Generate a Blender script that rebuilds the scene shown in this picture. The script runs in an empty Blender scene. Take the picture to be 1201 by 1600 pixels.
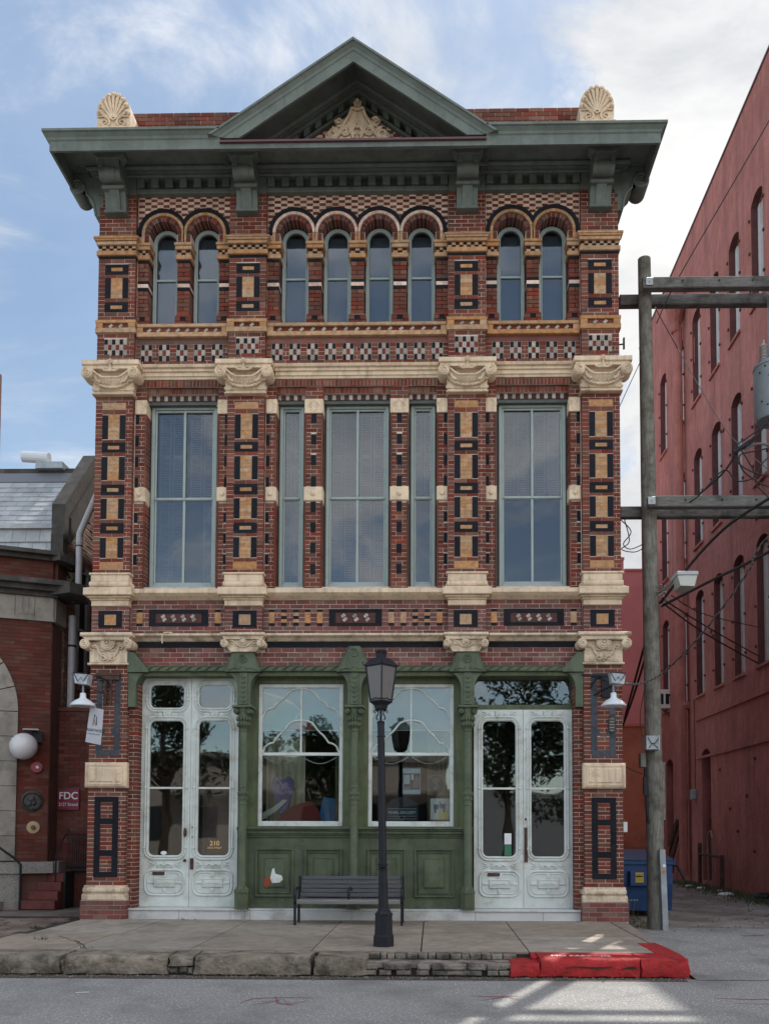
import bpy, bmesh, math, random
from mathutils import Vector, Matrix, Quaternion
from math import sin, cos, pi, radians, sqrt, atan2
random.seed(7)
scn = bpy.context.scene
COL = scn.collection

# ------------------------------------------------------------------ camera
YAW, PITCH, ROLL = radians(-1.21842), radians(2.80055), radians(0.15635)
fwd = Vector((sin(YAW)*cos(PITCH), cos(YAW)*cos(PITCH), sin(PITCH)))
r0 = Vector((cos(YAW), -sin(YAW), 0)); u0 = r0.cross(fwd)
rr = r0*cos(ROLL)+u0*sin(ROLL); uu = u0*cos(ROLL)-r0*sin(ROLL)
cam = bpy.data.cameras.new('camera'); cam_o = bpy.data.objects.new('camera', cam); COL.objects.link(cam_o)
M = Matrix((rr, uu, -fwd)).transposed().to_4x4(); M.translation = Vector((1.23447, -14.0, 1.65002))
cam_o.matrix_world = M
cam.sensor_fit = 'VERTICAL'; cam.sensor_height = 16.0; cam.lens = 14.0
cam.shift_x = -(646.16-600.5)/1600.0; cam.shift_y = (1225.90-800.0)/1600.0
cam.clip_start = 0.05; cam.clip_end = 2000
scn.camera = cam_o

# ------------------------------------------------------------------ light
SUN_AZ, SUN_EL = radians(23.5), radians(55)
world = bpy.data.worlds.new('World'); scn.world = world; world.use_nodes = True
nt = world.node_tree; N = nt.nodes; L = nt.links
for n in list(N): N.remove(n)
out = N.new('ShaderNodeOutputWorld'); bg = N.new('ShaderNodeBackground'); bg.inputs['Strength'].default_value = 0.10
sky = N.new('ShaderNodeTexSky'); sky.sky_type = 'NISHITA'; sky.sun_disc = False
sky.sun_elevation = SUN_EL; sky.sun_rotation = SUN_AZ; sky.air_density = 1.0; sky.dust_density = 0.3; sky.ozone_density = 1.5
tc = N.new('ShaderNodeTexCoord'); sep = N.new('ShaderNodeSeparateXYZ'); L.new(tc.outputs['Generated'], sep.inputs[0])
def noise(scale, loc, detail, rough, dist=0.0, sc=(1, 1, 1.6)):
    mp = N.new('ShaderNodeMapping'); mp.inputs['Scale'].default_value = sc; mp.inputs['Location'].default_value = loc
    n = N.new('ShaderNodeTexNoise'); n.inputs['Scale'].default_value = scale; n.inputs['Detail'].default_value = detail; n.inputs['Roughness'].default_value = rough; n.inputs['Distortion'].default_value = dist
    L.new(tc.outputs['Generated'], mp.inputs['Vector']); L.new(mp.outputs[0], n.inputs['Vector']); return n.outputs['Fac']
def madd(a, k, b):
    m = N.new('ShaderNodeMath'); m.operation = 'MULTIPLY_ADD'; m.inputs[1].default_value = k; L.new(a, m.inputs[0])
    if isinstance(b, float): m.inputs[2].default_value = b
    else: L.new(b, m.inputs[2])
    return m.outputs[0]
def ramp(a, lo, hi, to0=0.0, to1=1.0, smooth=True):
    m = N.new('ShaderNodeMapRange'); m.interpolation_type = 'SMOOTHSTEP' if smooth else 'LINEAR'; m.inputs['From Min'].default_value = lo; m.inputs['From Max'].default_value = hi; m.inputs['To Min'].default_value = to0; m.inputs['To Max'].default_value = to1; L.new(a, m.inputs['Value']); return m.outputs[0]
big = noise(1.5, (3.9, 2.2, 1.55), 3, .5, .1); fine = noise(4.2, (2.3, 1.1, 0.4), 12, .62, .25); wisp = noise(2.2, (5.1, 3.3, 1.0), 8, .6, .6, (1, 1, 3.2))
body = madd(sep.outputs['X'], .62, madd(sep.outputs['Z'], -.10, madd(fine, .55, big)))
cover = ramp(body, .735, .835)
veil = ramp(wisp, .44, .62, .12, .78)
mxf = N.new('ShaderNodeMath'); mxf.operation = 'MAXIMUM'; L.new(cover, mxf.inputs[0]); L.new(veil, mxf.inputs[1])
shade = noise(3.0, (1.3, 4.1, 2.0), 7, .6, .3)
cc = N.new('ShaderNodeValToRGB'); cc.color_ramp.elements[0].position = 0.34; cc.color_ramp.elements[0].color = (4.7, 4.95, 5.3, 1)
cc.color_ramp.elements[1].position = 0.60; cc.color_ramp.elements[1].color = (8.3, 8.2, 8.05, 1)
L.new(shade, cc.inputs[0])
skg = N.new('ShaderNodeMix'); skg.data_type = 'RGBA'; skg.blend_type = 'MULTIPLY'; skg.inputs['Factor'].default_value = 1.0
L.new(sky.outputs[0], skg.inputs['A']); skg.inputs['B'].default_value = (1.12, 1.15, 1.07, 1)
mx = N.new('ShaderNodeMix'); mx.data_type = 'RGBA'
L.new(mxf.outputs[0], mx.inputs['Factor']); L.new(skg.outputs['Result'], mx.inputs['A']); L.new(cc.outputs['Color'], mx.inputs['B'])
gy = N.new('ShaderNodeMapRange'); gy.inputs['From Min'].default_value = -1; gy.inputs['From Max'].default_value = 1; gy.inputs['To Min'].default_value = 1.5; gy.inputs['To Max'].default_value = .60; L.new(sep.outputs['Y'], gy.inputs['Value'])   # sky gradient added to light the facade: brighter opposite the sun, dimmer round it
gs = N.new('ShaderNodeVectorMath'); gs.operation = 'SCALE'; L.new(mx.outputs['Result'], gs.inputs[0]); L.new(gy.outputs[0], gs.inputs['Scale'])
L.new(gs.outputs[0], bg.inputs['Color']); L.new(bg.outputs[0], out.inputs[0])

sl = bpy.data.lights.new('sun', 'SUN'); sl.energy = 2.7; sl.angle = radians(0.6); sl.color = (1.0, 0.95, 0.87)
so = bpy.data.objects.new('sun', sl); COL.objects.link(so)
sd = Vector((sin(SUN_AZ)*cos(SUN_EL), cos(SUN_AZ)*cos(SUN_EL), sin(SUN_EL)))
so.rotation_euler = sd.to_track_quat('Z', 'Y').to_euler(); so.location = (20, 30, 40)
scn.view_settings.view_transform = 'Standard'; scn.view_settings.look = 'None'; scn.view_settings.gamma = 1
scn.view_settings.exposure = 0.92; scn.view_settings.use_curve_mapping = False
scn.cycles.max_bounces = 8; scn.cycles.transparent_max_bounces = 12

# ------------------------------------------------------------------ materials
MATS = {}
def mat(name, col, rough=0.8, var=0.0, vscale=6.0, bump=0.0, bscale=40.0, metal=0.0, isl=0.0, dirt=None, dscale=2.0, dlo=.45, dhi=.7, spec=0.4,
        stretch=None, speck=None, speckscale=90, specklo=.62, coat=0.0, bdist=.01, streak=None):
    if name in MATS: return MATS[name]
    m = bpy.data.materials.new(name); m.use_nodes = True; t = m.node_tree; n = t.nodes; l = t.links
    b = n['Principled BSDF']; b.inputs['Roughness'].default_value = rough; b.inputs['Metallic'].default_value = metal
    b.inputs['Specular IOR Level'].default_value = spec; b.inputs['Coat Weight'].default_value = coat
    tcx = n.new('ShaderNodeNewGeometry'); vec = tcx.outputs['Position']
    if stretch:
        mpx = n.new('ShaderNodeMapping'); mpx.inputs['Scale'].default_value = stretch; l.new(vec, mpx.inputs[0]); vec = mpx.outputs[0]
    cur = None
    rgb = n.new('ShaderNodeRGB'); rgb.outputs[0].default_value = (*col, 1); cur = rgb.outputs[0]
    def mult(fac_sock, lo, hi):
        nonlocal cur
        mr = n.new('ShaderNodeMapRange'); mr.inputs['To Min'].default_value = lo; mr.inputs['To Max'].default_value = hi
        l.new(fac_sock, mr.inputs['Value'])
        v = n.new('ShaderNodeVectorMath'); v.operation = 'SCALE'; l.new(cur, v.inputs[0]); l.new(mr.outputs[0], v.inputs['Scale']); cur = v.outputs[0]
        return mr
    if isl:
        oi = n.new('ShaderNodeObjectInfo'); ad = n.new('ShaderNodeMath'); ad.operation = 'ADD'
        l.new(tcx.outputs['Random Per Island'], ad.inputs[0]); l.new(oi.outputs['Random'], ad.inputs[1])
        fr = n.new('ShaderNodeMath'); fr.operation = 'FRACT'; l.new(ad.outputs[0], fr.inputs[0])
        mult(fr.outputs[0], 1-isl, 1+isl)
        hs = n.new('ShaderNodeHueSaturation'); l.new(cur, hs.inputs['Color'])
        f2 = n.new('ShaderNodeMath'); f2.operation = 'MULTIPLY'; f2.inputs[1].default_value = 7.31; l.new(fr.outputs[0], f2.inputs[0])
        f3 = n.new('ShaderNodeMath'); f3.operation = 'FRACT'; l.new(f2.outputs[0], f3.inputs[0])
        mr = n.new('ShaderNodeMapRange'); mr.inputs['To Min'].default_value = .5-.035*isl; mr.inputs['To Max'].default_value = .5+.05*isl; l.new(f3.outputs[0], mr.inputs['Value']); l.new(mr.outputs[0], hs.inputs['Hue'])
        mr2 = n.new('ShaderNodeMapRange'); mr2.inputs['To Min'].default_value = 1.1; mr2.inputs['To Max'].default_value = .8; l.new(f3.outputs[0], mr2.inputs['Value']); l.new(mr2.outputs[0], hs.inputs['Saturation'])
        cur = hs.outputs[0]
    if var:
        nz = n.new('ShaderNodeTexNoise'); nz.inputs['Scale'].default_value = vscale; nz.inputs['Detail'].default_value = 6; nz.inputs['Roughness'].default_value = .6; l.new(vec, nz.inputs['Vector'])
        mr = mult(nz.outputs['Fac'], 1-var, 1+var); mr.inputs['From Min'].default_value = .28; mr.inputs['From Max'].default_value = .72
    if speck:
        vz = n.new('ShaderNodeTexNoise'); vz.inputs['Scale'].default_value = speckscale; vz.inputs['Detail'].default_value = 3; l.new(vec, vz.inputs['Vector'])
        rp = n.new('ShaderNodeMapRange'); rp.inputs['From Min'].default_value = specklo; rp.inputs['From Max'].default_value = specklo+.06; l.new(vz.outputs['Fac'], rp.inputs['Value'])
        mm = n.new('ShaderNodeMix'); mm.data_type = 'RGBA'; l.new(rp.outputs[0], mm.inputs['Factor']); l.new(cur, mm.inputs['A']); mm.inputs['B'].default_value = (*speck, 1); cur = mm.outputs['Result']
    if dirt:
        dz = n.new('ShaderNodeTexNoise'); dz.inputs['Scale'].default_value = dscale; dz.inputs['Detail'].default_value = 9; dz.inputs['Roughness'].default_value = .65; l.new(tcx.outputs['Position'], dz.inputs['Vector'])
        rp = n.new('ShaderNodeMapRange'); rp.inputs['From Min'].default_value = dlo; rp.inputs['From Max'].default_value = dhi; rp.inputs['To Max'].default_value = .85; l.new(dz.outputs['Fac'], rp.inputs['Value'])
        mm = n.new('ShaderNodeMix'); mm.data_type = 'RGBA'; l.new(rp.outputs[0], mm.inputs['Factor']); l.new(cur, mm.inputs['A']); mm.inputs['B'].default_value = (*dirt, 1); cur = mm.outputs['Result']
    if streak:      # vertical rain streaks
        mps = n.new('ShaderNodeMapping'); mps.inputs['Scale'].default_value = (streak[1], streak[1], streak[1]*.07); l.new(tcx.outputs['Position'], mps.inputs[0])
        sz = n.new('ShaderNodeTexNoise'); sz.inputs['Scale'].default_value = 1; sz.inputs['Detail'].default_value = 7; sz.inputs['Roughness'].default_value = .6; l.new(mps.outputs[0], sz.inputs['Vector'])
        rp = n.new('ShaderNodeMapRange'); rp.inputs['From Min'].default_value = .50; rp.inputs['From Max'].default_value = .74; rp.inputs['To Max'].default_value = streak[2]; l.new(sz.outputs['Fac'], rp.inputs['Value'])
        mm = n.new('ShaderNodeMix'); mm.data_type = 'RGBA'; l.new(rp.outputs[0], mm.inputs['Factor']); l.new(cur, mm.inputs['A']); mm.inputs['B'].default_value = (*streak[0], 1); cur = mm.outputs['Result']
    l.new(cur, b.inputs['Base Color'])
    if bump:
        bz = n.new('ShaderNodeTexNoise'); bz.inputs['Scale'].default_value = bscale; bz.inputs['Detail'].default_value = 5; l.new(vec, bz.inputs['Vector'])
        bp = n.new('ShaderNodeBump'); bp.inputs['Strength'].default_value = min(1, bump); bp.inputs['Distance'].default_value = bdist; l.new(bz.outputs['Fac'], bp.inputs['Height']); l.new(bp.outputs[0], b.inputs['Normal'])
    MATS[name] = m; return m

BRICK = mat('red_brick', (.158, .047, .029), .88, var=.25, vscale=2.3, bump=.5, bscale=90, isl=.27, spec=.25, dirt=(.065, .030, .027), dscale=1.1, dlo=.50, dhi=.72, streak=((.055, .028, .026), 5, .5))
BRICKG = mat('red_brick_worn', (.150, .056, .046), .87, var=.28, vscale=3, bump=.4, bscale=80, isl=.28, dirt=(.24, .16, .145), dscale=4.0, dlo=.60, dhi=.80)
MORTAR = mat('mortar', (.52, .42, .37), .92, var=.25, vscale=5, dirt=(.26, .16, .14), dscale=3, dlo=.50, dhi=.74)
CREAMBRICK = mat('cream_brick', (.64, .44, .36), .85, var=.2, vscale=14, bump=.3, isl=.16, dirt=(.2, .1, .08), dscale=6, dlo=.55, dhi=.8)
DARKBRICK = mat('black_brick', (.010, .011, .016), .8, var=.3, vscale=18, bump=.2, isl=.2, spec=.2)
PALEBRICK = mat('pale_glazed_brick', (.31, .26, .225), .6, var=.2, vscale=30, isl=.32)
TAN = mat('tan_brick', (.40, .222, .110), .9, var=.32, vscale=14, bump=.8, bscale=60, isl=.12, dirt=(.27, .135, .065), dscale=10, dlo=.52, dhi=.75)
CREAM = mat('cream_painted_stone', (.66, .52, .375), .8, var=.16, vscale=3, bump=.5, bscale=40, dirt=(.36, .26, .18), dscale=4.5, dlo=.52, dhi=.74, streak=((.26, .19, .13), 14, .55))
CREAMG = mat('cream_weathered_stone', (.62, .50, .37), .82, var=.2, vscale=4, bump=.6, bscale=45, dirt=(.24, .175, .115), dscale=5, dlo=.50, dhi=.68, streak=((.20, .15, .10), 14, .65))
GREY = mat('grey_green_paint', (.125, .150, .135), .6, var=.16, vscale=4, bump=.25, bscale=14, dirt=(.085, .095, .085), dscale=3, dlo=.46, dhi=.68, speck=(.20, .22, .20), speckscale=30, specklo=.74, streak=((.07, .078, .07), 9, .5))
MAROON = mat('maroon_flashing', (.10, .045, .052), .5, var=.2)
SASH = mat('grey_green_sash_paint', (.31, .365, .355), .5, var=.1, vscale=4, dirt=(.20, .25, .24), dscale=4, dlo=.5, dhi=.75)
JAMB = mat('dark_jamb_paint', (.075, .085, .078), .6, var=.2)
GREEN = mat('dark_green_paint', (.082, .104, .060), .5, var=.25, vscale=3, bump=.25, bscale=30, dirt=(.028, .04, .026), dscale=3.5, dlo=.5, dhi=.72, speck=(.30, .33, .25), speckscale=26, specklo=.715, streak=((.03, .04, .025), 10, .6))
GREENO = mat('olive_green_paint', (.080, .100, .045), .5, var=.3, vscale=3, bump=.15, dirt=(.035, .042, .022), dscale=3, dlo=.48, dhi=.7, stretch=(6, 6, .6))
WHITE = mat('worn_white_paint', (.56, .60, .575), .5, var=.14, vscale=3, bump=.15, bscale=25, dirt=(.36, .35, .29), dscale=5, dlo=.50, dhi=.72, speck=(.20, .16, .11), speckscale=16, specklo=.735)
MARBLE = mat('white_marble', (.52, .53, .53), .45, var=.12, vscale=2, dirt=(.30, .29, .27), dscale=2.2, dlo=.5, dhi=.66, stretch=(1, 1, 2.4))
IRON = mat('black_iron', (.011, .013, .019), .55, var=.25, vscale=9, bump=.1, spec=.3)
RUST = mat('rusty_steel', (.075, .04, .03), .85, var=.4, vscale=8)
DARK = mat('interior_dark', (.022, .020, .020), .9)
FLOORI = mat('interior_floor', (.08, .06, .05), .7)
WOOD = mat('weathered_wood', (.185, .178, .155), .9, var=.5, vscale=6, bump=.8, bscale=22, stretch=(9, 9, .8), dirt=(.065, .064, .05), dscale=4, dlo=.46, dhi=.66)
WOODX = mat('weathered_beam', (.14, .134, .128), .9, var=.5, vscale=6, bump=.8, bscale=22, stretch=(.7, 9, 9), dirt=(.04, .038, .034), dscale=3, dlo=.46, dhi=.66)
STUCCO = mat('red_stucco', (.43, .165, .138), .9, var=.22, vscale=3.2, bump=.9, bscale=9, bdist=.04, dirt=(.31, .105, .085), dscale=.6, dlo=.42, dhi=.66, stretch=(1, 1.6, .7), streak=((.20, .075, .065), 2.6, .75), speck=(.58, .30, .26), speckscale=7, specklo=.73)
STUCCO2 = mat('orange_red_stucco', (.58, .19, .11), .9, var=.25, vscale=2.2, bump=.5, bscale=20, dirt=(.28, .075, .05), dscale=1.1, dlo=.44, dhi=.66)
STUCCO3 = mat('pink_red_stucco', (.62, .20, .19), .9, var=.10, vscale=1.2, bump=.4, bscale=20)
ASPH = mat('asphalt', (.262, .257, .250), .9, var=.2, vscale=24, bump=1, bscale=70, dirt=(.165, .162, .158), dscale=.9, dlo=.47, dhi=.68, speck=(.52, .52, .50), speckscale=45, specklo=.575)
ASPHA = mat('alley_asphalt', (.31, .295, .275), .92, var=.3, vscale=3, bump=1, bscale=60, dirt=(.175, .145, .125), dscale=.7, dlo=.42, dhi=.58, speck=(.25, .24, .22), speckscale=60, specklo=.63)
CONC = mat('sidewalk_concrete', (.315, .262, .212), .9, var=.22, vscale=7, bump=.6, bscale=60, dirt=(.175, .145, .12), dscale=1.5, dlo=.46, dhi=.68, isl=.12, speck=(.40, .37, .33), speckscale=60, specklo=.63)
KERB = mat('kerb_concrete', (.245, .20, .155), .92, var=.35, vscale=3.5, bump=1, bscale=22, bdist=.03, dirt=(.06, .05, .04), dscale=3.4, dlo=.44, dhi=.62, isl=.12, speck=(.32, .29, .24), speckscale=40, specklo=.66)
KERBD = mat('dark_kerb_stone', (.20, .172, .145), .92, var=.4, vscale=6, bump=1, bscale=30, dirt=(.03, .028, .026), dscale=5, dlo=.46, dhi=.62, isl=.3, speck=(.33, .30, .26), speckscale=30, specklo=.64)
REDP = mat('red_kerb_paint', (.36, .022, .024), .7, var=.22, vscale=8, bump=.9, bscale=24, bdist=.015, dirt=(.19, .03, .028), dscale=7, dlo=.5, dhi=.7, speck=(.15, .10, .085), speckscale=9, specklo=.70, spec=.25)
GAP = mat('dirt_in_joints', (.03, .026, .022), .95, var=.3)
SLATE = mat('grey_slate', (.40, .42, .44), .7, var=.18, vscale=3, bump=.2, isl=.12, dirt=(.24, .25, .27), dscale=2, dlo=.45, dhi=.7)
STONE = mat('grey_limestone', (.28, .255, .225), .85, var=.2, vscale=3, bump=.3, dirt=(.13, .115, .10), dscale=2.5, dlo=.48, dhi=.7)
STONED = mat('soot_dark_stone', (.060, .054, .050), .9, var=.4, vscale=4, bump=.5, dirt=(.14, .12, .10), dscale=3, dlo=.55, dhi=.75)
GRANITE = mat('granite_base', (.26, .24, .22), .8, var=.15, vscale=4, bump=.4, speck=(.10, .09, .09), speckscale=60, specklo=.56)
RBRICK = mat('orange_red_brick', (.115, .030, .020), .85, var=.25, vscale=2, isl=.2, dirt=(.08, .024, .016), dscale=1.5, dlo=.45, dhi=.7)
RMORT = mat('dark_red_mortar', (.11, .05, .04), .9, var=.2)
OBRICK = mat('old_brown_brick', (.27, .155, .115), .9, var=.3, vscale=3, isl=.3, dirt=(.09, .055, .045), dscale=1.6, dlo=.45, dhi=.7)
PVC = mat('grey_plastic_pipe', (.36, .35, .37), .45, var=.08)
WHITEM = mat('white_enamel', (.62, .65, .70), .3, var=.05)
GLOBE = mat('white_globe_glass', (.62, .60, .62), .25, var=.05)
BLUE = mat('blue_painted_steel', (.012, .050, .16), .5, var=.2, vscale=4, dirt=(.02, .04, .08), dscale=5, dlo=.55, dhi=.75)
YELLOW = mat('yellow_sticker', (.55, .40, .03), .5, var=.15, vscale=30)
GALV = mat('galvanised_steel', (.30, .33, .35), .45, var=.3, vscale=4, metal=.3, bump=.2)
WIRE = mat('black_cable', (.016, .016, .017), .6)
WIREG = mat('grey_cable', (.13, .12, .12), .6)
TXT_D = mat('dark_lettering', (.02, .02, .025), .6)
TXT_W = mat('white_lettering', (.70, .68, .68), .6)
TXT_G = mat('gold_lettering', (.80, .48, .20), .4)
GRASS = mat('grass', (.055, .085, .025), .8, var=.5, vscale=9, isl=.3)
GRASSD = mat('dry_weed', (.13, .12, .06), .85, var=.4, vscale=9, isl=.3)

def glass(name, tint=(.9, .95, 1), refl=.16, transp=.8):
    m = bpy.data.materials.new(name); m.use_nodes = True; t = m.node_tree; n = t.nodes; l = t.links
    for x in list(n): n.remove(x)
    o = n.new('ShaderNodeOutputMaterial'); tr = n.new('ShaderNodeBsdfTransparent'); tr.inputs[0].default_value = (tint[0]*transp, tint[1]*transp, tint[2]*transp, 1)
    g = n.new('ShaderNodeBsdfGlossy'); g.inputs['Roughness'].default_value = .02; g.inputs['Color'].default_value = (.95, .97, 1, 1)
    ge = n.new('ShaderNodeNewGeometry'); nz = n.new('ShaderNodeTexNoise'); nz.inputs['Scale'].default_value = 1.6; nz.inputs['Detail'].default_value = 1; l.new(ge.outputs['Position'], nz.inputs['Vector'])
    bp = n.new('ShaderNodeBump'); bp.inputs['Strength'].default_value = .12; bp.inputs['Distance'].default_value = .02; l.new(nz.outputs['Fac'], bp.inputs['Height']); l.new(bp.outputs[0], g.inputs['Normal'])
    lw = n.new('ShaderNodeFresnel'); lw.inputs['IOR'].default_value = 1.5
    ad = n.new('ShaderNodeMath'); ad.operation = 'ADD'; ad.use_clamp = True; ad.inputs[1].default_value = refl-.04; l.new(lw.outputs[0], ad.inputs[0])
    mxs = n.new('ShaderNodeMixShader'); l.new(ad.outputs[0], mxs.inputs[0]); l.new(tr.outputs[0], mxs.inputs[1]); l.new(g.outputs[0], mxs.inputs[2]); l.new(mxs.outputs[0], o.inputs[0])
    MATS[name] = m; return m
GLASSU = glass('upper_window_glass', (.82, .86, .9), .066, .80)
GLASSG = glass('shopfront_glass', (.9, .95, .95), .068, .92)

# ------------------------------------------------------------------ mesh builder
class MB:
    def __init__(s): s.v = []; s.f = []; s.mi = []; s.ms = []
    def _m(s, m):
        if m not in s.ms: s.ms.append(m)
        return s.ms.index(m)
    def add(s, vs, fs, m):
        o = len(s.v); k = s._m(m); s.v.extend(vs)
        for f in fs: s.f.append([i+o for i in f]); s.mi.append(k)
    def box(s, x0, x1, y0, y1, z0, z1, m, back=True, M=None):
        vs = [(x0, y0, z0), (x1, y0, z0), (x1, y1, z0), (x0, y1, z0), (x0, y0, z1), (x1, y0, z1), (x1, y1, z1), (x0, y1, z1)]
        if M is not None: vs = [tuple(M @ Vector(v)) for v in vs]
        fs = [(0, 1, 5, 4), (1, 2, 6, 5), (3, 0, 4, 7), (0, 3, 2, 1), (4, 5, 6, 7)]
        if back: fs.append((2, 3, 7, 6))
        s.add(vs, fs, m)
    def bev(s, x0, x1, y0, y1, z0, z1, m, b=.01):
        # box whose front face (-Y) is chamfered
        vs = [(x0, y1, z0), (x1, y1, z0), (x1, y1, z1), (x0, y1, z1), (x0, y0+b, z0), (x1, y0+b, z0), (x1, y0+b, z1), (x0, y0+b, z1),
              (x0+b, y0, z0+b), (x1-b, y0, z0+b), (x1-b, y0, z1-b), (x0+b, y0, z1-b)]
        fs = [(0, 3, 2, 1), (0, 1, 5, 4), (1, 2, 6, 5), (2, 3, 7, 6), (3, 0, 4, 7), (4, 5, 9, 8), (5, 6, 10, 9), (6, 7, 11, 10), (7, 4, 8, 11), (8, 9, 10, 11)]
        s.add(vs, fs, m)
    def prism(s, poly, y0, y1, m, axis='y'):
        # polygon in (x,z) extruded along y ; or (y,z) extruded along x
        n = len(poly)
        if axis == 'y': vs = [(p[0], y0, p[1]) for p in poly]+[(p[0], y1, p[1]) for p in poly]
        elif axis == 'x': vs = [(y0, p[0], p[1]) for p in poly]+[(y1, p[0], p[1]) for p in poly]
        else: vs = [(p[0], p[1], y0) for p in poly]+[(p[0], p[1], y1) for p in poly]
        fs = [tuple(range(n)), tuple(range(2*n-1, n-1, -1))]+[(i, i+n, (i+1) % n+n, (i+1) % n) for i in range(n)]
        s.add(vs, fs, m)
    def tube(s, pts, r, m, n=6, close=False, caps=True, flat=1.0):
        P = [Vector(p) for p in pts]; k = len(P); o = len(s.v); vs = []; up = None
        rs = r if isinstance(r, (list, tuple)) else [r]*k
        for i, p in enumerate(P):
            if close: d = P[(i+1) % k]-P[i-1]
            else: d = P[min(i+1, k-1)]-P[max(i-1, 0)]
            if d.length < 1e-9: d = Vector((0, 0, 1))
            d.normalize()
            if up is None:
                up = Vector((0, -1, 0)) if abs(d.y) < .9 else Vector((0, 0, 1))
            a = (up-d*up.dot(d))
            if a.length < 1e-4: a = d.orthogonal()
            a.normalize(); b = d.cross(a); up = a
            for j in range(n):
                t = 2*pi*j/n; q = p+(a*cos(t)*flat+b*sin(t))*rs[i]; vs.append(tuple(q))
        fs = []
        for i in range(k if close else k-1):
            for j in range(n):
                a0 = i*n+j; a1 = i*n+(j+1) % n; b0 = ((i+1) % k)*n+j; b1 = ((i+1) % k)*n+(j+1) % n
                fs.append((a0, a1, b1, b0))
        if caps and not close: fs.append(tuple(range(n-1, -1, -1))); fs.append(tuple(range((k-1)*n, k*n)))
        s.add(vs, fs, m)
    def lathe(s, prof, c, m, n=24, axis='z', ang=(0, 2*pi), rot=0):
        vs = []; full = abs(ang[1]-ang[0]-2*pi) < 1e-6; cnt = n if full else n+1
        for (r, h) in prof:
            for j in range(cnt):
                t = ang[0]+(ang[1]-ang[0])*j/n+rot
                if axis == 'z': vs.append((c[0]+r*cos(t), c[1]+r*sin(t), c[2]+h))
                elif axis == 'y': vs.append((c[0]+r*cos(t), c[1]+h, c[2]+r*sin(t)))
                else: vs.append((c[0]+h, c[1]+r*cos(t), c[2]+r*sin(t)))
        fs = []
        for i in range(len(prof)-1):
            for j in range(n if full else n):
                j1 = (j+1) % cnt if full else j+1
                fs.append((i*cnt+j, i*cnt+j1, (i+1)*cnt+j1, (i+1)*cnt+j))
        if full:
            if prof[0][0] > 1e-6: fs.append(tuple(range(cnt-1, -1, -1)))
            if prof[-1][0] > 1e-6: fs.append(tuple(range((len(prof)-1)*cnt, len(prof)*cnt)))
        s.add(vs, fs, m)
    def ball(s, c, r, m, n=10, sq=(1, 1, 1)):
        vs = []; fs = []; k = max(4, n//2)
        for i in range(k+1):
            ph = pi*i/k
            for j in range(n):
                t = 2*pi*j/n; vs.append((c[0]+r*sq[0]*sin(ph)*cos(t), c[1]+r*sq[1]*sin(ph)*sin(t), c[2]+r*sq[2]*cos(ph)))
        for i in range(k):
            for j in range(n): fs.append((i*n+j, i*n+(j+1) % n, (i+1)*n+(j+1) % n, (i+1)*n+j))
        s.add(vs, fs, m)
    def spiral(s, cx, cz, y, r, turns, a0, direc, th, m, n=5, flat=1.0):
        pts = []; k = int(turns*14)
        for i in range(k+1):
            t = i/k; q = r*(1-.86*t); a = a0+direc*2*pi*turns*t
            pts.append((cx+q*cos(a), y, cz+q*sin(a)))
        s.tube(pts, [th*(1-.45*i/k) for i in range(k+1)], m, n, flat=flat)
    def ringseg(s, cx, cz, r0, r1, a0, a1, y0, y1, m, clampx=None, n=1):
        o = []
        for i in range(n+1):
            a = a0+(a1-a0)*i/n; o.append((r1, a))
        for i in range(n, -1, -1):
            a = a0+(a1-a0)*i/n; o.append((r0, a))
        poly = []
        for (r, a) in o:
            x = cx+r*cos(a)
            if clampx: x = min(max(x, clampx[0]), clampx[1])
            poly.append((x, cz+r*sin(a)))
        s.prism(poly, y0, y1, m)
    def build(s, name, parent=None, kind=None, smooth=False, label=None, loc=None, auto=None):
        me = bpy.data.meshes.new(name); 
        if loc: s.v = [(a-loc[0], b-loc[1], c-loc[2]) for a, b, c in s.v]
        me.from_pydata(s.v, [], s.f)
        for m in s.ms: me.materials.append(m)
        me.polygons.foreach_set('material_index', s.mi)
        if smooth or auto:
            me.polygons.foreach_set('use_smooth', [True]*len(me.polygons))
            if auto:
                try: me.set_sharp_from_angle(angle=radians(auto))
                except Exception: pass
        me.update(); o = bpy.data.objects.new(name, me); COL.objects.link(o)
        if loc: o.location = loc
        if parent: o.parent = parent
        if kind: o['kind'] = kind
        if label: o['label'] = label
        return o

def thing(name, label, cat, loc=(0, 0, 0), group=None):
    o = bpy.data.objects.new(name, None); COL.objects.link(o); o.location = loc; o.empty_display_size = .2
    o['label'] = label; o['category'] = cat
    if group: o['group'] = group
    return o
def tag(o, label, cat, group=None):
    o['label'] = label; o['category'] = cat
    if group: o['group'] = group
    return o
def child(mb, name, par, **k):
    # par is an unrotated Empty; mesh given in world coordinates
    p = par; off = Vector((0, 0, 0))
    while p is not None: off += p.location; p = p.parent
    o = mb.build(name, None, **k)
    o.location = o.location-off if True else o.location
    o.parent = par
    return o
def text(name, body, loc, size, m, parent=None, rot=(pi/2, 0, 0), align='CENTER', ext=.002, sx=1.0, bold=.012):
    cu = bpy.data.curves.new(name, 'FONT'); cu.body = body; cu.size = size; cu.align_x = align; cu.align_y = 'CENTER'; cu.extrude = ext
    cu.offset = size*bold; cu.materials.append(m); c0 = bpy.data.objects.new(name, cu); me = bpy.data.meshes.new_from_object(c0); bpy.data.objects.remove(c0); me.name = name
    o = bpy.data.objects.new(name, me); COL.objects.link(o); o.location = loc; o.rotation_euler = rot; o.scale = (sx, 1, 1)
    if parent:
        p = parent; off = Vector((0, 0, 0))
        while p is not None: off += p.location; p = p.parent
        o.location = Vector(loc)-off; o.parent = parent
    return o
_unit = {}
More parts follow.
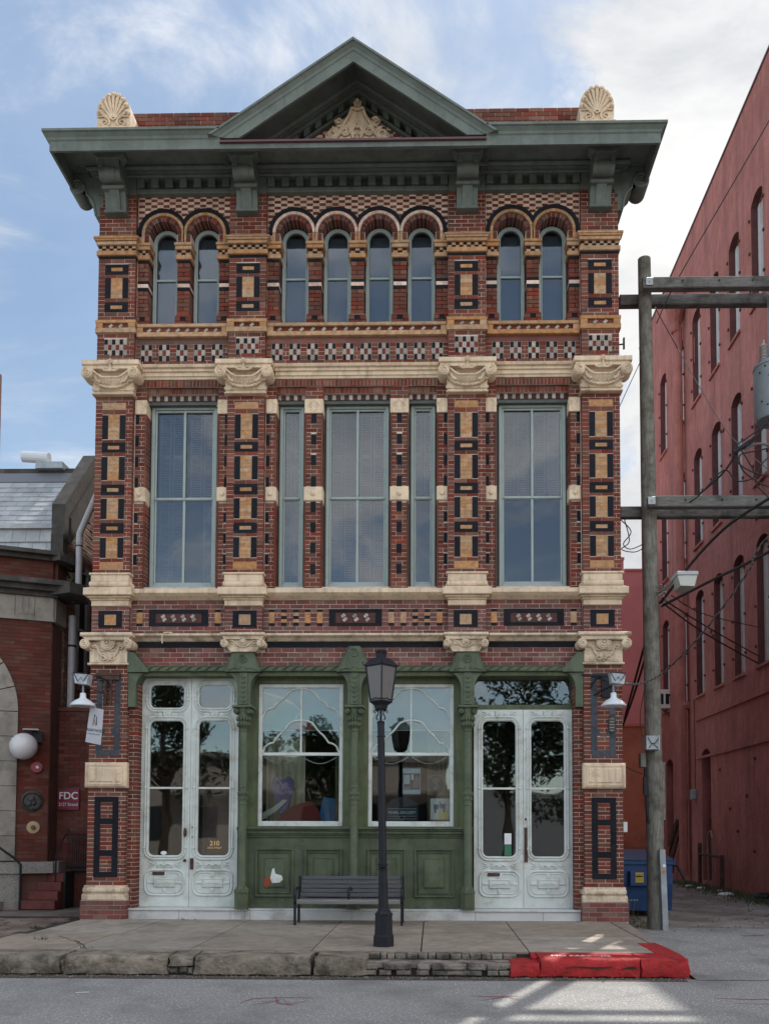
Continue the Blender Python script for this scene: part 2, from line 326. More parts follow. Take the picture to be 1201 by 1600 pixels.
def unit_box(m):
    if m.name not in _unit:
        b = MB(); b.bev(-.5, .5, -.5, .5, -.5, .5, m, .03); me_o = b.build('unit'); me = me_o.data; bpy.data.objects.remove(me_o); _unit[m.name] = me
    return _unit[m.name]
def piece(name, par, x0, x1, y0, y1, z0, z1, m, label=None):
    o = bpy.data.objects.new(name, unit_box(m)); COL.objects.link(o)
    p = par; off = Vector((0, 0, 0))
    while p is not None: off += p.location; p = p.parent
    o.location = Vector(((x0+x1)/2, (y0+y1)/2, (z0+z1)/2))-off; o.scale = (x1-x0, y1-y0, z1-z0); o.parent = par
    if label: o['label'] = label
    return o
# ================================================================== main building
DARKRB = mat('dark_red_brick', (.065, .026, .024), .85, var=.3, vscale=5, bump=.4)
DARKB2 = mat('weathered_black_brick', (.045, .052, .068), .75, var=.35, vscale=14, bump=.3, isl=.25, dirt=(.12, .13, .15), dscale=9, dlo=.55, dhi=.8)
B = thing('brick_commercial_building', 'three storey polychrome brick shop building with green gabled cornice and cream capitals', 'building', (0, 0, .22))
PC = [-3.893, -1.768, 1.768, 3.893]; PH = .30
CH = .0672; BL = .212; J = .0045
rnd = random.Random(3)
BW = MB()                      # all joined brickwork
singles = []                   # bricks built one by one
def spans(x0, x1, z, ex):
    iv = [(x0, x1)]
    for (a, b, c, d) in ex:
        if c < z < d:
            nv = []
            for (p, q) in iv:
                if b <= p or a >= q: nv.append((p, q)); continue
                if a > p: nv.append((p, a))
                if b < q: nv.append((q, q) if False else (b, q))
            iv = nv
    return [s for s in iv if s[1]-s[0] > .015]
def field(x0, x1, z0, z1, yf, yb, ex=(), m=None, ch=None, bl=BL, grid=None, single=False, keep=None):
    """courses of separate bricks in stretcher bond; ex = rectangles left free"""
    m = m or BRICK; n = max(1, round((z1-z0)/(ch or CH))); h = (z1-z0)/n; g = x0 if grid is None else grid
    for i in range(n):
        za, zb = z0+i*h, z0+(i+1)*h; zc = (za+zb)/2; off = g+(bl/2 if i % 2 else 0)
        for (p, q) in spans(x0, x1, zc, ex):
            k = math.floor((p-off)/bl); cuts = [p]
            while off+(k+1)*bl < q-.03:
                c = off+(k+1)*bl
                if c > p+.03: cuts.append(c)
                k += 1
            cuts.append(q)
            for a, b in zip(cuts, cuts[1:]):
                if keep and not keep((a+b)/2, zc, (b-a)/2): continue
                dy = rnd.uniform(-.0025, .0025); A, Bx = a+(J if a > p else .001), b-(J if b < q else .001)
                rec = (A, Bx, yf+dy, yb, za+J, zb-J, m)
                if single and len(singles) < 300 and (b-a) > .08: singles.append(rec)
                else: BW.box(*rec[:6], m, back=False)
def gapfill(x0, x1, z0, z1, y=0.0):
    n = 2
    for k in range(n): BW.box(x0+(x1-x0)*k/n+.003, x0+(x1-x0)*(k+1)/n-.003, y+rnd.uniform(-.001, .001), .1, z0+.003, z1-.003, BRICK, back=False)
def stack_edges(xc, h0, z0, z1, yf, yb):      # narrow quoins: one header per course
    field(xc-h0, xc+h0, z0, z1, yf, yb)
def blk(x0, x1, z0, z1, m, name, yf=0.0, d=.05, par=None, lab=None):
    return piece(name, par or B, x0, x1, yf, yf+d, z0, z1, m, lab)

# ---------------- structural core (mortar colour shows in the joints)
core = MB()
def cbox(x0, x1, y0, y1, z0, z1, m=MORTAR): core.box(x0, x1, y0, y1, z0, z1, m)
WT = .32                                     # back of front wall
for i, c in enumerate(PC):                   # pilaster cores
    zb = .22 if i in (0, 3) else 4.60
    cbox(c-PH+.004, c+PH-.004, .0045, .105, zb, 12.10)
# bay walls of mortar behind bricks, plane y=.109
bays = [(-3.585, -2.075), (-1.46, 1.46), (2.075, 3.585)]
open2 = [(-3.40, -2.24), (-1.29, -.834), (-.544, .544), (.834, 1.29), (2.24, 3.40)]
open3 = [(-3.174, .24), (-2.494, .24), (-1.035, .24), (-.345, .24), (.345, .24), (1.035, .24), (2.494, .24), (3.174, .24)]
def solid_row(z0, z1, opens, y0=.1045, y1=WT, xa=-4.18, xb=4.18):
    x = xa
    for (a, b) in opens: cbox(x, a-.004, y0, y1, z0, z1); x = b+.004
    cbox(x, xb, y0, y1, z0, z1)
solid_row(4.21, 5.50, [])
solid_row(5.50, 8.766, open2)
solid_row(8.766, 9.80, [])
solid_row(9.80, 11.16, [(c-r, c+r) for c, r in open3])
# above spring line: wall pieces around the arches
AZ = 11.33; AR = .228
def arch_wall(xa, xb, cs):
    ztop = 12.25; xs = xa
    for c in cs:
        k = 12; pl = [(xs, 11.16), (c-.24, 11.16), (c-AR, 11.20)]
        for j in range(k+1):
            a = pi-pi/2*j/k; pl.append((c+AR*cos(a), AZ+AR*sin(a)))
        pl += [(c, ztop), (xs, ztop)]
        core.prism(pl, .1045, WT, MORTAR)
        xe = xb if c == cs[-1] else (c+cs[cs.index(c)+1])/2
        pr = [(xe, 11.16), (xe, ztop), (c, ztop)]
        for j in range(k+1):
            a = pi/2-pi/2*j/k; pr.append((c+AR*cos(a), AZ+AR*sin(a)))
        pr += [(c+AR, 11.20), (c+.24, 11.16)]
        core.prism(pr, .1045, WT, MORTAR); xs = xe
arch_wall(-4.18, -2.07, [-3.174, -2.494]); cbox(-2.07, -1.47, .1045, WT, 11.16, 12.25)
arch_wall(-1.47, 1.47, [-1.035, -.345, .345, 1.035]); cbox(1.47, 2.07, .1045, WT, 11.16, 12.25)
arch_wall(2.07, 4.18, [2.494, 3.174])
# dark soffit strip above 2nd floor openings is part of lintels
coreo = child(core, 'wall', B, label='brick front wall with pale mortar')

# ---------------- ground floor corner piers
for sgn, c in ((-1, PC[0]), (1, PC[3])):
    x0, x1 = c-PH, c+PH; s_in = 1 if sgn < 0 else -1
    fx0, fx1 = c-.19, c+.19
    # black glazed frame panels
    ex1 = (fx0, fx1, 2.78, 4.08); ex2 = (fx0, fx1, .87, 2.14)
    field(x0, x1, .745, 2.275, 0, .10, [ex2], single=True)
    field(x0, x1, 2.675, 4.225, 0, .10, [ex1], single=True)
    # lower panel: ladder frame
    for (a, b, z0, z1) in [(fx0, fx0+.095, .96, 2.05), (fx1-.095, fx1, .96, 2.05), (fx0, fx1, 2.05, 2.14), (fx0, fx1, .87, .96), (fx0+.095, fx1-.095, 1.70, 1.80), (fx0+.095, fx1-.095, 1.20, 1.30)]:
        n = max(1, round((z1-z0)/.2)) if (z1-z0) > (b-a) else 1
        for k in range(n): blk(a+.0004, b-.0004, z0+(z1-z0)*k/n+.0005, z0+(z1-z0)*(k+1)/n-.0005, DARKBRICK, 'black_block', -.003)
    for (z0, z1) in [(.96, 1.20), (1.30, 1.70), (1.80, 2.05)]:
        field(fx0+.095, fx1-.095, z0, z1, .0, .10, single=True, grid=fx0)
    # upper panel: side bars with lugs
    bars = [(fx0, fx0+.095, 2.88, 3.98), (fx1-.095, fx1, 2.88, 3.98), (fx0, fx1, 2.78, 2.88), (fx0, fx1, 3.98, 4.08), (fx0+.095, fx0+.135, 3.10, 3.22), (fx1-.135, fx1-.095, 3.10, 3.22)]
    for (a, b, z0, z1) in bars:
        n = max(1, round((z1-z0)/.2)) if (z1-z0) > (b-a) else 1
        for k in range(n): blk(a+.0004, b-.0004, z0+(z1-z0)*k/n+.0005, z0+(z1-z0)*(k+1)/n-.0005, DARKB2, 'black_block', -.003)
    field(fx0+.095, fx1-.095, 2.88, 3.98, .0, .10, [(fx0+.095, fx0+.135, 3.10, 3.22), (fx1-.135, fx1-.095, 3.10, 3.22)], single=False, grid=fx0)
    # inner return strip to the shopfront
    if sgn < 0: field(x1, -3.45, .30, 4.12, .10, .33, bl=.15)
    else: field(3.45, x0, .30, 4.12, .10, .33, bl=.15)
    rc = MB()
    rc.box(*( (x1-.01, -3.454) if sgn < 0 else (3.454, x0+.01)), .1045, .60, .22, 4.21, MORTAR); child(rc, 'wall', B)
    # brick plinth
    field(c-.36, c+.36, .222, .515, -.08, .10, m=BRICKG, ch=.073)
    pc = MB(); pc.box(c-.352, c+.352, -.072, .10, .20, .515, MORTAR); child(pc, 'wall', B)
    # cream base
    b = MB(); b.bev(c-.345, c+.345, -.07, .10, .517, .60, CREAMG, .012)
    b.prism([(c-.345, .60), (c+.345, .60), (c+.33, .625), (c-.33, .625)], -.06, .10, CREAMG)
    child(b, 'pier_base', B)
    tb = MB(); ring = []
    for x_, y_ in ((c-.31, .08), (c-.31, -.035), (c+.31, -.035), (c+.31, .08)): ring.append((x_, y_, .672))
    tb.tube(ring, .052, CREAMG, 10); tb.box(c-.31, c+.31, -.03, .10, .62, .722, CREAMG); tb.box(c-.325, c+.325, -.02, .10, .722, .745, CREAMG); child(tb, 'torus_moulding', B)
    # cream plaque
    p = MB(); p.bev(c-.33, c+.33, -.09, .05, 2.277, 2.673, CREAM, .03)
    for (a, b2) in ((c-.25, c-.16), (c-.13, c+.13), (c+.16, c+.25)): p.bev(a, b2, -.104, -.07, 2.36, 2.59, CREAM, .014)
    for q in ([(c-.28, -.092, 2.33), (c+.28, -.092, 2.33), (c+.28, -.092, 2.62), (c-.28, -.092, 2.62)],): p.tube(q, .007, CREAM, 5, close=True)
    child(p, 'carved_plaque', B)
    # carved capital
    cp = MB(); cp.bev(c-.41, c+.41, -.19, .12, 4.655, 4.712, CREAMG, .015)
    cp.prism([(c-.33, 4.60), (c+.33, 4.60), (c+.385, 4.655), (c-.385, 4.655)], -.15, .11, CREAMG)
    cp.bev(c-.30, c+.30, -.055, .105, 4.25, 4.60, CREAMG, .01); cp.bev(c-.325, c+.325, -.075, .108, 4.217, 4.25, CREAMG, .01)
    co = child(cp, 'carved_capital', B)
    for s2 in (-1, 1):
        v = MB(); vx = c+s2*.345; v.lathe([(.001, -.165), (.074, -.165), (.080, -.15), (.080, .08)], (vx, 0, 4.535), CREAMG, 18, 'y')
        v.spiral(vx, 4.535, -.170, .060, 1.6, pi/2, -s2, .018, CREAMG); child(v, 'volute', co, auto=40)
    o2 = MB(); o2.lathe([(.001, -.12), (.092, -.12), (.100, -.10), (.100, -.04)], (c, 0, 4.56), CREAMG, 20, 'y')
    for k in range(10):
        a = 2*pi*k/10; o2.ball((c+.052*cos(a), -.124, 4.56+.052*sin(a)), .018, CREAMG, 6, (1.15, .7, 1.15))
    o2.ball((c, -.13, 4.56), .022, CREAMG, 8); o2.tube([(c+.108*cos(2*pi*k/20), -.10, 4.56+.108*sin(2*pi*k/20)) for k in range(20)], .012, CREAMG, 6, close=True)
    child(o2, 'rosette', co, auto=50)
    sc_ = MB()
    for s2 in (-1, 1):
        sc_.tube([(c+s2*.10, -.10, 4.60), (c+s2*.20, -.12, 4.605), (c+s2*.30, -.13, 4.60)], .013, CREAMG, 6)
        sc_.tube([(c+s2*x_, -.075, z_) for x_, z_ in ((.25, 4.50), (.19, 4.52), (.16, 4.47), (.14, 4.41), (.10, 4.36), (.06, 4.35), (.015, 4.30))], .017, CREAMG, 6)
        sc_.spiral(c+s2*.075, 4.33, -.078, .055, 1.4, pi/2, s2, .014, CREAMG)
        sc_.spiral(c+s2*.21, 4.50, -.075, .04, 1.1, pi, s2, .013, CREAMG)
        sc_.ball((c+s2*.28, -.06, 4.46), .022, CREAMG, 6)
        sc_.tube([(c+s2*.12, -.07, 4.45), (c+s2*.06, -.08, 4.44), (c, -.08, 4.47)], .011, CREAMG, 5)
    sc_.ball((c, -.07, 4.28), .02, CREAMG, 6)
    child(sc_, 'scroll_ornament', co, auto=50)

# ---------------- small capitals over the inner columns
for c in (PC[1]+.02, PC[2]-.02):
    cp = MB(); cp.bev(c-.35, c+.35, -.17, .12, 4.665, 4.712, CREAMG, .012)
    cp.prism([(c-.30, 4.61), (c+.30, 4.61), (c+.335, 4.665), (c-.335, 4.665)], -.13, .11, CREAMG)
    cp.bev(c-.25, c+.25, -.09, .108, 4.50, 4.61, CREAMG, .01)
    cp.prism([(c-.20, 4.422), (c+.20, 4.422), (c+.26, 4.50), (c-.26, 4.50)], -.085, .10, CREAMG)
    co = child(cp, 'carved_capital', B)
    for s2 in (-1, 1):
        v = MB(); vx = c+s2*.29; v.lathe([(.001, -.15), (.058, -.15), (.064, -.14), (.064, .08)], (vx, 0, 4.545), CREAMG, 16, 'y')
        v.spiral(vx, 4.545, -.154, .046, 1.4, pi/2, -s2, .014, CREAMG); child(v, 'volute', co, auto=40)
    o2 = MB(); o2.lathe([(.001, -.15), (.03, -.145), (.045, -.12), (.062, -.12), (.066, -.08)], (c, 0, 4.575), CREAMG, 18, 'y')
    for s2 in (-1, 1): o2.tube([(c+s2*x_, -.10, z_) for x_, z_ in ((.24, 4.60), (.16, 4.59), (.11, 4.54), (.05, 4.50), (0, 4.495))], .013, CREAMG, 6)
    for s2 in (-1, 1):
        for k in range(3): o2.ball((c+s2*(.12+.035*k), -.095, 4.535+.005*k), .017, CREAMG, 6, (1.3, .7, .8))
    child(o2, 'rosette', co, auto=50)

# ---------------- beam above the shopfront
field(-3.59, 3.59, 4.215, 4.517, .10, .16, [(PC[1]-.33, PC[1]+.33, 4.42, 4.6), (PC[2]-.33, PC[2]+.33, 4.42, 4.6)], m=BRICKG, bl=.21)
bb = MB()
for (a, b) in ((-3.55, PC[1]-.30), (PC[1]+.30, PC[2]-.30), (PC[2]+.30, 3.55)):
    n = round((b-a)/.21)
    for k in range(n): bb.box(a+(b-a)*k/n+.001, a+(b-a)*(k+1)/n-.001, .094, .16, 4.518, 4.612, DARKBRICK)
child(bb, 'black_brick_band', B)
for (a, b) in ((-3.55, PC[1]-.35), (PC[1]+.37, PC[2]-.37), (PC[2]+.35, 3.55)):
    s_ = MB(); s_.bev(a, b, -.04, .12, 4.685, 4.723, CREAMG, .008); s_.prism([(-.025, 4.685), (.10, 4.685), (.10, 4.618), (.075, 4.618), (.03, 4.66)], a, b, CREAMG, 'x'); child(s_, 'string_course', B)

# ---------------- panel zone under the 2nd floor sills (z 4.73 - 5.28)
PZ0, PZ1 = 4.728, 5.285
for i, c in enumerate(PC):
    cc_ = c+(.02 if i == 1 else -.02 if i == 2 else 0)
    field(c-PH, c+PH, PZ0, 5.165, 0, .10, [(cc_-.19, cc_+.19, 4.822, 5.098)], m=BRICKG)
    for (a, b, z0, z1) in ((cc_-.19, cc_+.19, 5.034, 5.098), (cc_-.19, cc_+.19, 4.822, 4.868), (cc_-.19, cc_-.093, 4.868, 5.034), (cc_+.093, cc_+.19, 4.868, 5.034)):
        blk(a+.0003, b-.0003, z0+.0003, z1-.0003, DARKBRICK, 'black_block', -.004)
    blk(cc_-.092, cc_+.092, 4.87, 5.032, TAN, 'tan_block', .004)
for k, (x0, x1) in enumerate(((-3.59, -2.07), (2.07, 3.59))):
    xc = -2.83 if k == 0 else 2.83
    ex = [(xc-.475, xc+.475, 4.866, 5.14)]
    tl = [xc-.628, xc+.628]
    for t in tl: ex.append((t-.049, t+.049, 4.866, 5.14))
    field(x0, x1, PZ0, PZ1, .10, .16, ex, m=BRICKG)
    for t in tl:
        blk(t-.048, t+.048, 4.915, 5.092, TAN, 'tan_block', .099); blk(t-.048, t+.048, 4.868, 4.914, DARKBRICK, 'black_block', .098); blk(t-.048, t+.048, 5.093, 5.138, DARKBRICK, 'black_block', .098)
    for (a, b, z0, z1) in ((xc-.475, xc+.475, 5.075, 5.14), (xc-.475, xc+.475, 4.866, 4.922), (xc-.475, xc-.37, 4.922, 5.075), (xc+.37, xc+.475, 4.922, 5.075)):
        blk(a+.0003, b-.0003, z0+.0003, z1-.0003, DARKBRICK, 'black_block', .092)
    pnl = MB(); pnl.box(xc-.37, xc+.37, .102, .15, 4.922, 5.075, mat('dark_red_panel', (.075, .03, .028), .8, var=.4, vscale=20)); po = child(pnl, 'recessed_panel', B)
    for j in range(4):
        px = xc-.235+.157*j
        for s2, dz in ((-1, -.026), (1, .026)):
            d = MB(); Mx = Matrix.Translation((px-.012*s2, .100, 4.998+dz)) @ Matrix.Rotation(radians(-42 if s2 > 0 else -42), 4, 'Y'); d.box(-.033, .033, -.012, .012, -.022, .022, PALEBRICK, M=Mx); child(d, 'diamond_block', po)
# centre bay
cx = [(-1.337, 0), (-1.142, 1), (-.950, 1), (-.762, 0), (-.569, 0), (.569, 0), (.762, 0), (.950, 1), (1.142, 1), (1.337, 0)]
ex = [(-.42, .42, 4.866, 5.14)]+[(a-.046, a+.046, 4.866, 5.14) for a, k in cx]
field(-1.47, 1.47, PZ0, PZ1, .10, .16, ex, m=BRICKG)
for a, k in cx:
    if k == 0:
        blk(a-.045, a+.045, 4.915, 5.092, TAN, 'tan_block', .099); blk(a-.045, a+.045, 4.868, 4.914, DARKBRICK, 'black_block', .098); blk(a-.045, a+.045, 5.093, 5.138, DARKBRICK, 'black_block', .098)
    else:
        for q in range(5): blk(a-.045, a+.045, 4.868+.0544*q, 4.868+.0544*(q+1)-.001, (DARKBRICK, TAN)[q % 2], ('black_block', 'tan_block')[q % 2], .098)
for (a, b, z0, z1) in ((-.42, .42, 5.085, 5.14), (-.42, .42, 4.866, 4.915), (-.42, -.32, 4.915, 5.085), (.32, .42, 4.915, 5.085)):
    blk(a+.0003, b-.0003, z0+.0003, z1-.0003, DARKBRICK, 'black_block', .092)
pnl = MB(); pnl.box(-.32, .32, .102, .15, 4.915, 5.085, MATS['dark_red_panel']); po = child(pnl, 'recessed_panel', B)
for j in range(3):
    px = -.18+.18*j
    for s2, dz in ((-1, -.03), (1, .03)):
        d = MB(); Mx = Matrix.Translation((px-.014*s2, .100, 5.0+dz)) @ Matrix.Rotation(radians(-42), 4, 'Y'); d.box(-.036, .036, -.012, .012, -.024, .024, PALEBRICK, M=Mx); child(d, 'diamond_block', po)

# ---------------- 2nd floor sills and pilaster bases
for (a, b) in ((-3.56, -2.10), (-1.44, 1.44), (2.10, 3.56)):
    s_ = MB(); s_.bev(a, b, -.06, .42, 5.36, 5.436, CREAM, .01)
    s_.prism([(-.045, 5.36), (.12, 5.36), (.12, 5.285), (.085, 5.285), (.06, 5.30), (-.01, 5.335)], a, b, CREAM, 'x'); child(s_, 'window_sill', B)
for c in PC:
    b = MB(); b.bev(c-.30, c+.30, -.03, .104, 5.167, 5.255, CREAM, .008)
    for k, (h, y, z0, z1) in enumerate(((.315, -.06, 5.255, 5.285), (.345, -.10, 5.285, 5.315), (.385, -.16, 5.315, 5.43), (.345, -.11, 5.43, 5.45))): b.bev(c-h, c+h, y, .12, z0, z1, CREAM, .01)
    b.bev(c-.305, c+.305, -.055, .108, 5.55, 5.66, CREAM, .008); b.bev(c-.33, c+.33, -.075, .108, 5.66, 5.692, CREAM, .01)
    bo = child(b, 'pilaster_base', B)
    t = MB(); t.tube([(c-.30, .09, 5.50), (c-.30, -.06, 5.50), (c+.30, -.06, 5.50), (c+.30, .09, 5.50)], .052, CREAM, 10); t.box(c-.30, c+.30, -.06, .10, 5.449, 5.551, CREAM); child(t, 'torus_moulding', bo, auto=40)

# ---------------- 2nd floor pilaster shafts
for i, c in enumerate(PC):
    c2 = c+(.012 if i == 1 else -.012 if i == 2 else 0)
    h = .19; ex = [(c2-h, c2+h, 8.362, 8.477), (c2-h, c2+h, 5.762, 5.881)]
    panels = [(7.871, 8.288), (7.202, 7.603), (6.569, 6.920), (5.939, 6.288)]; rows = [(7.665, 7.822), (6.968, 7.137), (6.343, 6.511)]
    bounds = sorted([(8.362, 8.477), (5.762, 5.881)]+panels+rows)
    for (p0, p1), (q0, q1) in zip(bounds, bounds[1:]):
        gapfill(c2-h, c2+h, p1, q0)
    ex.append((c2-h, c2+h, 5.762, 8.477))
    field(c-PH, c+PH, 5.692, 8.578, 0, .10, ex)
    for z0, z1 in ((8.362, 8.477), (5.762, 5.881)):
        bo = blk(c2-h+.002, c2+h-.002, z0+.002, z1-.002, TAN, 'tan_block', -.004)
    for z0, z1 in panels:
        n = 6
        for k in range(n): 
            if k % 2: 
                blk(c2-.09, c2, z0+(z1-z0)*k/n+.0008, z0+(z1-z0)*(k+1)/n-.0008, TAN, 'tan_brick', 0); blk(c2+.0015, c2+.09, z0+(z1-z0)*k/n+.0008, z0+(z1-z0)*(k+1)/n-.0008, TAN, 'tan_brick', .001)
            else: blk(c2-.09, c2+.09, z0+(z1-z0)*k/n+.0008, z0+(z1-z0)*(k+1)/n-.0008, TAN, 'tan_brick', -.0005)
        for s2 in (-1, 1): blk(c2+(s2*.141)-.046, c2+(s2*.141)+.046, z0+.012, z1-.012, DARKBRICK, 'black_block', -.006)
    for z0, z1 in rows:
        zc = (z0+z1)/2
        blk(c2-h+.002, c2+h-.002, zc+.032, z1-.001, DARKBRICK, 'black_block', -.006); blk(c2-h+.002, c2+h-.002, z0+.001, zc-.032, DARKBRICK, 'black_block', -.006)
        for s2 in (-1, 1): blk(c2+s2*.141-.047, c2+s2*.141+.047, zc-.031, zc+.031, DARKBRICK, 'black_block', -.006)
        blk(c2-.093, c2+.093, zc-.030, zc+.030, TAN, 'tan_block', -.002)
# ---------------- 2nd floor window piers
def pier2(x0, x1, kind):
    xc = (x0+x1)/2
    if kind == 'mid': bc = xc; tops = [8.334, 7.99, 7.65, 7.30, 6.885, 6.555, 6.22, 5.87]
    else:
        bc = x0+.018 if kind == 'l' else x1-.018; tops = [8.334, 7.983, 7.64, 7.291, 6.721, 6.377, 6.035]
    if kind == 'l': bx0, bx1 = x0, x0+.062
    elif kind == 'r': bx0, bx1 = x1-.062, x1
    else: bx0, bx1 = xc-.045, xc+.045
    ex = [(bx0, bx1, max(t-.175, 7.12 if t > 7.12 else 0), min(t, 6.89 if t < 7.0 else t)) for t in tops]+[(x0, x1, 8.324, 8.562), (x0, x1, 6.89, 7.12)]
    field(x0, x1, 5.44, 8.765, .10, .32, ex, bl=.2)
    for e in ex[:-2]: blk(e[0]+.002, e[1]-.002, e[2]+.003, e[3]-.003, DARKBRICK, 'black_block', .098)
    q = MB(); q.bev(x0-.004, x1+.004, .075, .33, 8.325, 8.561, CREAM, .008)
    for s2 in ((-1, 1) if kind == 'mid' else ((1,) if kind == 'l' else (-1,))):
        ox = xc if kind == 'mid' else xc
        q.spiral(ox+s2*.055, 8.44, .073, .04, 1.3, 0 if s2 > 0 else pi, s2, .008, CREAM)
        q.tube([(ox+s2*.01, .073, 8.35), (ox+s2*.03, .073, 8.38), (ox+s2*.06, .073, 8.385)], .007, CREAM, 5)
        q.tube([(ox+s2*.01, .073, 8.54), (ox+s2*.03, .073, 8.50), (ox+s2*.06, .073, 8.495)], .007, CREAM, 5)
    child(q, 'carved_block', B)
    q = MB(); q.bev(x0-.006, x1+.006, .07, .33, 6.891, 7.119, CREAM, .012); q.lathe([(.001, -.03), (.025, -.024), (.04, -.002), (.05, 0), (.05, .02)], (xc, .07, 7.0), CREAM, 16, 'y'); child(q, 'boss_block', B)
    for xx in ((x0+.012, x1-.012) if kind == 'mid' else ((x1-.012,) if kind == 'l' else (x0+.012,))):
        for (z0, z1) in ((5.45, 6.885), (7.125, 8.32)):
            t = MB(); t.tube([(xx, .098, z0), (xx, .098, z1)], .013, BRICK, 6); child(t, 'brick_bead', B)
for (a, b, k) in ((-3.58, -3.40, 'l'), (-2.24, -2.07, 'r'), (-1.46, -1.29, 'l'), (-.834, -.544, 'mid'), (.544, .834, 'mid'), (1.29, 1.46, 'r'), (2.07, 2.24, 'l'), (3.40, 3.58, 'r')): pier2(a, b, k)
# lintel courses: soldier bricks, then dentils
for (a, b) in ((-3.52, -2.13), (-1.40, 1.40), (2.13, 3.52)):
    n = round((b-a)/.058)
    for k in range(n): BW.box(a+(b-a)*k/n+.004, a+(b-a)*(k+1)/n-.004, .07+rnd.uniform(-.002, .002), .14, 8.768, 8.868, BRICK, back=False)
    cb = MB(); cb.box(a, b, .078, .30, 8.766, 8.872, MORTAR); child(cb, 'lintel', B)
for (a, b) in open2:
    dent = MB()
    n = max(4, round((b-a)/.066))
    for k in range(n):
        xa, xb_ = a+(b-a)*k/n, a+(b-a)*(k+1)/n
        BW.box(xa+.003, xb_-.003, .118, .2, 8.672, 8.762, BRICK, back=False)
        (blk(xa+.004, xb_-.004, 8.585, 8.668, (PALEBRICK, DARKRB)[k % 2], ('pale_brick', 'dark_brick')[k % 2], .172 if k % 2 == 0 else .182, .06))
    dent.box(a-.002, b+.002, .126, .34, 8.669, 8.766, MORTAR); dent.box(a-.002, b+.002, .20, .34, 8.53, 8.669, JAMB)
    child(dent, 'lintel', B)

# ---------------- 2nd floor entablature and capitals
for (a, b) in ((-3.46, -2.20), (-1.31, 1.31), (2.20, 3.46)):
    e = MB(); e.prism([(-.06, 9.08), (.12, 9.08), (.12, 8.885), (.06, 8.885), (.05, 8.92), (.03, 8.925), (.03, 8.985), (.0, 8.99), (.0, 9.03), (-.04, 9.04)], a, b, CREAM, 'x'); child(e, 'entablature', B)
for c in PC:
    cp = MB(); A = .455
    cp.bev(c-A, c+A, -.23, .13, 8.995, 9.075, CREAM, .01)
    cp.prism([(c-A+.05, 8.94), (c+A-.05, 8.94), (c+A-.015, 8.995), (c-A+.015, 8.995)], -.20, .12, CREAM)
    cp.prism([(c-.30, 8.64), (c+.30, 8.64), (c+.33, 8.78), (c+.39, 8.94), (c-.39, 8.94), (c-.33, 8.78)], -.085, .108, CREAM)
    cp.bev(c-.315, c+.315, -.07, .108, 8.605, 8.64, CREAM, .01); cp.bev(c-.335, c+.335, -.09, .108, 8.58, 8.605, CREAM, .008)
    co = child(cp, 'carved_capital', B)
    for s2 in (-1, 1):
        v = MB(); vx = c+s2*.372; v.lathe([(.001, -.235), (.085, -.235), (.093, -.22), (.093, .02), (.075, .09)], (vx, 0, 8.868), CREAM, 20, 'y')
        v.spiral(vx, 8.868, -.240, .074, 1.8, pi/2, -s2, .019, CREAM); child(v, 'volute', co, auto=40)
        w = MB()
        w.tube([(c+s2*x_, -.20, z_) for x_, z_ in ((.372, 8.955), (.31, 8.94), (.26, 8.89), (.20, 8.84), (.13, 8.80), (0, 8.80))], .016, CREAM, 6)
        w.tube([(c+s2*x_, -.16, z_) for x_, z_ in ((.27, 8.86), (.245, 8.80), (.22, 8.76), (.17, 8.745)) ], .026, CREAM, 7)
        w.tube([(c+s2*x_, -.125, z_) for x_, z_ in ((.30, 8.80), (.25, 8.745), (.18, 8.70), (.09, 8.675), (0, 8.67))], .019, CREAM, 7)
        for k in range(6):
            t = k/5; w.ball((c+s2*(.02+.24*t), -.135, 8.668+.09*t*t), .021, CREAM, 6)
        for k in range(3): w.ball((c+s2*(.05+.05*k), -.12, 8.745+.004*k), .024, CREAM, 6, (.6, .6, 1.2))
        w.spiral(c+s2*.30, 8.80, -.15, .045, 1.2, 0, -s2, .012, CREAM); w.spiral(c+s2*.20, 8.672, -.09, .035, 1.2, pi/2, s2, .009, CREAM)
        w.tube([(c+s2*x_, -.215, z_) for x_, z_ in ((0, 8.93), (.04, 8.90), (.09, 8.905), (.12, 8.93))], .018, CREAM, 6)
        w.ball((c+s2*.115, -.215, 8.925), .024, CREAM, 7); w.ball((c+s2*.31, -.06, 8.67), .035, CREAM, 8)
        child(w, 'garland', co, auto=50)
    f = MB()
    for k in range(6): f.ball((c+.028*cos(k*pi/3+.5), -.245, 9.035+.028*sin(k*pi/3+.5)), .017, CREAM, 6)
    f.ball((c, -.255, 9.035), .014, CREAM, 6); f.tube([(c, -.235, 9.01), (c, -.225, 8.96), (c, -.21, 8.89)], [.012, .015, .022], CREAM, 6)
    child(f, 'rosette', co, auto=50)
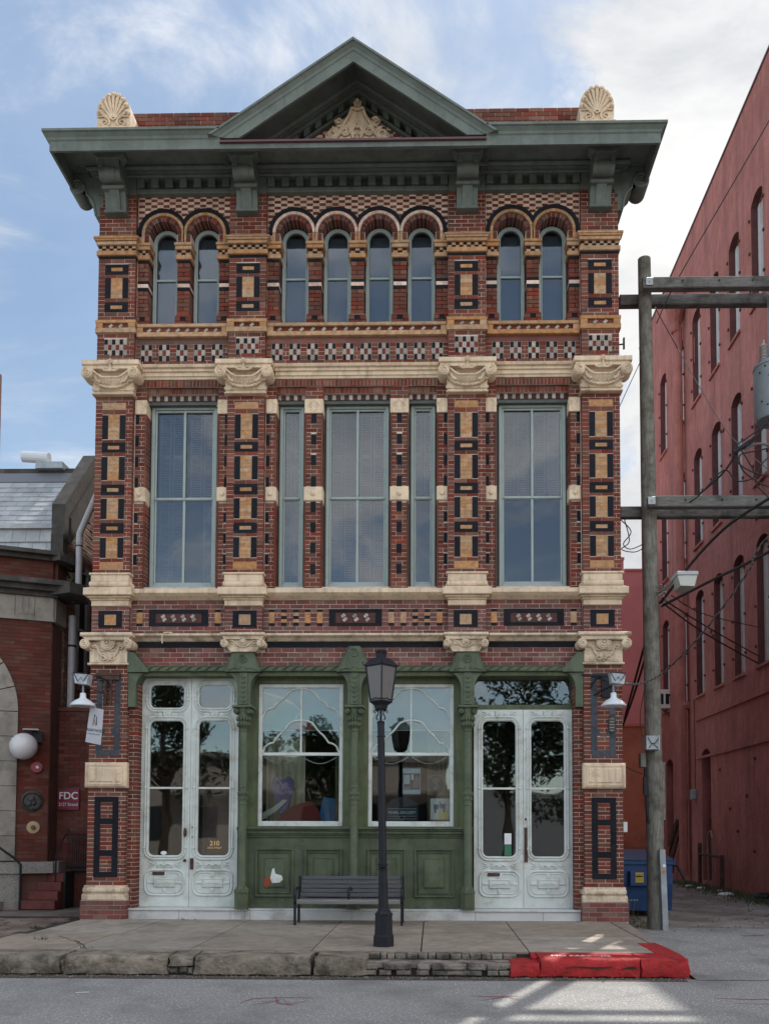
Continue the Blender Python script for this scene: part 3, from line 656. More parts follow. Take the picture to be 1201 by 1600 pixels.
# ---------------- 3rd floor base zone (9.08 - 9.80)
for i, c in enumerate(PC):
    c2 = c+(.01 if i == 1 else -.01 if i == 2 else 0)
    # checker panel of upright blocks
    ex = [(c2-.185, c2+.185, 9.257, 9.531)]
    field(c-PH, c+PH, 9.08, 9.62, 0, .10, ex)
    for r in range(3):
        for q in range(6):
            m_ = PALEBRICK if (q+r) % 2 else (BRICK if r == 1 else DARKBRICK)
            x = c2-.185+.37*q/6; blk(x+.003, x+.37/6-.003, 9.257+.0913*r+.003, 9.257+.0913*(r+1)-.003, m_, 'checker_block', 0)
    # tan double band with diamonds
    for (z0, z1) in ((9.785, 9.838), (9.625, 9.705)):
        b = MB(); b.bev(c-.325, c+.325, -.035, .11, z0, z1, TAN, .006); child(b, 'tan_band', B)
    b = MB(); b.box(c-.30, c+.30, .002, .10, 9.705, 9.785, BRICK); bo = child(b, 'band_panel', B)
    for s2 in (-1, 1):
        blk(c+s2*.262-.055, c+s2*.262+.055, 9.706, 9.784, TAN, 'tan_block', -.03)
        d = MB(); d.box(-.034, .034, -.012, .012, -.022, .022, PALEBRICK, M=Matrix.Translation((c+s2*.08, 0, 9.745)) @ Matrix.Rotation(radians(-42), 4, 'Y')); child(d, 'diamond_block', bo)
    # panelled shaft 9.838 - 10.86
    ex = [(c2-.19, c2+.19, 10.605, 10.773), (c2-.19, c2+.19, 9.976, 10.143), (c2-.19, c2+.19, 10.207, 10.547)]
    ex = [(c2-.19, c2+.19, 9.976, 10.773)]; gapfill(c2-.19, c2+.19, 10.143, 10.207); gapfill(c2-.19, c2+.19, 10.547, 10.605)
    field(c-PH, c+PH, 9.838, 10.86, 0, .10, ex)
    for (z0, z1) in ((10.605, 10.773), (9.976, 10.143)):
        zc = (z0+z1)/2
        for (a, b2, p, q) in ((-.189, .189, zc+.031, z1), (-.189, .189, z0, zc-.031), (-.189, -.096, zc-.03, zc+.03), (.096, .189, zc-.03, zc+.03)): blk(c2+a, c2+b2, p+.001, q-.001, DARKBRICK, 'black_block', -.006)
        blk(c2-.094, c2+.094, zc-.029, zc+.029, TAN, 'tan_block', -.004)
    for s2 in (-1, 1): blk(c2+s2*.142-.046, c2+s2*.142+.046, 10.209, 10.545, DARKBRICK, 'black_block', -.006)
    for k in range(5): blk(c2-.094, c2+.094, 10.209+.0672*k, 10.209+.0672*(k+1)-.001, TAN, 'tan_brick', -.003)
    BW.box(c-.30, c+.30, .0, .10, 10.862, 10.908, DARKBRICK)
    # cap band
    b = MB(); b.bev(c-.325, c+.325, -.04, .11, 10.91, 10.985, TAN, .008); child(b, 'tan_band', B)
    n = 10
    for k in range(n):
        x = c-.305+.61*k/n
        for r in range(2): BW.box(x+.002, x+.061-.002, -.012, .10, 10.987+.045*r+.002, 10.987+.045*(r+1)-.002, (TAN, DARKBRICK)[(k+r) % 2])
    b = MB(); b.box(c-.30, c+.30, -.002, .1, 10.985, 11.08, BRICK); b.bev(c-.325, c+.325, -.05, .11, 11.079, 11.135, TAN, .006)
    b.prism([(c-.325, 11.135), (c+.325, 11.135), (c+.36, 11.165), (c-.36, 11.165)], -.07, .11, TAN); b.bev(c-.365, c+.365, -.085, .11, 11.165, 11.20, TAN, .006); child(b, 'tan_capital', B)
    field(c-PH, c+PH, 11.20, 12.0, 0, .10)
# bays: band, checkers, sills
for (x0, x1, groups) in ((-3.59, -2.07, [-3.42+.288*k for k in range(5)]), (2.07, 3.59, [2.268+.288*k for k in range(5)]), (-1.47, 1.47, [-1.295+.2877*k for k in range(10)])):
    ex = [(g-.092, g+.092, 9.206, 9.489) for g in groups]
    field(x0, x1, 9.085, 9.49, .10, .16, ex, bl=.21)
    for g in groups:
        for r in range(3):
            for q in range(3):
                m_ = (BRICK if q == 1 else PALEBRICK) if r == 1 else (PALEBRICK if q == 1 else DARKBRICK)
                x = g-.09+.06*q; blk(x+.003, x+.057, 9.207+.0937*r+.003, 9.207+.0937*(r+1)-.003, m_, 'checker_block', .098)
    b = MB(); b.box(x0+.003, x1-.003, .098, .16, 9.492, 9.583, BRICKG); child(b, 'brick_course', B)
    for (z0, z1) in ((9.745, 9.80), (9.585, 9.66)):
        b = MB(); b.bev(x0+.02, x1-.02, .03, .15 if z0 < 9.7 else .42, z0, z1, TAN, .006); child(b, 'tan_band', B)
    b = MB(); b.box(x0+.003, x1-.003, .075, .16, 9.66, 9.745, BRICK); bo = child(b, 'band_panel', B)
    for s2 in (0, 1): blk((x0+.02, x1-.12)[s2], (x0+.12, x1-.02)[s2], 9.661, 9.744, TAN, 'tan_block', .04)
    n = 8 if x1-x0 < 2 else 15
    for k in range(n):
        xx = x0+.22+(x1-x0-.44)*k/(n-1)
        d = MB(); d.box(-.034, .034, -.012, .012, -.021, .021, PALEBRICK, M=Matrix.Translation((xx, .072, 9.702)) @ Matrix.Rotation(radians(-42+rnd.uniform(-4, 4)), 4, 'Y')); child(d, 'diamond_block', bo)
# piers of the arcade
piers3 = [(-3.585, -3.414), (-2.934, -2.734), (-2.254, -2.08), (-1.465, -1.275), (-.795, -.585), (-.105, .105), (.585, .795), (1.275, 1.465), (2.08, 2.254), (2.734, 2.934), (3.414, 3.585)]
for (a, b) in piers3:
    a0, b0 = a, b
    edgeL = abs(a) in (3.585,) and a < 0 or a in (-1.465, 2.08); edgeR = b in (3.585, -2.08, 1.465)
    field(a, b, 9.98, 10.385, .10, .34, bl=.2); field(a, b, 10.55, 10.85, .10, .34, bl=.2)
    BW.box(a, b, .097, .34, 10.387, 10.437, DARKBRICK); BW.box(a, b, .094, .34, 10.441, 10.50, CREAMBRICK); BW.box(a, b, .097, .34, 10.504, 10.548, DARKBRICK)
    # flared foot with a dark vent
    fa, fb = (a if edgeL else a-.035), (b if edgeR else b+.035); xc = (a+b)/2
    field(fa, fb, 9.80, 9.945, .085, .34, [(xc-.045, xc+.045, 9.87, 9.95)], bl=.2)
    BW.prism([(fa, 9.947), (fb, 9.947), (b, 9.98), (a, 9.98)], .09, .34, BRICK)
    blk(xc-.042, xc+.042, 9.874, 9.943, DARKBRICK, 'vent_block', .10)
    ck = MB(); ck.box(a+.0035, b-.0035, .1045, .335, 9.80, 10.86, MORTAR); child(ck, 'wall', B)
    # capital
    BW.box(a, b, .097, .34, 10.852, 10.893, DARKBRICK)
    q = MB(); ca, cb_ = (a if edgeL else a-.03), (b if edgeR else b+.03)
    q.bev(ca, cb_, .06, .36, 10.895, 10.965, TAN, .006); q.box(ca+.012, cb_-.012, .082, .35, 10.965, 11.06, BRICK)
    q.bev(ca-.004, cb_+.004, .05, .36, 11.055, 11.115, TAN, .006); q.bev(ca-.015, cb_+.015, .03, .36, 11.115, 11.16, TAN, .006); qo = child(q, 'pier_capital', B)
    w_ = cb_-ca-.05; n = 3
    for k in range(n):
        for r in range(2):
            xx = ca+.025+w_*k/n; m_ = (TAN, DARKBRICK)[(k+r) % 2]
            z0 = 10.967+.044*r; piece('checker_block', qo, xx+.002, xx+w_/n-.002, .076, .12, z0+.002, z0+.042, m_)
DARKRED = mat('dark_red_brick', (.065, .026, .024), .85, var=.3, vscale=5, bump=.4)
# arches
def arcade(xa, xb, cs):
    p2 = .345 if len(cs) > 2 else .34
    for i, c in enumerate(cs):
        lo = xa+.004 if i == 0 else c-p2+.0015; hi = xb-.004 if i == len(cs)-1 else c+p2-.0015
        lo = max(lo, c-.425); hi = min(hi, c+.425)
        ar = MB()
        ar.ringseg(c, AZ, .352, .412, -.06, pi+.06, .055, .14, DARKBRICK, (lo, hi), 26); ao = child(ar, 'arch_hood', B)
        n = 13
        t = MB()
        for k in range(n): t.ringseg(c, AZ, .303, .349, pi*k/n+.006, pi*(k+1)/n-.006, .068, .14, CREAMBRICK if len(cs) > 2 else TAN, (lo, hi), 2)
        # straight feet of the ring
        for s2 in (-1, 1): t.box(*( (c-.349, c-.303) if s2 < 0 else (c+.303, c+.349)), .068, .14, 11.162, 11.33, TAN) if (lo <= c+s2*.33 <= hi) else None
        child(t, 'arch_voussoirs', B)
        n = 11
        for k in range(n):
            v = MB(); v.ringseg(c, AZ, .226, .300, pi*k/n+.014, pi*(k+1)/n-.014, .098, .34, BRICK if k % 2 else DARKRED, (lo, hi), 2); child(v, 'brick', ao)
        for s2 in (-1, 1):
            for k in range(2):
                p, q = (c-.300, c-.236) if s2 < 0 else (c+.236, c+.300)
                p = max(p, lo); q = min(q, hi); BW.box(p, q, .098, .34, 11.163+.084*k, 11.163+.084*(k+1)-.006, BRICK)
    # spandrel filling between rings down to the capitals
        if i < len(cs)-1:
            m0 = c+p2; BW.box(c+.302, cs[i+1]-.302, .100, .14, 11.163, 11.33, BRICKG)
            BW.box(c+.302, cs[i+1]-.302, .103, .14, 11.33, 11.47, BRICKG)
    # checker field
    cw = .1035; n = round((xb-xa)/cw); cw = (xb-xa)/n; chh = .0487; rows = 14
    for r in range(rows):
        z0 = 11.98-chh*(r+1)
        for k in range(n):
            x0 = xa+cw*k; xc, zc = x0+cw/2, z0+chh/2
            if zc < 11.50 and (xc-xa > .08 and xb-xc > .08): continue
            d = min(sqrt((xc-c)**2+(zc-AZ)**2) for c in cs)
            if (zc > AZ and d < .375): continue
            BW.box(x0+.003, x0+cw-.003, .10+rnd.uniform(-.0015, .0015), .13, z0+.003, z0+chh-.003, (CREAMBRICK, BRICK)[(k+r) % 2], back=False)
arcade(-3.585, -2.08, [-3.174, -2.494]); arcade(-1.465, 1.465, [-1.035, -.345, .345, 1.035]); arcade(2.08, 3.585, [2.494, 3.174])

# ---------------- windows
SHUT = mat('interior_shutter', (.16, .15, .155), .7, var=.15, vscale=2)
CURT = mat('pale_blind', (.22, .235, .26), .8, var=.15, vscale=1.5, stretch=(8, 8, .5))
def frame_rect(mb, x0, x1, z0, z1, w, y0, y1, m, wb=None, wt=None):
    wb = wb or w; wt = wt or w
    mb.bev(x0, x0+w, y0, y1, z0, z1, m, .006); mb.bev(x1-w, x1, y0, y1, z0, z1, m, .006)
    mb.bev(x0+w, x1-w, y0+.001, y1, z0, z0+wb, m, .006); mb.bev(x0+w, x1-w, y0+.001, y1, z1-wt, z1, m, .006)
SHM = [mat('shutter_grey', (.24, .24, .25), .7, var=.2, vscale=2), mat('shutter_brown', (.29, .225, .205), .7, var=.2, vscale=2), mat('shutter_dark', (.13, .135, .15), .7, var=.2, vscale=2)]
def shutters(x0, x1, z0, z1, y, par, folds, mi=0):
    SHUT = SHM[mi]
    for k in range(folds):
        a, b = x0+(x1-x0)*k/folds+.008, x0+(x1-x0)*(k+1)/folds-.008
        s_ = MB(); frame_rect(s_, a, b, z0, z1, .035, y, y+.03, SHUT)
        s_.box(a+.035, b-.035, y+.001, y+.029, (z0+z1)/2-.03, (z0+z1)/2+.03, SHUT)
        n = int((z1-z0)/.042)
        for q in range(n):
            zz = z0+.05+(z1-z0-.1)*q/n; s_.add([(a+.036, y+.004, zz), (b-.036, y+.004, zz), (b-.036, y+.028, zz+.036), (a+.036, y+.028, zz+.036)], [(0, 1, 2, 3)], SHUT)
        child(s_, 'interior_shutter', par)
def win2(x0, x1, dbl, sh):
    m = MB(); frame_rect(m, x0, x1, 5.52, 8.545, .055, .29, .36, SASH, .075, .05)
    wo = child(m, 'window', B)
    j = MB(); j.box(x0-.10, x0-.001, .335, .37, 5.45, 8.60, JAMB); j.box(x1+.001, x1+.10, .335, .37, 5.45, 8.60, JAMB); j.box(x0-.0, x1, .34, .37, 8.546, 8.62, JAMB); j.box(x0, x1, .31, .42, 5.438, 5.519, JAMB); child(j, 'window_box', wo)
    for (z0, z1, y) in ((7.03, 8.49, .315), (5.60, 7.0, .335)):
        s_ = MB(); frame_rect(s_, x0+.056, x1-.056, z0-.03 if z0 > 7 else z0, z1+(.02 if z0 < 7 else 0), .028, y, y+.03, SASH, .04, .03)
        if dbl: s_.bev((x0+x1)/2-.02, (x0+x1)/2+.02, y-.004, y+.03, z0, z1, SASH, .006)
        child(s_, 'sash', wo)
    xm = (x0+x1)/2
    for (z0, z1) in ((5.62, 7.02), (7.03, 8.48)):
        for (pa, pb) in (((x0+.08, xm-.003), (xm+.003, x1-.08)) if dbl else ((x0+.08, x1-.08),)):
            g = MB(); cx_, cz_ = (pa+pb)/2, (z0+z1)/2; g.box((pa-pb)/2, (pb-pa)/2, -.002, .002, (z0-z1)/2, (z1-z0)/2, GLASSU)
            Mx = Matrix.Translation((cx_, .356, cz_)) @ Matrix.Rotation(radians(rnd.uniform(-.25, .25)), 4, 'X') @ Matrix.Rotation(radians(rnd.uniform(-.6, .6)), 4, 'Z'); g.v = [tuple(Mx @ Vector(v)) for v in g.v]; child(g, 'pane', wo)
    for ss in sh: shutters(*ss[:4], .42, wo, ss[4], ss[5])
win2(-3.375, -2.295, True, [(-3.28, -2.86, 7.05, 8.45, 2, 0), (-3.28, -2.86, 5.6, 7.0, 2, 2), (-2.78, -2.34, 7.05, 8.45, 2, 1), (-2.55, -2.34, 5.6, 7.0, 1, 2)])
win2(-1.268, -.872, False, [(-1.22, -.92, 7.05, 8.45, 2, 0), (-1.22, -.92, 5.6, 7.0, 2, 2)])
win2(-.512, .512, True, [(-.46, -.02, 7.05, 8.45, 2, 2), (.02, .46, 7.05, 8.45, 2, 0), (-.46, -.02, 5.6, 7.0, 2, 1), (.02, .46, 5.6, 7.0, 2, 1)])
win2(.868, 1.265, False, [(.91, 1.22, 7.1, 8.45, 2, 0)])
win2(2.295, 3.375, True, [(2.36, 2.8, 7.1, 8.45, 2, 2), (2.86, 3.3, 7.1, 8.45, 2, 0)])
def win3(c):
    m = MB(); R0, R1 = .222, .168; zc = 11.31
    m.ringseg(c, zc, R1, R0, 0, pi, .30, .36, SASH, None, 18)
    m.box(c-R0, c-R1, .30, .36, 9.805, zc, SASH); m.box(c+R1, c+R0, .30, .36, 9.805, zc, SASH); m.box(c-R1, c+R1, .305, .36, 9.805, 9.85, SASH)
    wo = child(m, 'arched_window', B)
    s_ = MB(); s_.tube([(c-R1-.004, .30, 9.85)]+[(c+(R1+.004)*cos(pi-pi*k/16), .30, zc+(R1+.004)*sin(pi-pi*k/16)) for k in range(17)]+[(c+R1+.004, .30, 9.85)], .010, SASH, 6)
    s_.box(c-R1, c+R1, .31, .35, 10.675, 10.705, SASH); child(s_, 'sash', wo)
    g = MB(); pl = [(c-R1-.01, 9.83), (c+R1+.01, 9.83)]+[(c+(R1+.01)*cos(pi*k/16), zc+(R1+.01)*sin(pi*k/16)) for k in range(17)]; g.prism(pl, .335, .339, GLASSU); child(g, 'pane', wo)
    j = MB(); j.ringseg(c, zc, .20, .26, 0, pi, .345, .40, JAMB, None, 14); j.box(c-.28, c-.20, .345, .40, 9.8, zc, JAMB); j.box(c+.20, c+.28, .345, .40, 9.8, zc, JAMB); child(j, 'window_box', wo)
    b = MB(); b.box(c-.21, c+.21, .43, .434, 9.75, 11.46, CURT); child(b, 'roller_blind', wo)
for c, r in open3: win3(c)

# ---------------- entablature frieze, dentils, cornice
for (x0, x1, nd) in ((-3.597, -2.064, 7), (-1.472, 1.472, 13), (2.064, 3.597, 7)):
    f = MB(); f.box(x0, x1, .10, .30, 11.965, 12.20, GREY); f.bev(x0, x1, -.005, .12, 11.958, 12.035, GREY, .01); f.box(x0, x1, .0, .12, 12.198, 12.215, GREY)
    fo = child(f, 'frieze', B)
    for k in range(nd):
        xx = x0+.07+(x1-x0-.14)*(k/(nd-1)); piece('dentil', fo, xx-.058, xx+.058, -.03, .11, 12.05, 12.197, GREY)
fz = MB()
for c in PC: fz.box(c-.295, c+.295, -.012, .30, 11.93, 12.22, GREY)
# stepped bed moulding along the front and sides
for (y, z0, z1) in ((-.035, 12.20, 12.22), (-.055, 12.22, 12.245), (-.12, 12.245, 12.262), (-.17, 12.262, 12.305)):
    fz.box(-4.19+y, 4.19-y, y, .42, z0, z1, GREY)
for (y, z, r_) in ((-.045, 12.212, .022), (-.165, 12.262, .034)):
    fz.tube([(-4.19+y, .40, z), (-4.19+y, y, z), (4.19-y, y, z), (4.19-y, .40, z)], r_, GREY, 8)
child(fz, 'bed_moulding', B, auto=40)
# soffit and roof slab
rs = MB(); rs.box(-4.68, -2.01, -.85, .42, 12.307, 12.335, GREY); rs.box(2.01, 4.68, -.85, .42, 12.307, 12.335, GREY); rs.box(-2.01, 2.01, -.60, .42, 12.307, 12.334, GREY); rs.box(-4.18, 4.18, .42, 13, 12.25, 12.33, GREY)
child(rs, 'soffit', B)
# fascia + crown: horizontal profile (y,z) ; left part, right part, lower centre part
Zb = 12.02
fas = [(-.86, Zb), (-.86, Zb+.15), (-.875, Zb+.165), (-.885, Zb+.20), (-.925, Zb+.245), (-.95, Zb+.255), (-.95, Zb+.292), (-.90, Zb+.30), (-.82, Zb+.30), (-.82, Zb)]
for (a, b) in ((-4.75, -2.03), (2.03, 4.75)):
    s_ = -1 if a < 0 else 1
    c_ = MB(); va = []; outx, inx = (a, b) if s_ < 0 else (b, a)
    ring0 = [(outx+s_*((-p[0])-.95)*1.0, p[0], p[1]) for p in fas]; ring1 = [(inx, p[0], p[1]) for p in fas]
    n = len(fas); c_.add(ring0+ring1, [tuple(range(n)), tuple(range(2*n-1, n-1, -1))]+[(i, i+n, (i+1) % n+n, (i+1) % n) for i in range(n)], GREY)
    # return along the side
    vs = []
    for (px, pz) in fas: vs.append((s_*(4.75-.95-px) if False else s_*(4.75+(-.95-px)), px, pz))
    vs2 = [(v[0], .42, v[2]) for v in vs]
    c_.add(vs+vs2, [tuple(range(n)), tuple(range(2*n-1, n-1, -1))]+[(i, i+n, (i+1) % n+n, (i+1) % n) for i in range(n)], GREY)
    child(c_, 'cornice', B)
c_ = MB(); c_.box(-2.03, 2.03, -.859, -.80, Zb, Zb+.075, GREY); c_.prism([(-.80, Zb+.04), (-.80, Zb+.07), (-.60, 12.30), (-.60, 12.27)], -2.03, 2.03, GREY, 'x'); child(c_, 'cornice', B)
fl = MB(); fl.prism([(-.90, Zb+.078), (-.90, Zb+.108), (-.62, 12.337), (.05, 12.36), (.05, 12.337), (-.60, 12.337), (-.80, Zb+.078)], -2.03, 2.03, MAROON, 'x'); child(fl, 'flashing', B)
# raking cornice of the gable
SL = .684; AP = 13.70
def rake(prof, m, name, x_end=2.10, apex=AP, end_clip=None):
    # prof: (y, drop below top line)
    for s_ in (-1, 1):
        r_ = MB(); n = len(prof)
        v0 = [(0, y, apex-d) for y, d in prof]; v1 = []
        for (y, d) in prof:
            zl = end_clip if end_clip is not None else None
            x = x_end
            if zl is not None: x = min(x_end, (apex-d-zl)/SL)
            v1.append((s_*x, y, apex-d-SL*x))
        r_.add(v0+v1, [tuple(range(n)), tuple(range(2*n-1, n-1, -1))]+[(i, i+n, (i+1) % n+n, (i+1) % n) for i in range(n)], m)
        child(r_, name, B)
rake([(-.86, .318), (-.86, .155), (-.875, .14), (-.885, .10), (-.925, .05), (-.95, .042), (-.95, .004), (-.90, 0), (-.82, 0), (-.82, .318)], GREY, 'raking_cornice', 2.3, AP, 12.19)
rake([(-.90, .001), (-.90, .03), (.4, .03), (.4, .001)], GREY, 'gable_roof', 2.1)
rake([(-.22, .03), (-.22, .055), (-.19, .085), (-.15, .09), (-.15, .105), (-.08, .11), (-.075, .135), (-.05, .145), (.3, .145), (.3, .03)], GREY, 'raking_moulding', 2.0)
rake([(.10, .145), (.10, .29), (.3, .29), (.3, .145)], GREY, 'raking_frieze', 1.75)
rake([(-.02, .262), (-.02, .315), (.3, .315), (.3, .262)], GREY, 'raking_frieze', 1.75)
for s_ in (-1, 1):
    for k in range(8):
        xx = .085+.185*k; d = MB(); x0, x1 = xx-.045, xx+.045
        d.add([(s_*x, y, AP-dd-SL*x) for y in (-.045, .11) for (x, dd) in ((x0, .25), (x1, .25), (x1, .147), (x0, .147))], [(0, 1, 2, 3), (7, 6, 5, 4), (0, 4, 5, 1), (1, 5, 6, 2), (2, 6, 7, 3), (3, 7, 4, 0)], GREY); child(d, 'dentil', B)
# tympanum of checkered bricks
ty = MB(); ty.prism([(-1.68, 12.34), (1.68, 12.34), (0, 13.49)], .062, .30, MORTAR); child(ty, 'tympanum_wall', B)
r = 0; z = 12.34
while z < 13.42:
    hw = (13.47-z-.05)/SL; k = -12; off = 0
    for k in range(-13, 14):
        x0 = k*.115
        if abs(x0+.05) < hw: BW.box(x0+.003, x0+.112, .052, .10, z+.003, z+.052, (CREAMBRICK, BRICK)[(k+r) % 2], back=False)
    z += .056; r += 1
# pediment ornament
og = MB(); pl = [(-.52, 12.70), (.52, 12.70), (.52, 12.83), (.44, 12.92), (.36, 12.88), (.33, 12.98), (.38, 13.07), (.28, 13.11), (.22, 13.05), (.15, 13.15), (.10, 13.27), (.045, 13.30), (.07, 13.37), (0, 13.45), (-.07, 13.37), (-.045, 13.30), (-.10, 13.27), (-.15, 13.15), (-.22, 13.05), (-.28, 13.11), (-.38, 13.07), (-.33, 12.98), (-.36, 12.88), (-.44, 12.92), (-.52, 12.83)]
og.prism(pl, -.10, .06, CREAM); oo = child(og, 'gable_ornament', B)
t = MB()
for s_ in (-1, 1):
    t.spiral(s_*.40, 12.82, -.125, .10, 1.9, pi/2, s_, .028, CREAM); t.spiral(s_*.20, 12.87, -.125, .075, 1.5, 0 if s_ < 0 else pi, s_, .025, CREAM); t.spiral(s_*.30, 13.05, -.125, .05, 1.2, pi, -s_, .022, CREAM)
    t.tube([(s_*x, -.13, z) for x, z in ((.50, 12.74), (.30, 12.80), (.22, 12.98), (.13, 13.12), (.09, 13.25), (0, 13.22))], .026, CREAM, 6)
    t.tube([(s_*x, -.13, z) for x, z in ((.05, 12.74), (.10, 12.84), (.04, 12.95), (0, 13.05))], .026, CREAM, 6)
    t.tube([(s_*x, -.13, z) for x, z in ((.30, 12.95), (.15, 12.93), (.03, 12.80))], .02, CREAM, 6)
t.ball((0, -.13, 13.37), .035, CREAM, 8); t.ball((0, -.13, 12.93), .03, CREAM, 8); child(t, 'scroll_ornament', oo, auto=50)
# console brackets : profile in (outward d, z)
def bprof():
    p = [(-.05, 12.30), (.49, 12.30), (.49, 12.275), (.43, 12.245), (.415, 12.20)]
    for k in range(13):
        a = radians(75-k*24); p.append((.375+.135*cos(a), 12.085+.135*sin(a)))
    p += [(.275, 12.02), (.245, 12.04), (.24, 11.95), (.19, 11.90), (.14, 11.84), (.115, 11.76), (.10, 11.66), (.085, 11.60), (.06, 11.585), (-.05, 11.585)]
    return p
BP = bprof()
FP = [(-.05, 12.30), (.49, 12.30), (.49, 12.27), (.45, 12.20), (.435, 12.10)]+[(.33+.112*cos(radians(62-k*21)), 12.036+.112*sin(radians(62-k*21))) for k in range(11)]+[(.24, 11.99), (.22, 11.95), (.20, 11.90), (.15, 11.84), (.125, 11.76), (.11, 11.66), (.10, 11.60), (.06, 11.575), (-.05, 11.575)]
def bracket(kind, c, s_=1):
    b = MB()
    if kind == 'front':
        b.prism([(-d, z) for d, z in FP], c-.168, c+.168, GREY, 'x')
        b.prism([(-(d+.014) if d > .05 else -d, z) for d, z in FP[4:17]]+[(-.1, 11.95), (-.1, 12.08)], c-.085, c+.085, GREY, 'x'); b.box(c-.168, c-.09, -.46, -.40, 12.08, 12.20, GREY); b.box(c+.09, c+.168, -.46, -.40, 12.08, 12.20, GREY)
        b.prism([(c-.245, 12.30), (c-.245, 12.265), (c-.21, 12.225), (c-.168, 12.19), (c+.168, 12.19), (c+.21, 12.225), (c+.245, 12.265), (c+.245, 12.30)], -.50, -.30, GREY)
        b.bev(c-.185, c+.185, -.255, -.02, 11.87, 11.925, GREY, .008); b.bev(c-.18, c+.18, -.14, -.0, 11.555, 11.60, GREY, .008)
        b.prism([(-.125, 11.602), (-.135, 11.70), (-.16, 11.80), (-.22, 11.87), (-.05, 11.87), (-.05, 11.602)], c-.08, c+.08, GREY, 'x')
    else:
        x = s_*4.19
        pl = [(x+s_*d, z) for d, z in BP]
        b.prism(pl, .0, .36, GREY); b.prism([(x+s_*(d*.98), z) for d, z in BP[5:18]], -.02, .38, GREY)
        b.spiral(x+s_*.375, 12.085, -.024, .108, 1.7, 0 if s_ < 0 else pi, -s_, .022, GREY)
        b.tube([(x+s_*(d-.02), -.004, z) for d, z in BP[18:26]], .02, GREY, 6)
    child(b, 'bracket', B, auto=35)
for c in PC: bracket('front', c)
for s_ in (-1, 1): bracket('side', 0, s_)
# brick parapet behind the cornice
for (a, b) in ((-3.72, -1.55), (1.55, 3.72)):
    pb = MB(); pb.box(a, b, -.19, .2, 12.335, 13.14, MORTAR); child(pb, 'parapet', B)
    field(a-.002, b+.002, 12.74, 13.15, -.20, .2, ch=.066, m=BRICK, bl=.22)
    BW.box(a, b, -.199, .2, 12.62, 12.735, DARKBRICK)
# antefixes
for s_ in (-1, 1):
    c = s_*3.73; a = MB()
    pl = [(c-.255, 12.46), (c+.255, 12.46), (c+.262, 12.60), (c+.262, 12.74)]+[(c+.262*cos(pi*k/14), 12.74+.30*sin(pi*k/14)) for k in range(1, 14)]+[(c-.262, 12.74)]
    a.prism(pl, -.72, -.30, CREAM); a.bev(c-.275, c+.275, -.80, -.30, 12.42, 12.46, CREAM, .01); a.bev(c-.25, c+.25, -.77, -.30, 12.335, 12.42, CREAM, .01)
    ao = child(a, 'antefix', B, label='carved cream fan shaped finial on the %s end of the cornice' % ('left' if s_ < 0 else 'right'))
    t = MB()
    for k in range(9):
        an = radians(10+20*k); R = .215 if k in (0, 8) else .27+.03*sin(an)
        p0 = (c+.03*cos(an), -.735, 12.62+.03*sin(an)); p1 = (c+R*.62*cos(an), -.735, 12.62+R*1.25*sin(an)*.75+.02)
        R2 = .245; p2 = (c+.235*cos(an), -.745, 12.66+.385*sin(an))
        p2 = (c+.215*cos(an), -.742, 12.66+.345*sin(an)); t.tube([p0, ((p0[0]+p2[0])/2, -.735, (p0[2]+p2[2])/2), p2], [.010, .018, .026], CREAM, 6); t.ball((p2[0]+.012*cos(an), -.735, p2[2]+.012*sin(an)), .042, CREAM, 8, (1, .6, 1)); t.ball((p2[0], -.765, p2[2]-.005), .020, CREAM, 7)
    for s2 in (-1, 1):
        t.spiral(c+s2*.13, 12.565, -.735, .085, 1.6, pi/2, s2, .019, CREAM)
    t.tube([(c-.24, -.735, 12.66), (c-.10, -.74, 12.66), (c, -.745, 12.60), (c+.10, -.74, 12.66), (c+.24, -.735, 12.66)], .013, CREAM, 6)
    child(t, 'fan_relief', ao, auto=50)

# ---------------- body of the building
bd = MB()
bd.box(-4.18, -3.98, .33, 13, .2, 12.3, RBRICK); bd.box(3.98, 4.18, .33, 13, .2, 12.3, RBRICK); bd.box(-3.98, 3.98, 12.8, 13, .2, 12.3, RBRICK)
child(bd, 'side_wall', B)
fl = MB()
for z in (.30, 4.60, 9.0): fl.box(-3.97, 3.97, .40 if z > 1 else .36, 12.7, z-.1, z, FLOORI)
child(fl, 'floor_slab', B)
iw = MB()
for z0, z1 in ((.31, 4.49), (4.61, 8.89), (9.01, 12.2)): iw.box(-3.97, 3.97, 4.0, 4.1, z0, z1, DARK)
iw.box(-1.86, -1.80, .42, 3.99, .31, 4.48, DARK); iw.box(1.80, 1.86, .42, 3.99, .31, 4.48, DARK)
child(iw, 'interior_wall', B)
# ================================================================== shopfront (parts of the building)
# marble step, made of slabs
xs = [-3.545, -2.74, -1.93, -1.70, -1.62, -.02, 1.90, 2.95, 3.535]
for a, b in zip(xs, xs[1:]):
    s_ = MB(); s_.bev(a+.002, b-.002, .055, .60, .205, .352, MARBLE, .004); child(s_, 'marble_slab', B)
t_ = MB(); t_.bev(-3.55, -1.66, .03, .60, .354, .388, MARBLE, .006); t_.bev(-1.655, 1.66, .06, .60, .354, .386, MARBLE, .006); t_.bev(1.665, 3.54, .03, .60, .354, .388, MARBLE, .006); child(t_, 'step', B)
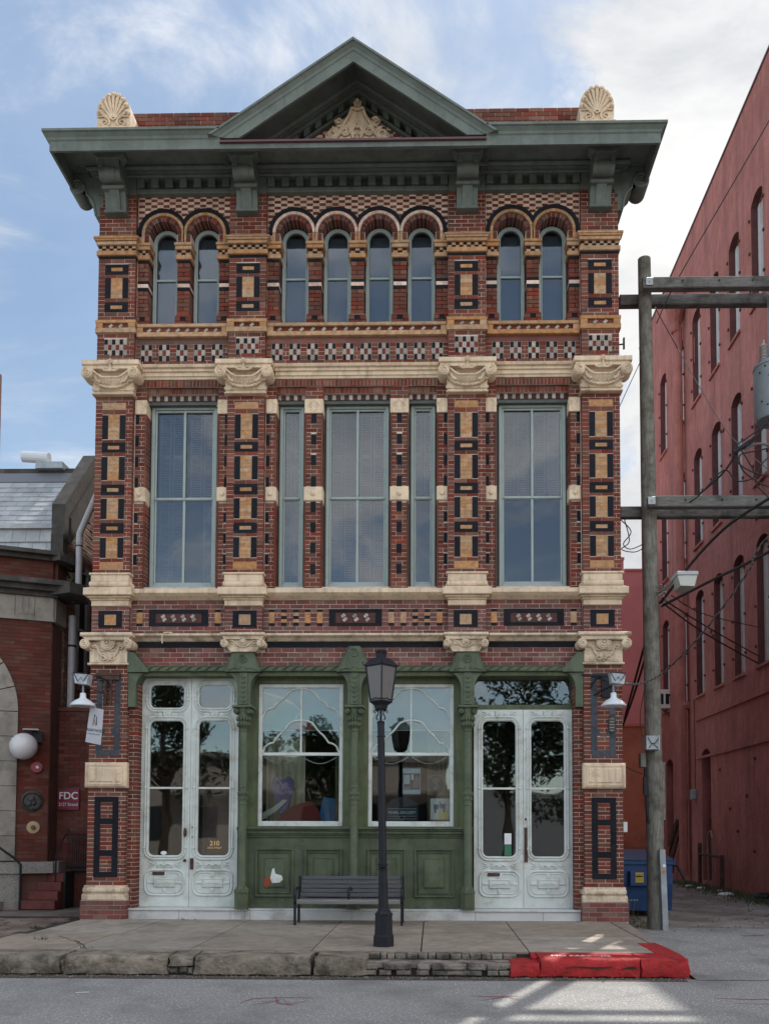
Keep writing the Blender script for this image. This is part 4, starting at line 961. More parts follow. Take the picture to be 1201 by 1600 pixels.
# green iron beam with rope moulding
bm_ = MB(); bm_.box(-3.36, 3.36, .0, .30, 4.125, 4.212, GREEN); bm_.box(-3.45, 3.45, .05, .60, 4.06, 4.124, GREENO)
bo = child(bm_, 'iron_beam', B)
rp = MB()
for k in range(44):
    x = -3.3+.1535*k
    if min(abs(x-q) for q in (-1.76, 0, 1.775)) < .27: continue
    rp.tube([(x, -.012, 4.145), (x+.03, -.02, 4.152), (x+.075, -.02, 4.198), (x+.115, -.012, 4.205)], [.008, .012, .012, .008], GREEN, 6)
rp.tube([(-3.36, -.006, 4.132), (3.36, -.006, 4.132)], .010, GREEN, 6); rp.tube([(-3.36, -.004, 4.21), (3.36, -.004, 4.21)], .008, GREEN, 6)
child(rp, 'rope_moulding', bo, auto=50)
def gable(x, pk, half, kind=0):
    g = MB()
    if kind == 0: pl = [(x-.285, 4.107), (x+.285, 4.107), (x+.285, 4.14), (x+.27, 4.155), (x+half+.03, pk-.02), (x+half, pk), (x-half, pk), (x-half-.03, pk-.02), (x-.27, 4.155), (x-.285, 4.14)]
    elif kind < 0: pl = [(x, 4.107), (x+.33, 4.107), (x+.33, 4.14), (x+.10, pk), (x, pk)]
    else: pl = [(x, 4.107), (x-.33, 4.107), (x-.33, 4.14), (x-.10, pk), (x, pk)]
    g.prism(pl, -.045, .09, GREEN)
    go = child(g, 'iron_gable', B)
    if kind == 0:
        t = MB(); t.tube([(x+.062*cos(2*pi*k/18), -.05, pk-.10+.062*sin(2*pi*k/18)) for k in range(18)], .010, GREEN, 6, close=True); t.spiral(x, pk-.10, -.05, .045, 1.3, 0, 1, .010, GREEN)
        for s2 in (-1, 1): t.tube([(x+s2*.23, -.047, 4.135), (x+s2*.12, -.05, 4.17), (x+s2*.06, -.05, 4.15), (x+s2*.03, -.05, 4.19)], .008, GREEN, 5); t.tube([(x+s2*.265, -.047, 4.15), (x+s2*(half+.02), -.047, pk-.02)], .008, GREEN, 5)
        t.tube([(x-.28, -.047, 4.118), (x+.28, -.047, 4.118)], .009, GREEN, 5); child(t, 'relief', go, auto=50)
gable(-1.76, 4.417, .15); gable(0.0, 4.515, .075); gable(1.775, 4.417, .15); gable(-3.59, 4.42, 0, -1); gable(3.59, 4.42, 0, 1)
def column(x, side=0):
    # upper bracket pier with curved flares
    u = MB()
    if side == 0:
        for s2 in (-1, 1):
            pl = [(x, 3.575), (x+s2*.105, 3.575), (x+s2*.105, 3.85)]+[(x+s2*(.105+.17*(1-cos(pi/2*k/8))), 3.85+.245*sin(pi/2*k/8)) for k in range(1, 9)]+[(x, 4.105)]
            u.prism(pl, .0, .30, GREEN)
        u.box(x-.06, x+.06, -.022, .0, 3.60, 4.10, GREEN)
        for k in range(6): u.tube([(x-.035, -.025, 3.66+.075*k), (x, -.03, 3.63+.075*k), (x+.035, -.025, 3.66+.075*k)], .010, GREEN, 5)
    else:
        s2 = side
        pl = [(x, 3.56), (x+s2*.12, 3.56), (x+s2*.12, 3.85)]+[(x+s2*(.12+.15*(1-cos(pi/2*k/8))), 3.85+.245*sin(pi/2*k/8)) for k in range(1, 9)]+[(x, 4.105)]
        u.prism(pl, .0, .30, GREEN); child(u, 'iron_bracket', B); return
    co = child(u, 'cast_iron_column', B)
    c_ = MB(); c_.bev(x-.155, x+.155, -.10, .20, 3.535, 3.575, GREEN, .01)
    c_.lathe([(.075, 3.22), (.085, 3.235), (.075, 3.25), (.085, 3.40), (.115, 3.52), (.115, 3.535)], (x, .05, 0), GREEN, 16)
    for s2 in (-1, 1):
        c_.lathe([(.001, -.02), (.04, -.018), (.045, 0), (.045, .17)], (x+s2*.105, -.06, 3.485), GREEN, 12, 'y')
        c_.spiral(x+s2*.105, 3.485, -.085, .036, 1.3, 0, s2, .008, GREEN)
    for k in range(8):
        a = pi+pi*k/7; 
        for zz, rr_ in ((3.28, .092), (3.37, .10)): c_.ball((x+rr_*cos(a), .05+rr_*sin(a), zz), .026, GREEN, 6, (.8, .8, 1.6))
    child(c_, 'column_capital', co, auto=50)
    s_ = MB(); s_.lathe([(.078, .735), (.071, .80), (.066, 2.0), (.064, 3.22)], (x, .05, 0), GREEN, 20)
    for zz in (2.29, 2.02, 3.18):
        s_.lathe([(.066, -.012), (.074, 0), (.066, .012)], (x, .05, zz), GREEN, 16)
    for k in range(9):
        a = pi+pi*k/8
        s_.ball((x+.068*cos(a), .05+.068*sin(a), 2.20-.02*(k % 2)), .020, GREEN, 6, (1, .6, 1.5)); s_.ball((x+.068*cos(a), .05+.068*sin(a), 2.10+.02*(k % 2)), .016, GREEN, 6, (1, .6, 1.5))
    child(s_, 'column_shaft', co, auto=50)
    b = MB(); b.lathe([(.115, .389), (.115, .62), (.122, .65), (.118, .69), (.10, .70), (.095, .72), (.085, .735)], (x, .05, 0), GREEN, 8, rot=pi/8); child(b, 'column_base', co)
column(-1.752); column(0.0); column(1.78); column(-3.585, 1); column(3.585, -1)
# green surrounds for the display windows
for (a, b) in ((-1.85, -.03), (.03, 1.86)):
    w0, w1 = ((-1.57, -.205) if a < 0 else (.197, 1.571))
    s_ = MB(); s_.box(a, w0-.001, .27, .40, 1.60, 4.10, GREENO); s_.box(w1+.001, b, .27, .40, 1.60, 4.10, GREENO); s_.box(w0-.001, w1+.001, .27, .40, 3.975, 4.10, GREENO)
    s_.box(a, b, .20, .42, .39, 1.60, GREEN); so_ = child(s_, 'shopfront_panelling', B)
    for (y, z0, z1) in ((.06, 1.635, 1.668), (.085, 1.61, 1.635), (.12, 1.56, 1.61), (.15, 1.53, 1.56), (.17, 1.50, 1.53)):
        l_ = MB(); l_.bev(a, b, y, .30, z0, z1, GREEN, .008); child(l_, 'sill_moulding', so_)
    mid = (a+b)/2
    for px0, px1 in (((-1.578, -.958), (-.80, -.185)) if a < 0 else ((.195, .817), (.938, 1.575))):
        f = MB()
        for q, (o_, r_) in enumerate(((0, .022), (.05, .014), (.14, .016))):
            pts = [(px0+o_+.02, .195-(.015 if q == 0 else .0), .555+o_+.02), (px1-o_-.02, .195-(.015 if q == 0 else 0), .555+o_+.02), (px1-o_-.02, .195-(.015 if q == 0 else 0), 1.33-o_-.02), (px0+o_+.02, .195-(.015 if q == 0 else 0), 1.33-o_-.02)]
            f.tube(pts, r_, GREEN, 6, close=True)
        f.bev(px0+.16, px1-.16, .178, .21, .715, 1.17, GREEN, .014); child(f, 'raised_panel', so_)
# display windows
def bell(x0, x1, zb, zt, k=14):
    xc = (x0+x1)/2; w = (x1-x0)/2; pts = []
    for i in range(-k, k+1):
        t = abs(i)/k; x = xc+w*i/k
        if t < .32: h = sqrt(max(0, 1-(t/.42)**2))*.30+.70
        elif t < .72:
            u = (t-.32)/.40; h = (.70+.30*sqrt(1-(.32/.42)**2))*(1-u)+.33*u-.03*sin(pi*2*u)
        else: h = .33*sqrt(max(0, 1-((t-.72)/.28)**2))
        pts.append((x, .345, zb+(zt-zb)*h))
    return pts
def display(x0, x1, lab):
    f = MB(); frame_rect(f, x0, x1, 1.676, 3.975, .062, .32, .38, WHITE, .085, .062)
    fo = child(f, 'display_window', B)
    r_ = MB(); r_.bev(x0+.002, x1-.002, .335, .385, 2.815, 2.865, WHITE, .006)
    xc = (x0+x1)/2
    r_.tube([(xc, .345, 2.86), (xc, .345, 3.92)], .016, WHITE, 6)
    child(r_, 'meeting_rail', fo)
    for zb, zt in ((3.43, 3.90), (2.84, 3.385)):
        t = MB(); t.tube(bell(x0+.06, x1-.06, zb, zt), .017, WHITE, 6); child(t, 'curved_muntin', fo, auto=60)
    g = MB(); g.box(x0+.05, x1-.05, .352, .356, 1.75, 3.93, GLASSG); child(g, 'pane', fo)
    v = MB(); v.box(x0+.03, x1-.03, .40, .402, 3.235, 3.96, mat('sheer_valance', (.17, .21, .20), .8, var=.15, vscale=4)); child(v, 'valance', fo)
    c_ = MB(); c_.box(x0+.03, x1-.03, .40, .406, 3.225, 3.24, WHITE); child(c_, 'valance_trim', fo)
    for s_ in (0, 1):
        a = x0+.08+s_*.62; t = MB(); t.tube([(a+.56*k/12, .40, 2.80-.11*sin(pi*k/12)) for k in range(13)], .009, WHITE, 5); child(t, 'festoon_cord', fo)
    return fo
dw1 = display(-1.57, -.205, ''); dw2 = display(.197, 1.571, '')
# doors
def rrect(x0, x1, z0, z1, r, k=5):
    p = []
    for (cx_, cz_, a0) in ((x1-r, z1-r, 0), (x0+r, z1-r, pi/2), (x0+r, z0+r, pi), (x1-r, z0+r, 3*pi/2)):
        for i in range(k+1): p.append((cx_+r*cos(a0+pi/2*i/k), cz_+r*sin(a0+pi/2*i/k)))
    return p
def hole_frame(mb, x0, x1, z0, z1, r, y0, y1, m):
    # four corner fillets making a rectangular hole look rounded
    for (cx_, cz_, sx, sz) in ((x0, z0, 1, 1), (x1, z0, -1, 1), (x1, z1, -1, -1), (x0, z1, 1, -1)):
        pl = [(cx_, cz_)]+[(cx_+sx*r*(1-cos(pi/2*k/5)) if True else 0, cz_+sz*r*(1-sin(pi/2*k/5))) for k in range(6)]
        mb.prism(pl, y0, y1, m)
def mould(mb, x0, x1, z0, z1, r, y, th, m):
    mb.tube([(x, y, z) for x, z in rrect(x0, x1, z0, z1, r)], th, m, 6, close=True)
def leaf(x0, x1, tall, left_leaf, nmail):
    y0, y1 = .30, .35; d = MB(); px0, px1 = (x0+.125+(.02 if left_leaf else 0), x1-.12-(0 if left_leaf else .02)); top = 4.07 if tall else 3.555
    d.box(x0, px0, y0, y1, .392, top, WHITE); d.box(px1, x1, y0, y1, .392, top, WHITE)
    d.box(px0, px1, y0, y1, .392, 1.21, WHITE); d.box(px0, px1, y0, y1, 3.37, 3.585 if tall else top, WHITE)
    if tall: d.box(px0, px1, y0, y1, 3.955, top, WHITE)
    d.box(px0, px1, y0+.008, y1, 2.275, 2.305, WHITE)
    hole_frame(d, px0, px1, 1.21, 3.37, .085, y0, y1, WHITE)
    if tall: hole_frame(d, px0, px1, 3.585, 3.955, .085, y0, y1, WHITE)
    do = child(d, 'door_leaf', B)
    m_ = MB()
    for (a, b) in [(1.21, 3.37)]+([(3.585, 3.955)] if tall else []):
        mould(m_, px0-.022, px1+.022, a-.022, b+.022, .10, y0-.004, .013, WHITE); mould(m_, px0-.062, px1+.062, a-.062, b+.062, .15, y0-.006, .017, WHITE)
        for zz in (a+.12, (a+b)/2, b-.12):
            for xx in (px0-.062, px1+.062): m_.ball((xx, y0-.012, zz), .026, WHITE, 6)
    xm = (px0+px1)/2
    zc = 3.475
    m_.bev(xm-.065, xm+.065, y0-.022, y0, zc-.058, zc+.058, WHITE, .008); m_.lathe([(.001, -.018), (.02, -.016), (.025, -.004), (.05, -.01), (.052, 0)], (xm, y0-.022, zc), WHITE, 12, 'y')
    for s_ in (-1, 1):
        m_.bev(xm+s_*.12-.045, xm+s_*.12+.045, y0-.014, y0, zc-.03, zc+.03, WHITE, .005)
        for q in (-1, 0, 1): m_.tube([(xm+s_*.18, y0-.006, zc), (xm+s_*.22, y0-.008, zc+.03*q), (xm+s_*.27, y0-.006, zc+.045*q)], .008, WHITE, 5)
    zc = 1.06
    m_.bev(xm-.14, xm+.14, y0-.010, y0, zc-.055, zc+.055, WHITE, .008)
    for s_ in (-1, 1):
        m_.tube([(xm, y0-.014, zc-.02), (xm+s_*.05, y0-.016, zc+.015), (xm+s_*.10, y0-.014, zc-.012)], .012, WHITE, 5)
        for q in (-1, 0, 1): m_.tube([(xm+s_*.17, y0-.006, zc), (xm+s_*.215, y0-.008, zc+.025*q), (xm+s_*.26, y0-.006, zc+.045*q)], .009, WHITE, 5)
    # lower moulded panel
    mould(m_, xm-.315, xm+.315, .575, .975, .12, y0-.004, .017, WHITE); mould(m_, xm-.27, xm+.27, .615, .935, .10, y0-.002, .010, WHITE)
    m_.bev(xm-.17, xm+.17, y0-.022, y0, .70, .85, WHITE, .012); mould(m_, xm-.15, xm+.15, .715, .835, .01, y0-.024, .006, WHITE)
    for s_ in (-1, 1): m_.bev(xm+s_*.225-.055, xm+s_*.225+.055, y0-.014, y0, .755, .795, WHITE, .006); m_.tube([(xm, y0-.026, .765), (xm+s_*.05, y0-.028, .785), (xm+s_*.11, y0-.026, .765)], .008, WHITE, 5)
    m_.bev(xm-.03, xm+.03, y0-.014, y0, .85, .935, WHITE, .006); m_.bev(xm-.03, xm+.03, y0-.014, y0, .615, .70, WHITE, .006)
    child(m_, 'door_moulding', do, auto=50)
    g = MB(); g.box(px0-.01, px1+.01, .33, .334, 1.20, 3.38, GLASSG); child(g, 'pane', do)
    if tall: g = MB(); g.box(px0-.01, px1+.01, .33, .334, 3.575, 3.965, GLASSG); child(g, 'pane', do)
    if nmail: s_ = MB(); s_.box(xm-.19, xm+.005, y0-.018, y0+.002, .895, .948, RUST); child(s_, 'letter_slot', do)
    return do
la = leaf(-3.462, -2.658, True, True, True); lb = leaf(-2.652, -1.885, True, False, False)
ra = leaf(1.888, 2.672, False, True, True); rb_ = leaf(2.678, 3.462, False, False, False)
t_ = MB(); t_.box(1.888, 3.462, .29, .38, 3.56, 3.63, GREENO); t_.box(1.888, 3.462, .31, .38, 4.04, 4.06, GREENO); hole_frame(t_, 1.90, 3.44, 3.63, 4.05, .10, .30, .36, GREENO); to = child(t_, 'transom_window', B)
g = MB(); g.box(1.89, 3.46, .335, .339, 3.63, 4.05, GLASSG); child(g, 'pane', to)
h = MB(); h.ball((-2.715, .255, 1.13), .028, RUST, 8); h.tube([(-2.715, .30, 1.13), (-2.715, .26, 1.13)], .012, RUST, 6); h.tube([(-2.72, .29, 1.66), (-2.72, .275, 1.60), (-2.72, .275, 1.55), (-2.72, .29, 1.49)], [.006, .026, .026, .006], RUST, 6); child(h, 'door_knob', la)
h = MB(); h.bev(-2.64, -2.585, .285, .302, .985, 1.165, RUST, .004); h.tube([(-2.612, .28, 1.13), (-2.612, .25, 1.10), (-2.612, .26, 1.02)], .008, RUST, 6); h.ball((-2.605, .29, 1.50), .014, RUST, 6); h.ball((-2.605, .29, 1.66), .014, RUST, 6); child(h, 'door_latch', lb)
h = MB(); h.bev(2.688, 2.74, .28, .302, 1.12, 1.67, RUST, .004); h.tube([(2.714, .28, 1.45), (2.714, .235, 1.43), (2.714, .235, 1.28), (2.714, .28, 1.26)], .010, RUST, 6); child(h, 'push_plate', rb_)
h = MB(); h.lathe([(.001, -.01), (.02, -.008), (.022, 0)], (2.715, .30, 1.80), RUST, 12, 'y'); child(h, 'lock', rb_)
text('door_number', '210', (-2.256, .322, 1.40), .105, TXT_G, B, ext=.0008); text('door_lettering', '22ND STREET', (-2.256, .322, 1.33), .038, TXT_G, B, ext=.0008)
text('transom_number', '27', (3.187, .328, 3.87), .075, TXT_W, B, ext=.0008)
# blinds behind the left doors lower panes (pale boards leaning inside)
# ---- items shown in the windows (things of their own; some at left stand for reflections)
def sheet(name, pts, y, m, label, cat, folds=0, amp=.02, th=.004):
    b = MB(); n = len(pts); b.prism(pts, y, y+th, m); o = b.build(name); tag(o, label, cat); return o
def curtain(name, x0, x1, z0, z1, y, m, label, folds, amp=.03, group=None):
    k = folds*8; b = MB(); vs = []
    for i in range(k+1):
        x = x0+(x1-x0)*i/k; yy = y+amp*sin(2*pi*folds*i/k)
        vs += [(x, yy, z0), (x, yy, z1)]
    b.add(vs, [(2*i, 2*i+2, 2*i+3, 2*i+1) for i in range(k)], m); o = b.build(name, smooth=True); tag(o, label, 'curtain', group); return o
OLIVE = mat('olive_curtain', (.17, .165, .09), .85, var=.2); BEIGE = mat('beige_cloth', (.62, .56, .40), .85, var=.12)
curtain('curtain', 1.14, 1.52, 1.72, 3.24, .78, OLIVE, 'olive green curtain hanging at right of the right display window', 5)
curtain('curtain', -.36, -.235, 1.72, 3.9, .60, mat('tan_curtain', (.17, .14, .08), .85), 'narrow tan curtain at the right edge of the left display window', 2, .012)
curtain('curtain', -1.55, -.9, 1.72, 3.2, .95, BEIGE, 'pale beige cloth backdrop in the left display window', 6, .02)
PUR = mat('purple_reflection', (.22, .17, .33), .85, var=.3, vscale=8)
g = MB(); 
pts = [(-1.40, 2.40)]
for k in range(9): pts.append((-1.38+.042*k, 2.47+.035*sin(k*1.3)))
pts += [(-1.03, 2.3), (-1.14, 2.0), (-1.25, 1.86), (-1.34, 2.12)]
sheet('bunched_reflection', pts, .62, PUR, 'purple bunched shape for a reflection in the left display window', 'reflection shape', th=.05)  # purple part of a reflection, built as a solid shape behind the glass
REDC = mat('dark_red_reflection', (.24, .035, .026), .8, var=.15); BLUC = mat('blue_reflection', (.04, .18, .38), .8, var=.2)
sheet('reflection_panel', [(-1.36, 1.75), (-1.05, 2.02), (-.78, 2.10), (-.64, 1.95), (-.58, 1.75)], .66, REDC, 'large dark red shape for a reflection at the bottom of the left display window', 'cushion', th=.16)  # red reflection in the glass put into a coloured shape
sheet('reflection_panel', [(-.64, 1.75), (-.60, 2.00), (-.56, 2.16), (-.30, 2.13), (-.28, 1.75)], .70, BLUC, 'blue shape for a reflection beside the red one in the left display window', 'cushion', th=.14)  # blue part of the same reflection, modelled as a shape
sheet('reflection', [(-1.54, 1.78), (-1.54, 1.90), (-1.36, 2.0), (-1.20, 2.12), (-1.14, 2.10), (-1.30, 1.94)], .58, mat('cream_reflection', (.70, .66, .56), .8), 'cream shape for a reflection, curving up from the corner of the left display window', 'reflection', th=.01)  # pale curve of the reflection, drawn as a flat piece
GRNC = mat('pale_green_reflection', (.15, .24, .16), .8, var=.1); 
sheet('banner_or_reflection', [(-1.52, 3.28), (-1.52, 3.84), (-1.2, 3.76), (-.90, 3.55), (-1.04, 3.28)], .395, GRNC, 'pale green reflection shape behind the glass at the top of the left display window', 'paper cutout', th=.002)  # green reflection painted as a flat sheet
sheet('banner_or_reflection', [(-1.10, 3.24), (-1.02, 3.36), (-.89, 3.42), (-.76, 3.36), (-.67, 3.24)], .392, mat('pink_red_reflection', (.34, .075, .07), .8, var=.2), 'pink red dome shape for a reflection behind the glass of the left display window', 'paper cutout', th=.002)  # red dome of the reflection, painted as a sheet
wl = MB(); wl.tube([(-1.52, .388, 3.84), (-1.2, .388, 3.75), (-1.02, .388, 3.65), (-.90, .388, 3.53), (-1.04, .388, 3.34)], .018, WHITE, 5); tag(wl.build('reflection_border'), 'white curved border around the green reflection shape in the left display window', 'paper border')  # white outline belonging to the painted reflection
BLK = mat('poster_black', (.02, .022, .025), .5); PB = mat('poster_pale_blue', (.42, .58, .68), .5); PW = mat('poster_white', (.66, .70, .70), .5, var=.1)
po = thing('poster', 'pale blue framed poster hung in the middle of the right display window', 'poster', (.89, .55, 2.2))
b = MB(); b.bev(.745, 1.035, .55, .565, 2.205, 2.625, PB, .004); child(b, 'board', po)
b = MB(); b.box(.755, 1.025, .545, .549, 2.28, 2.545, BLK); child(b, 'picture', po)
b = MB(); b.box(.765, .862, .541, .544, 2.30, 2.52, PB); b.box(.885, .92, .541, .544, 2.44, 2.53, PW); b.prism([(.90, 2.31), (1.01, 2.31), (1.02, 2.45), (.98, 2.51), (.94, 2.47)], .541, .544, mat('poster_grey', (.12, .16, .18), .5)); b.box(.77, .86, .5405, .5408, 2.31, 2.37, BLK); child(b, 'print', po)
b = MB()
for x in (.80, 1.0): b.tube([(x, .556, 2.62), (x-.0, .556, 2.80)], .004, WIREG, 4)
child(b, 'hanging_cord', po)
pp = thing('framed_portrait', 'brown frame with a dark oval portrait, above the blue and yellow poster', 'framed picture', (1.29, .57, 2.18))
WDF = mat('brown_wood_frame', (.18, .115, .045), .5, var=.3, stretch=(1, 1, 8))
b = MB(); b.bev(1.14, 1.44, .57, .60, 2.18, 2.53, WDF, .01); child(b, 'frame', pp)
b = MB(); b.lathe([(.001, 0), (.128, 0), (.128, .01)], (0, 0, 0), BLK, 24, 'y'); b.v = [(x+1.29, y+.556, z*1.2+2.355) for x, y, z in b.v]; child(b, 'oval_picture', pp)
b = MB()
for q in ((1.27, 2.43, .045), (1.31, 2.44, .04), (1.29, 2.40, .035), (1.28, 2.30, .03), (1.30, 2.34, .028)): b.ball((q[0], .552, q[1]), q[2], mat('portrait_grey', (.12, .14, .15), .6), 8, (1, .1, 1))
child(b, 'portrait', pp)
bp_ = thing('poster', 'white poster with blue houses and a yellow patch, below the oval portrait', 'poster', (1.35, .56, 1.78))
b = MB(); b.bev(1.188, 1.515, .56, .572, 1.785, 2.145, BLK, .003); child(b, 'frame', bp_)
b = MB(); b.box(1.197, 1.506, .5555, .559, 1.795, 2.137, PW); child(b, 'board', bp_)
b = MB(); 
for q in ((1.25, 1.33, 1.96, 2.04), (1.34, 1.36, 1.98, 2.09), (1.365, 1.44, 1.97, 2.05), (1.26, 1.29, 1.90, 1.96), (1.40, 1.43, 1.91, 1.97)): b.box(q[0], q[1], .553, .5553, q[2], q[3], mat('print_blue', (.05, .12, .24), .5))
child(b, 'blue_print', bp_)
b = MB(); b.prism([(1.33, 1.80), (1.48, 1.80), (1.49, 1.95), (1.44, 1.99), (1.38, 1.93), (1.33, 1.93)], .5538, .5553, mat('print_yellow', (.75, .70, .22), .5)); child(b, 'yellow_print', bp_)
sg = thing('arched_gallery_sign', 'dark blue arched sign lettered PEARL GALLERY standing in the right display window', 'sign', (.735, .50, 1.76))
b = MB(); pl = [(.47, 1.765), (1.00, 1.765), (1.00, 1.96)]+[(.735+.265*cos(pi*k/14), 1.96+.20*sin(pi*k/14)) for k in range(1, 14)]+[(.47, 1.96)]; b.prism(pl, .50, .515, mat('sign_dark_blue', (.016, .03, .05), .4, var=.3)); child(b, 'board', sg)
b = MB(); b.box(.485, .985, .496, .4995, 1.86, 1.955, mat('sign_band_blue', (.03, .06, .10), .4)); child(b, 'band', sg)
text('lettering', 'PEARL GALLERY', (.735, .494, 1.905), .062, TXT_W, sg, ext=.001)
b = MB()
for z in (1.80, 1.845, 1.965): b.box(.50, .97, .4955, .4985, z, z+.004, TXT_W)
b.tube([(.735+.05*cos(2*pi*k/12), .496, 1.82+.03*sin(2*pi*k/12)) for k in range(12)], .003, TXT_W, 4, close=True); child(b, 'scroll_print', sg)
# cards on the right door
b = MB(); b.box(2.375, 2.485, .322, .325, 1.40, 1.575, PW); tag(b.build('notice_card'), 'white notice card on the glass of the right door', 'notice')
b = MB(); b.box(2.375, 2.485, .322, .325, 1.22, 1.39, mat('green_card', (.04, .16, .09), .5)); tag(b.build('notice_card'), 'green card below the white notice on the right door', 'notice')
b = MB(); b.lathe([(.001, 0), (.045, 0), (.045, .002)], (0, 0, 0), PW, 20, 'y'); b.v = [(x*1.1-3.074, y+.322, z*.7+1.247) for x, y, z in b.v]; tag(b.build('oval_sticker'), 'white oval sticker at the foot of the left door glass', 'sticker')
# pale boards leaning inside behind the left door glass
b = MB(); b.box(-2.53, -2.01, .60, .62, 1.0, 2.2, mat('brown_board', (.16, .105, .085), .8, var=.2)); tag(b.build('leaning_board'), 'dull brown board behind the glass of the left door marked 210', 'board')

# ---- finalise brickwork
child(BW, 'brickwork', B, kind='stuff')
for rec in singles:
    x0, x1, y0, y1, z0, z1, m_ = rec; piece('brick', B, *rec)

# bare patches and small fittings
b = MB(); b.prism([(-1.33, .86), (-1.30, 1.0), (-1.27, 1.02), (-1.25, .93), (-1.15, .90), (-1.13, .84), (-1.18, .79), (-1.30, .78)], .172, .178, WHITE); child(b, 'bare_paint_patch', B, label='white patch of bare paint on the leftmost green panel')
b = MB(); b.prism([(-1.42, .72), (-1.43, .84), (-1.34, .90), (-1.32, .78), (-1.37, .70)], .171, .177, mat('rusty_red_patch', (.24, .055, .02), .8, var=.3, vscale=12)); child(b, 'bare_paint_patch', B, label='rusty red patch on the leftmost green panel')
b = MB(); b.tube([(-3.04, -.05, 4.56), (-3.035, -.08, 4.66), (-3.0, -.09, 4.725), (-2.95, -.06, 4.735), (-2.90, .0, 4.74)], .010, CREAM, 6); child(b, 'bent_conduit', B)
b = MB(); b.bev(4.19, 4.26, .02, .12, 1.60, 1.76, mat('pale_switch_box', (.55, .55, .53), .5), .008); child(b, 'switch_box', B)
# ================================================================== ground
def sheet_obj(name, x0, x1, y0, y1, z, m, kind='structure', nx=1, ny=1, amp=0):
    vs = []; r_ = random.Random(5)
    for j in range(ny+1):
        for i in range(nx+1): vs.append((x0+(x1-x0)*i/nx, y0+(y1-y0)*j/ny, z+(r_.uniform(-amp, amp) if amp else 0)))
    fs = [(j*(nx+1)+i, j*(nx+1)+i+1, (j+1)*(nx+1)+i+1, (j+1)*(nx+1)+i) for j in range(ny) for i in range(nx)]
    b = MB(); b.add(vs, fs, m); return b.build(name, kind=kind)
sheet_obj('ground', -600, 600, -600, 600, -.03, mat('far_ground', (.22, .21, .19), .95, var=.2, vscale=.2))
road = sheet_obj('road', -80, 80, -13.5, -4.0, 0.0, ASPH)
sheet_obj('alley', 4.25, 9.25, -3.96, 18, 0.002, ASPHA, nx=14, ny=40, amp=.006)
ap = MB(); ap.add([(4.12, -4.06, .006), (80, -4.06, .006), (80, -1.6, .010), (9.2, .4, .014), (6.5, 1.0, .016), (4.6, 1.1, .016), (4.35, -.2, .014)], [(0, 1, 2, 3, 4, 5, 6)], ASPH); ap.build('driveway_apron', kind='structure')
sheet_obj('pavement', -80, 80, -22, -13.5, .15, CONC)
# pavement slabs
SZ = .218
base = MB(); base.box(-14, 3.94, -3.55, .6, .02, SZ-.02, GAP); sw = base.build('sidewalk', kind='structure')
def slab(poly, m=CONC, z=SZ, name='paving_slab', par=None, th=.05, inset=.008):
    cx_ = sum(p[0] for p in poly)/len(poly); cy_ = sum(p[1] for p in poly)/len(poly)
    pl = [(p[0]-(inset if p[0] > cx_ else -inset), p[1]-(inset if p[1] > cy_ else -inset)) for p in poly]
    b = MB(); dz = rnd.uniform(-.003, .003); b.prism(pl, z-th, z+dz, m, 'z'); o = b.build(name); o.parent = par or sw; return o
rowY = [-3.47, -1.95, -.02]
jt = [-2.98, -1.70, -.42, .86, 2.14, 3.42]; jb = [-2.95, -1.83, -.58, .95, 2.45]
j0 = [-4.35, -3.05, -1.62, -.18, 1.10, 2.36, 3.95]
for a, b in zip(j0, j0[1:]): slab([(a, -3.47), (b, -3.47), (b, -1.95), (a, -1.95)])
j1 = [-4.22, -2.95, -1.62, -.18, 1.10, 2.36, 3.95]
for a, b in zip(j1, j1[1:]): slab([(a, -1.945), (b, -1.945), (b, .25), (a, .25)])
# old brick paving at the left
for q in range(12):
    yy = -3.42+.30*q; off = .1 if q % 2 else 0
    for k in range(12):
        x = -4.37-.34*k-off; 
        if yy > .9: continue
        w_ = .33; pts = [(x-w_+rnd.uniform(-.03, .03), yy+rnd.uniform(-.02, .02)), (x-.01, yy+rnd.uniform(-.02, .02)), (x-.01+rnd.uniform(-.02, .02), yy+.285), (x-w_, yy+.285)]
        slab(pts, mat('old_paver', (.175, .135, .115), .92, var=.3, isl=.25, bump=.6, dirt=(.10, .065, .05), dscale=1.5, dlo=.42, dhi=.6), SZ-.004+rnd.uniform(-.006, .006), 'paving_stone', inset=.004)
base = MB(); base.box(-14, -4.25, .6, 2.6, .02, SZ-.012, mat('old_paver', (.1, .1, .1))); base.build('sidewalk', kind='structure')
# kerb stones
def kerbstone(x0, x1, m, y0=-3.98, y1=-3.49, z0=.02, z1=SZ, name='kerb_stone', rough=.017, label=None):
    n = max(2, int((x1-x0)/.07)); vs = []; r_ = random.Random(int(x0*100)+3)
    prof = [(y0, z0), (y0-.006, z0+(z1-z0)*.35), (y0, z0+(z1-z0)*.7), (y0+.012, z1-.03), (y0+.035, z1-.006), (y0+.08, z1), (y1, z1), (y1, z0)]
    for i in range(n+1):
        x = x0+(x1-x0)*i/n
        for k, (y, z) in enumerate(prof):
            e = rough if k < 6 else 0
            vs.append((x+(r_.uniform(-.015, .015) if i in (0, n) else 0), y+r_.uniform(-e, e), z+r_.uniform(-e, e)*.4))
    p = len(prof); fs = [(i*p+k, i*p+(k+1) % p, (i+1)*p+(k+1) % p, (i+1)*p+k) for i in range(n) for k in range(p)]
    fs += [tuple(range(p-1, -1, -1)), tuple(range(n*p, (n+1)*p))]
    b = MB(); b.add(vs, fs, m); o = b.build(name, auto=50); o.parent = kb
    if label: o['label'] = label
    return o
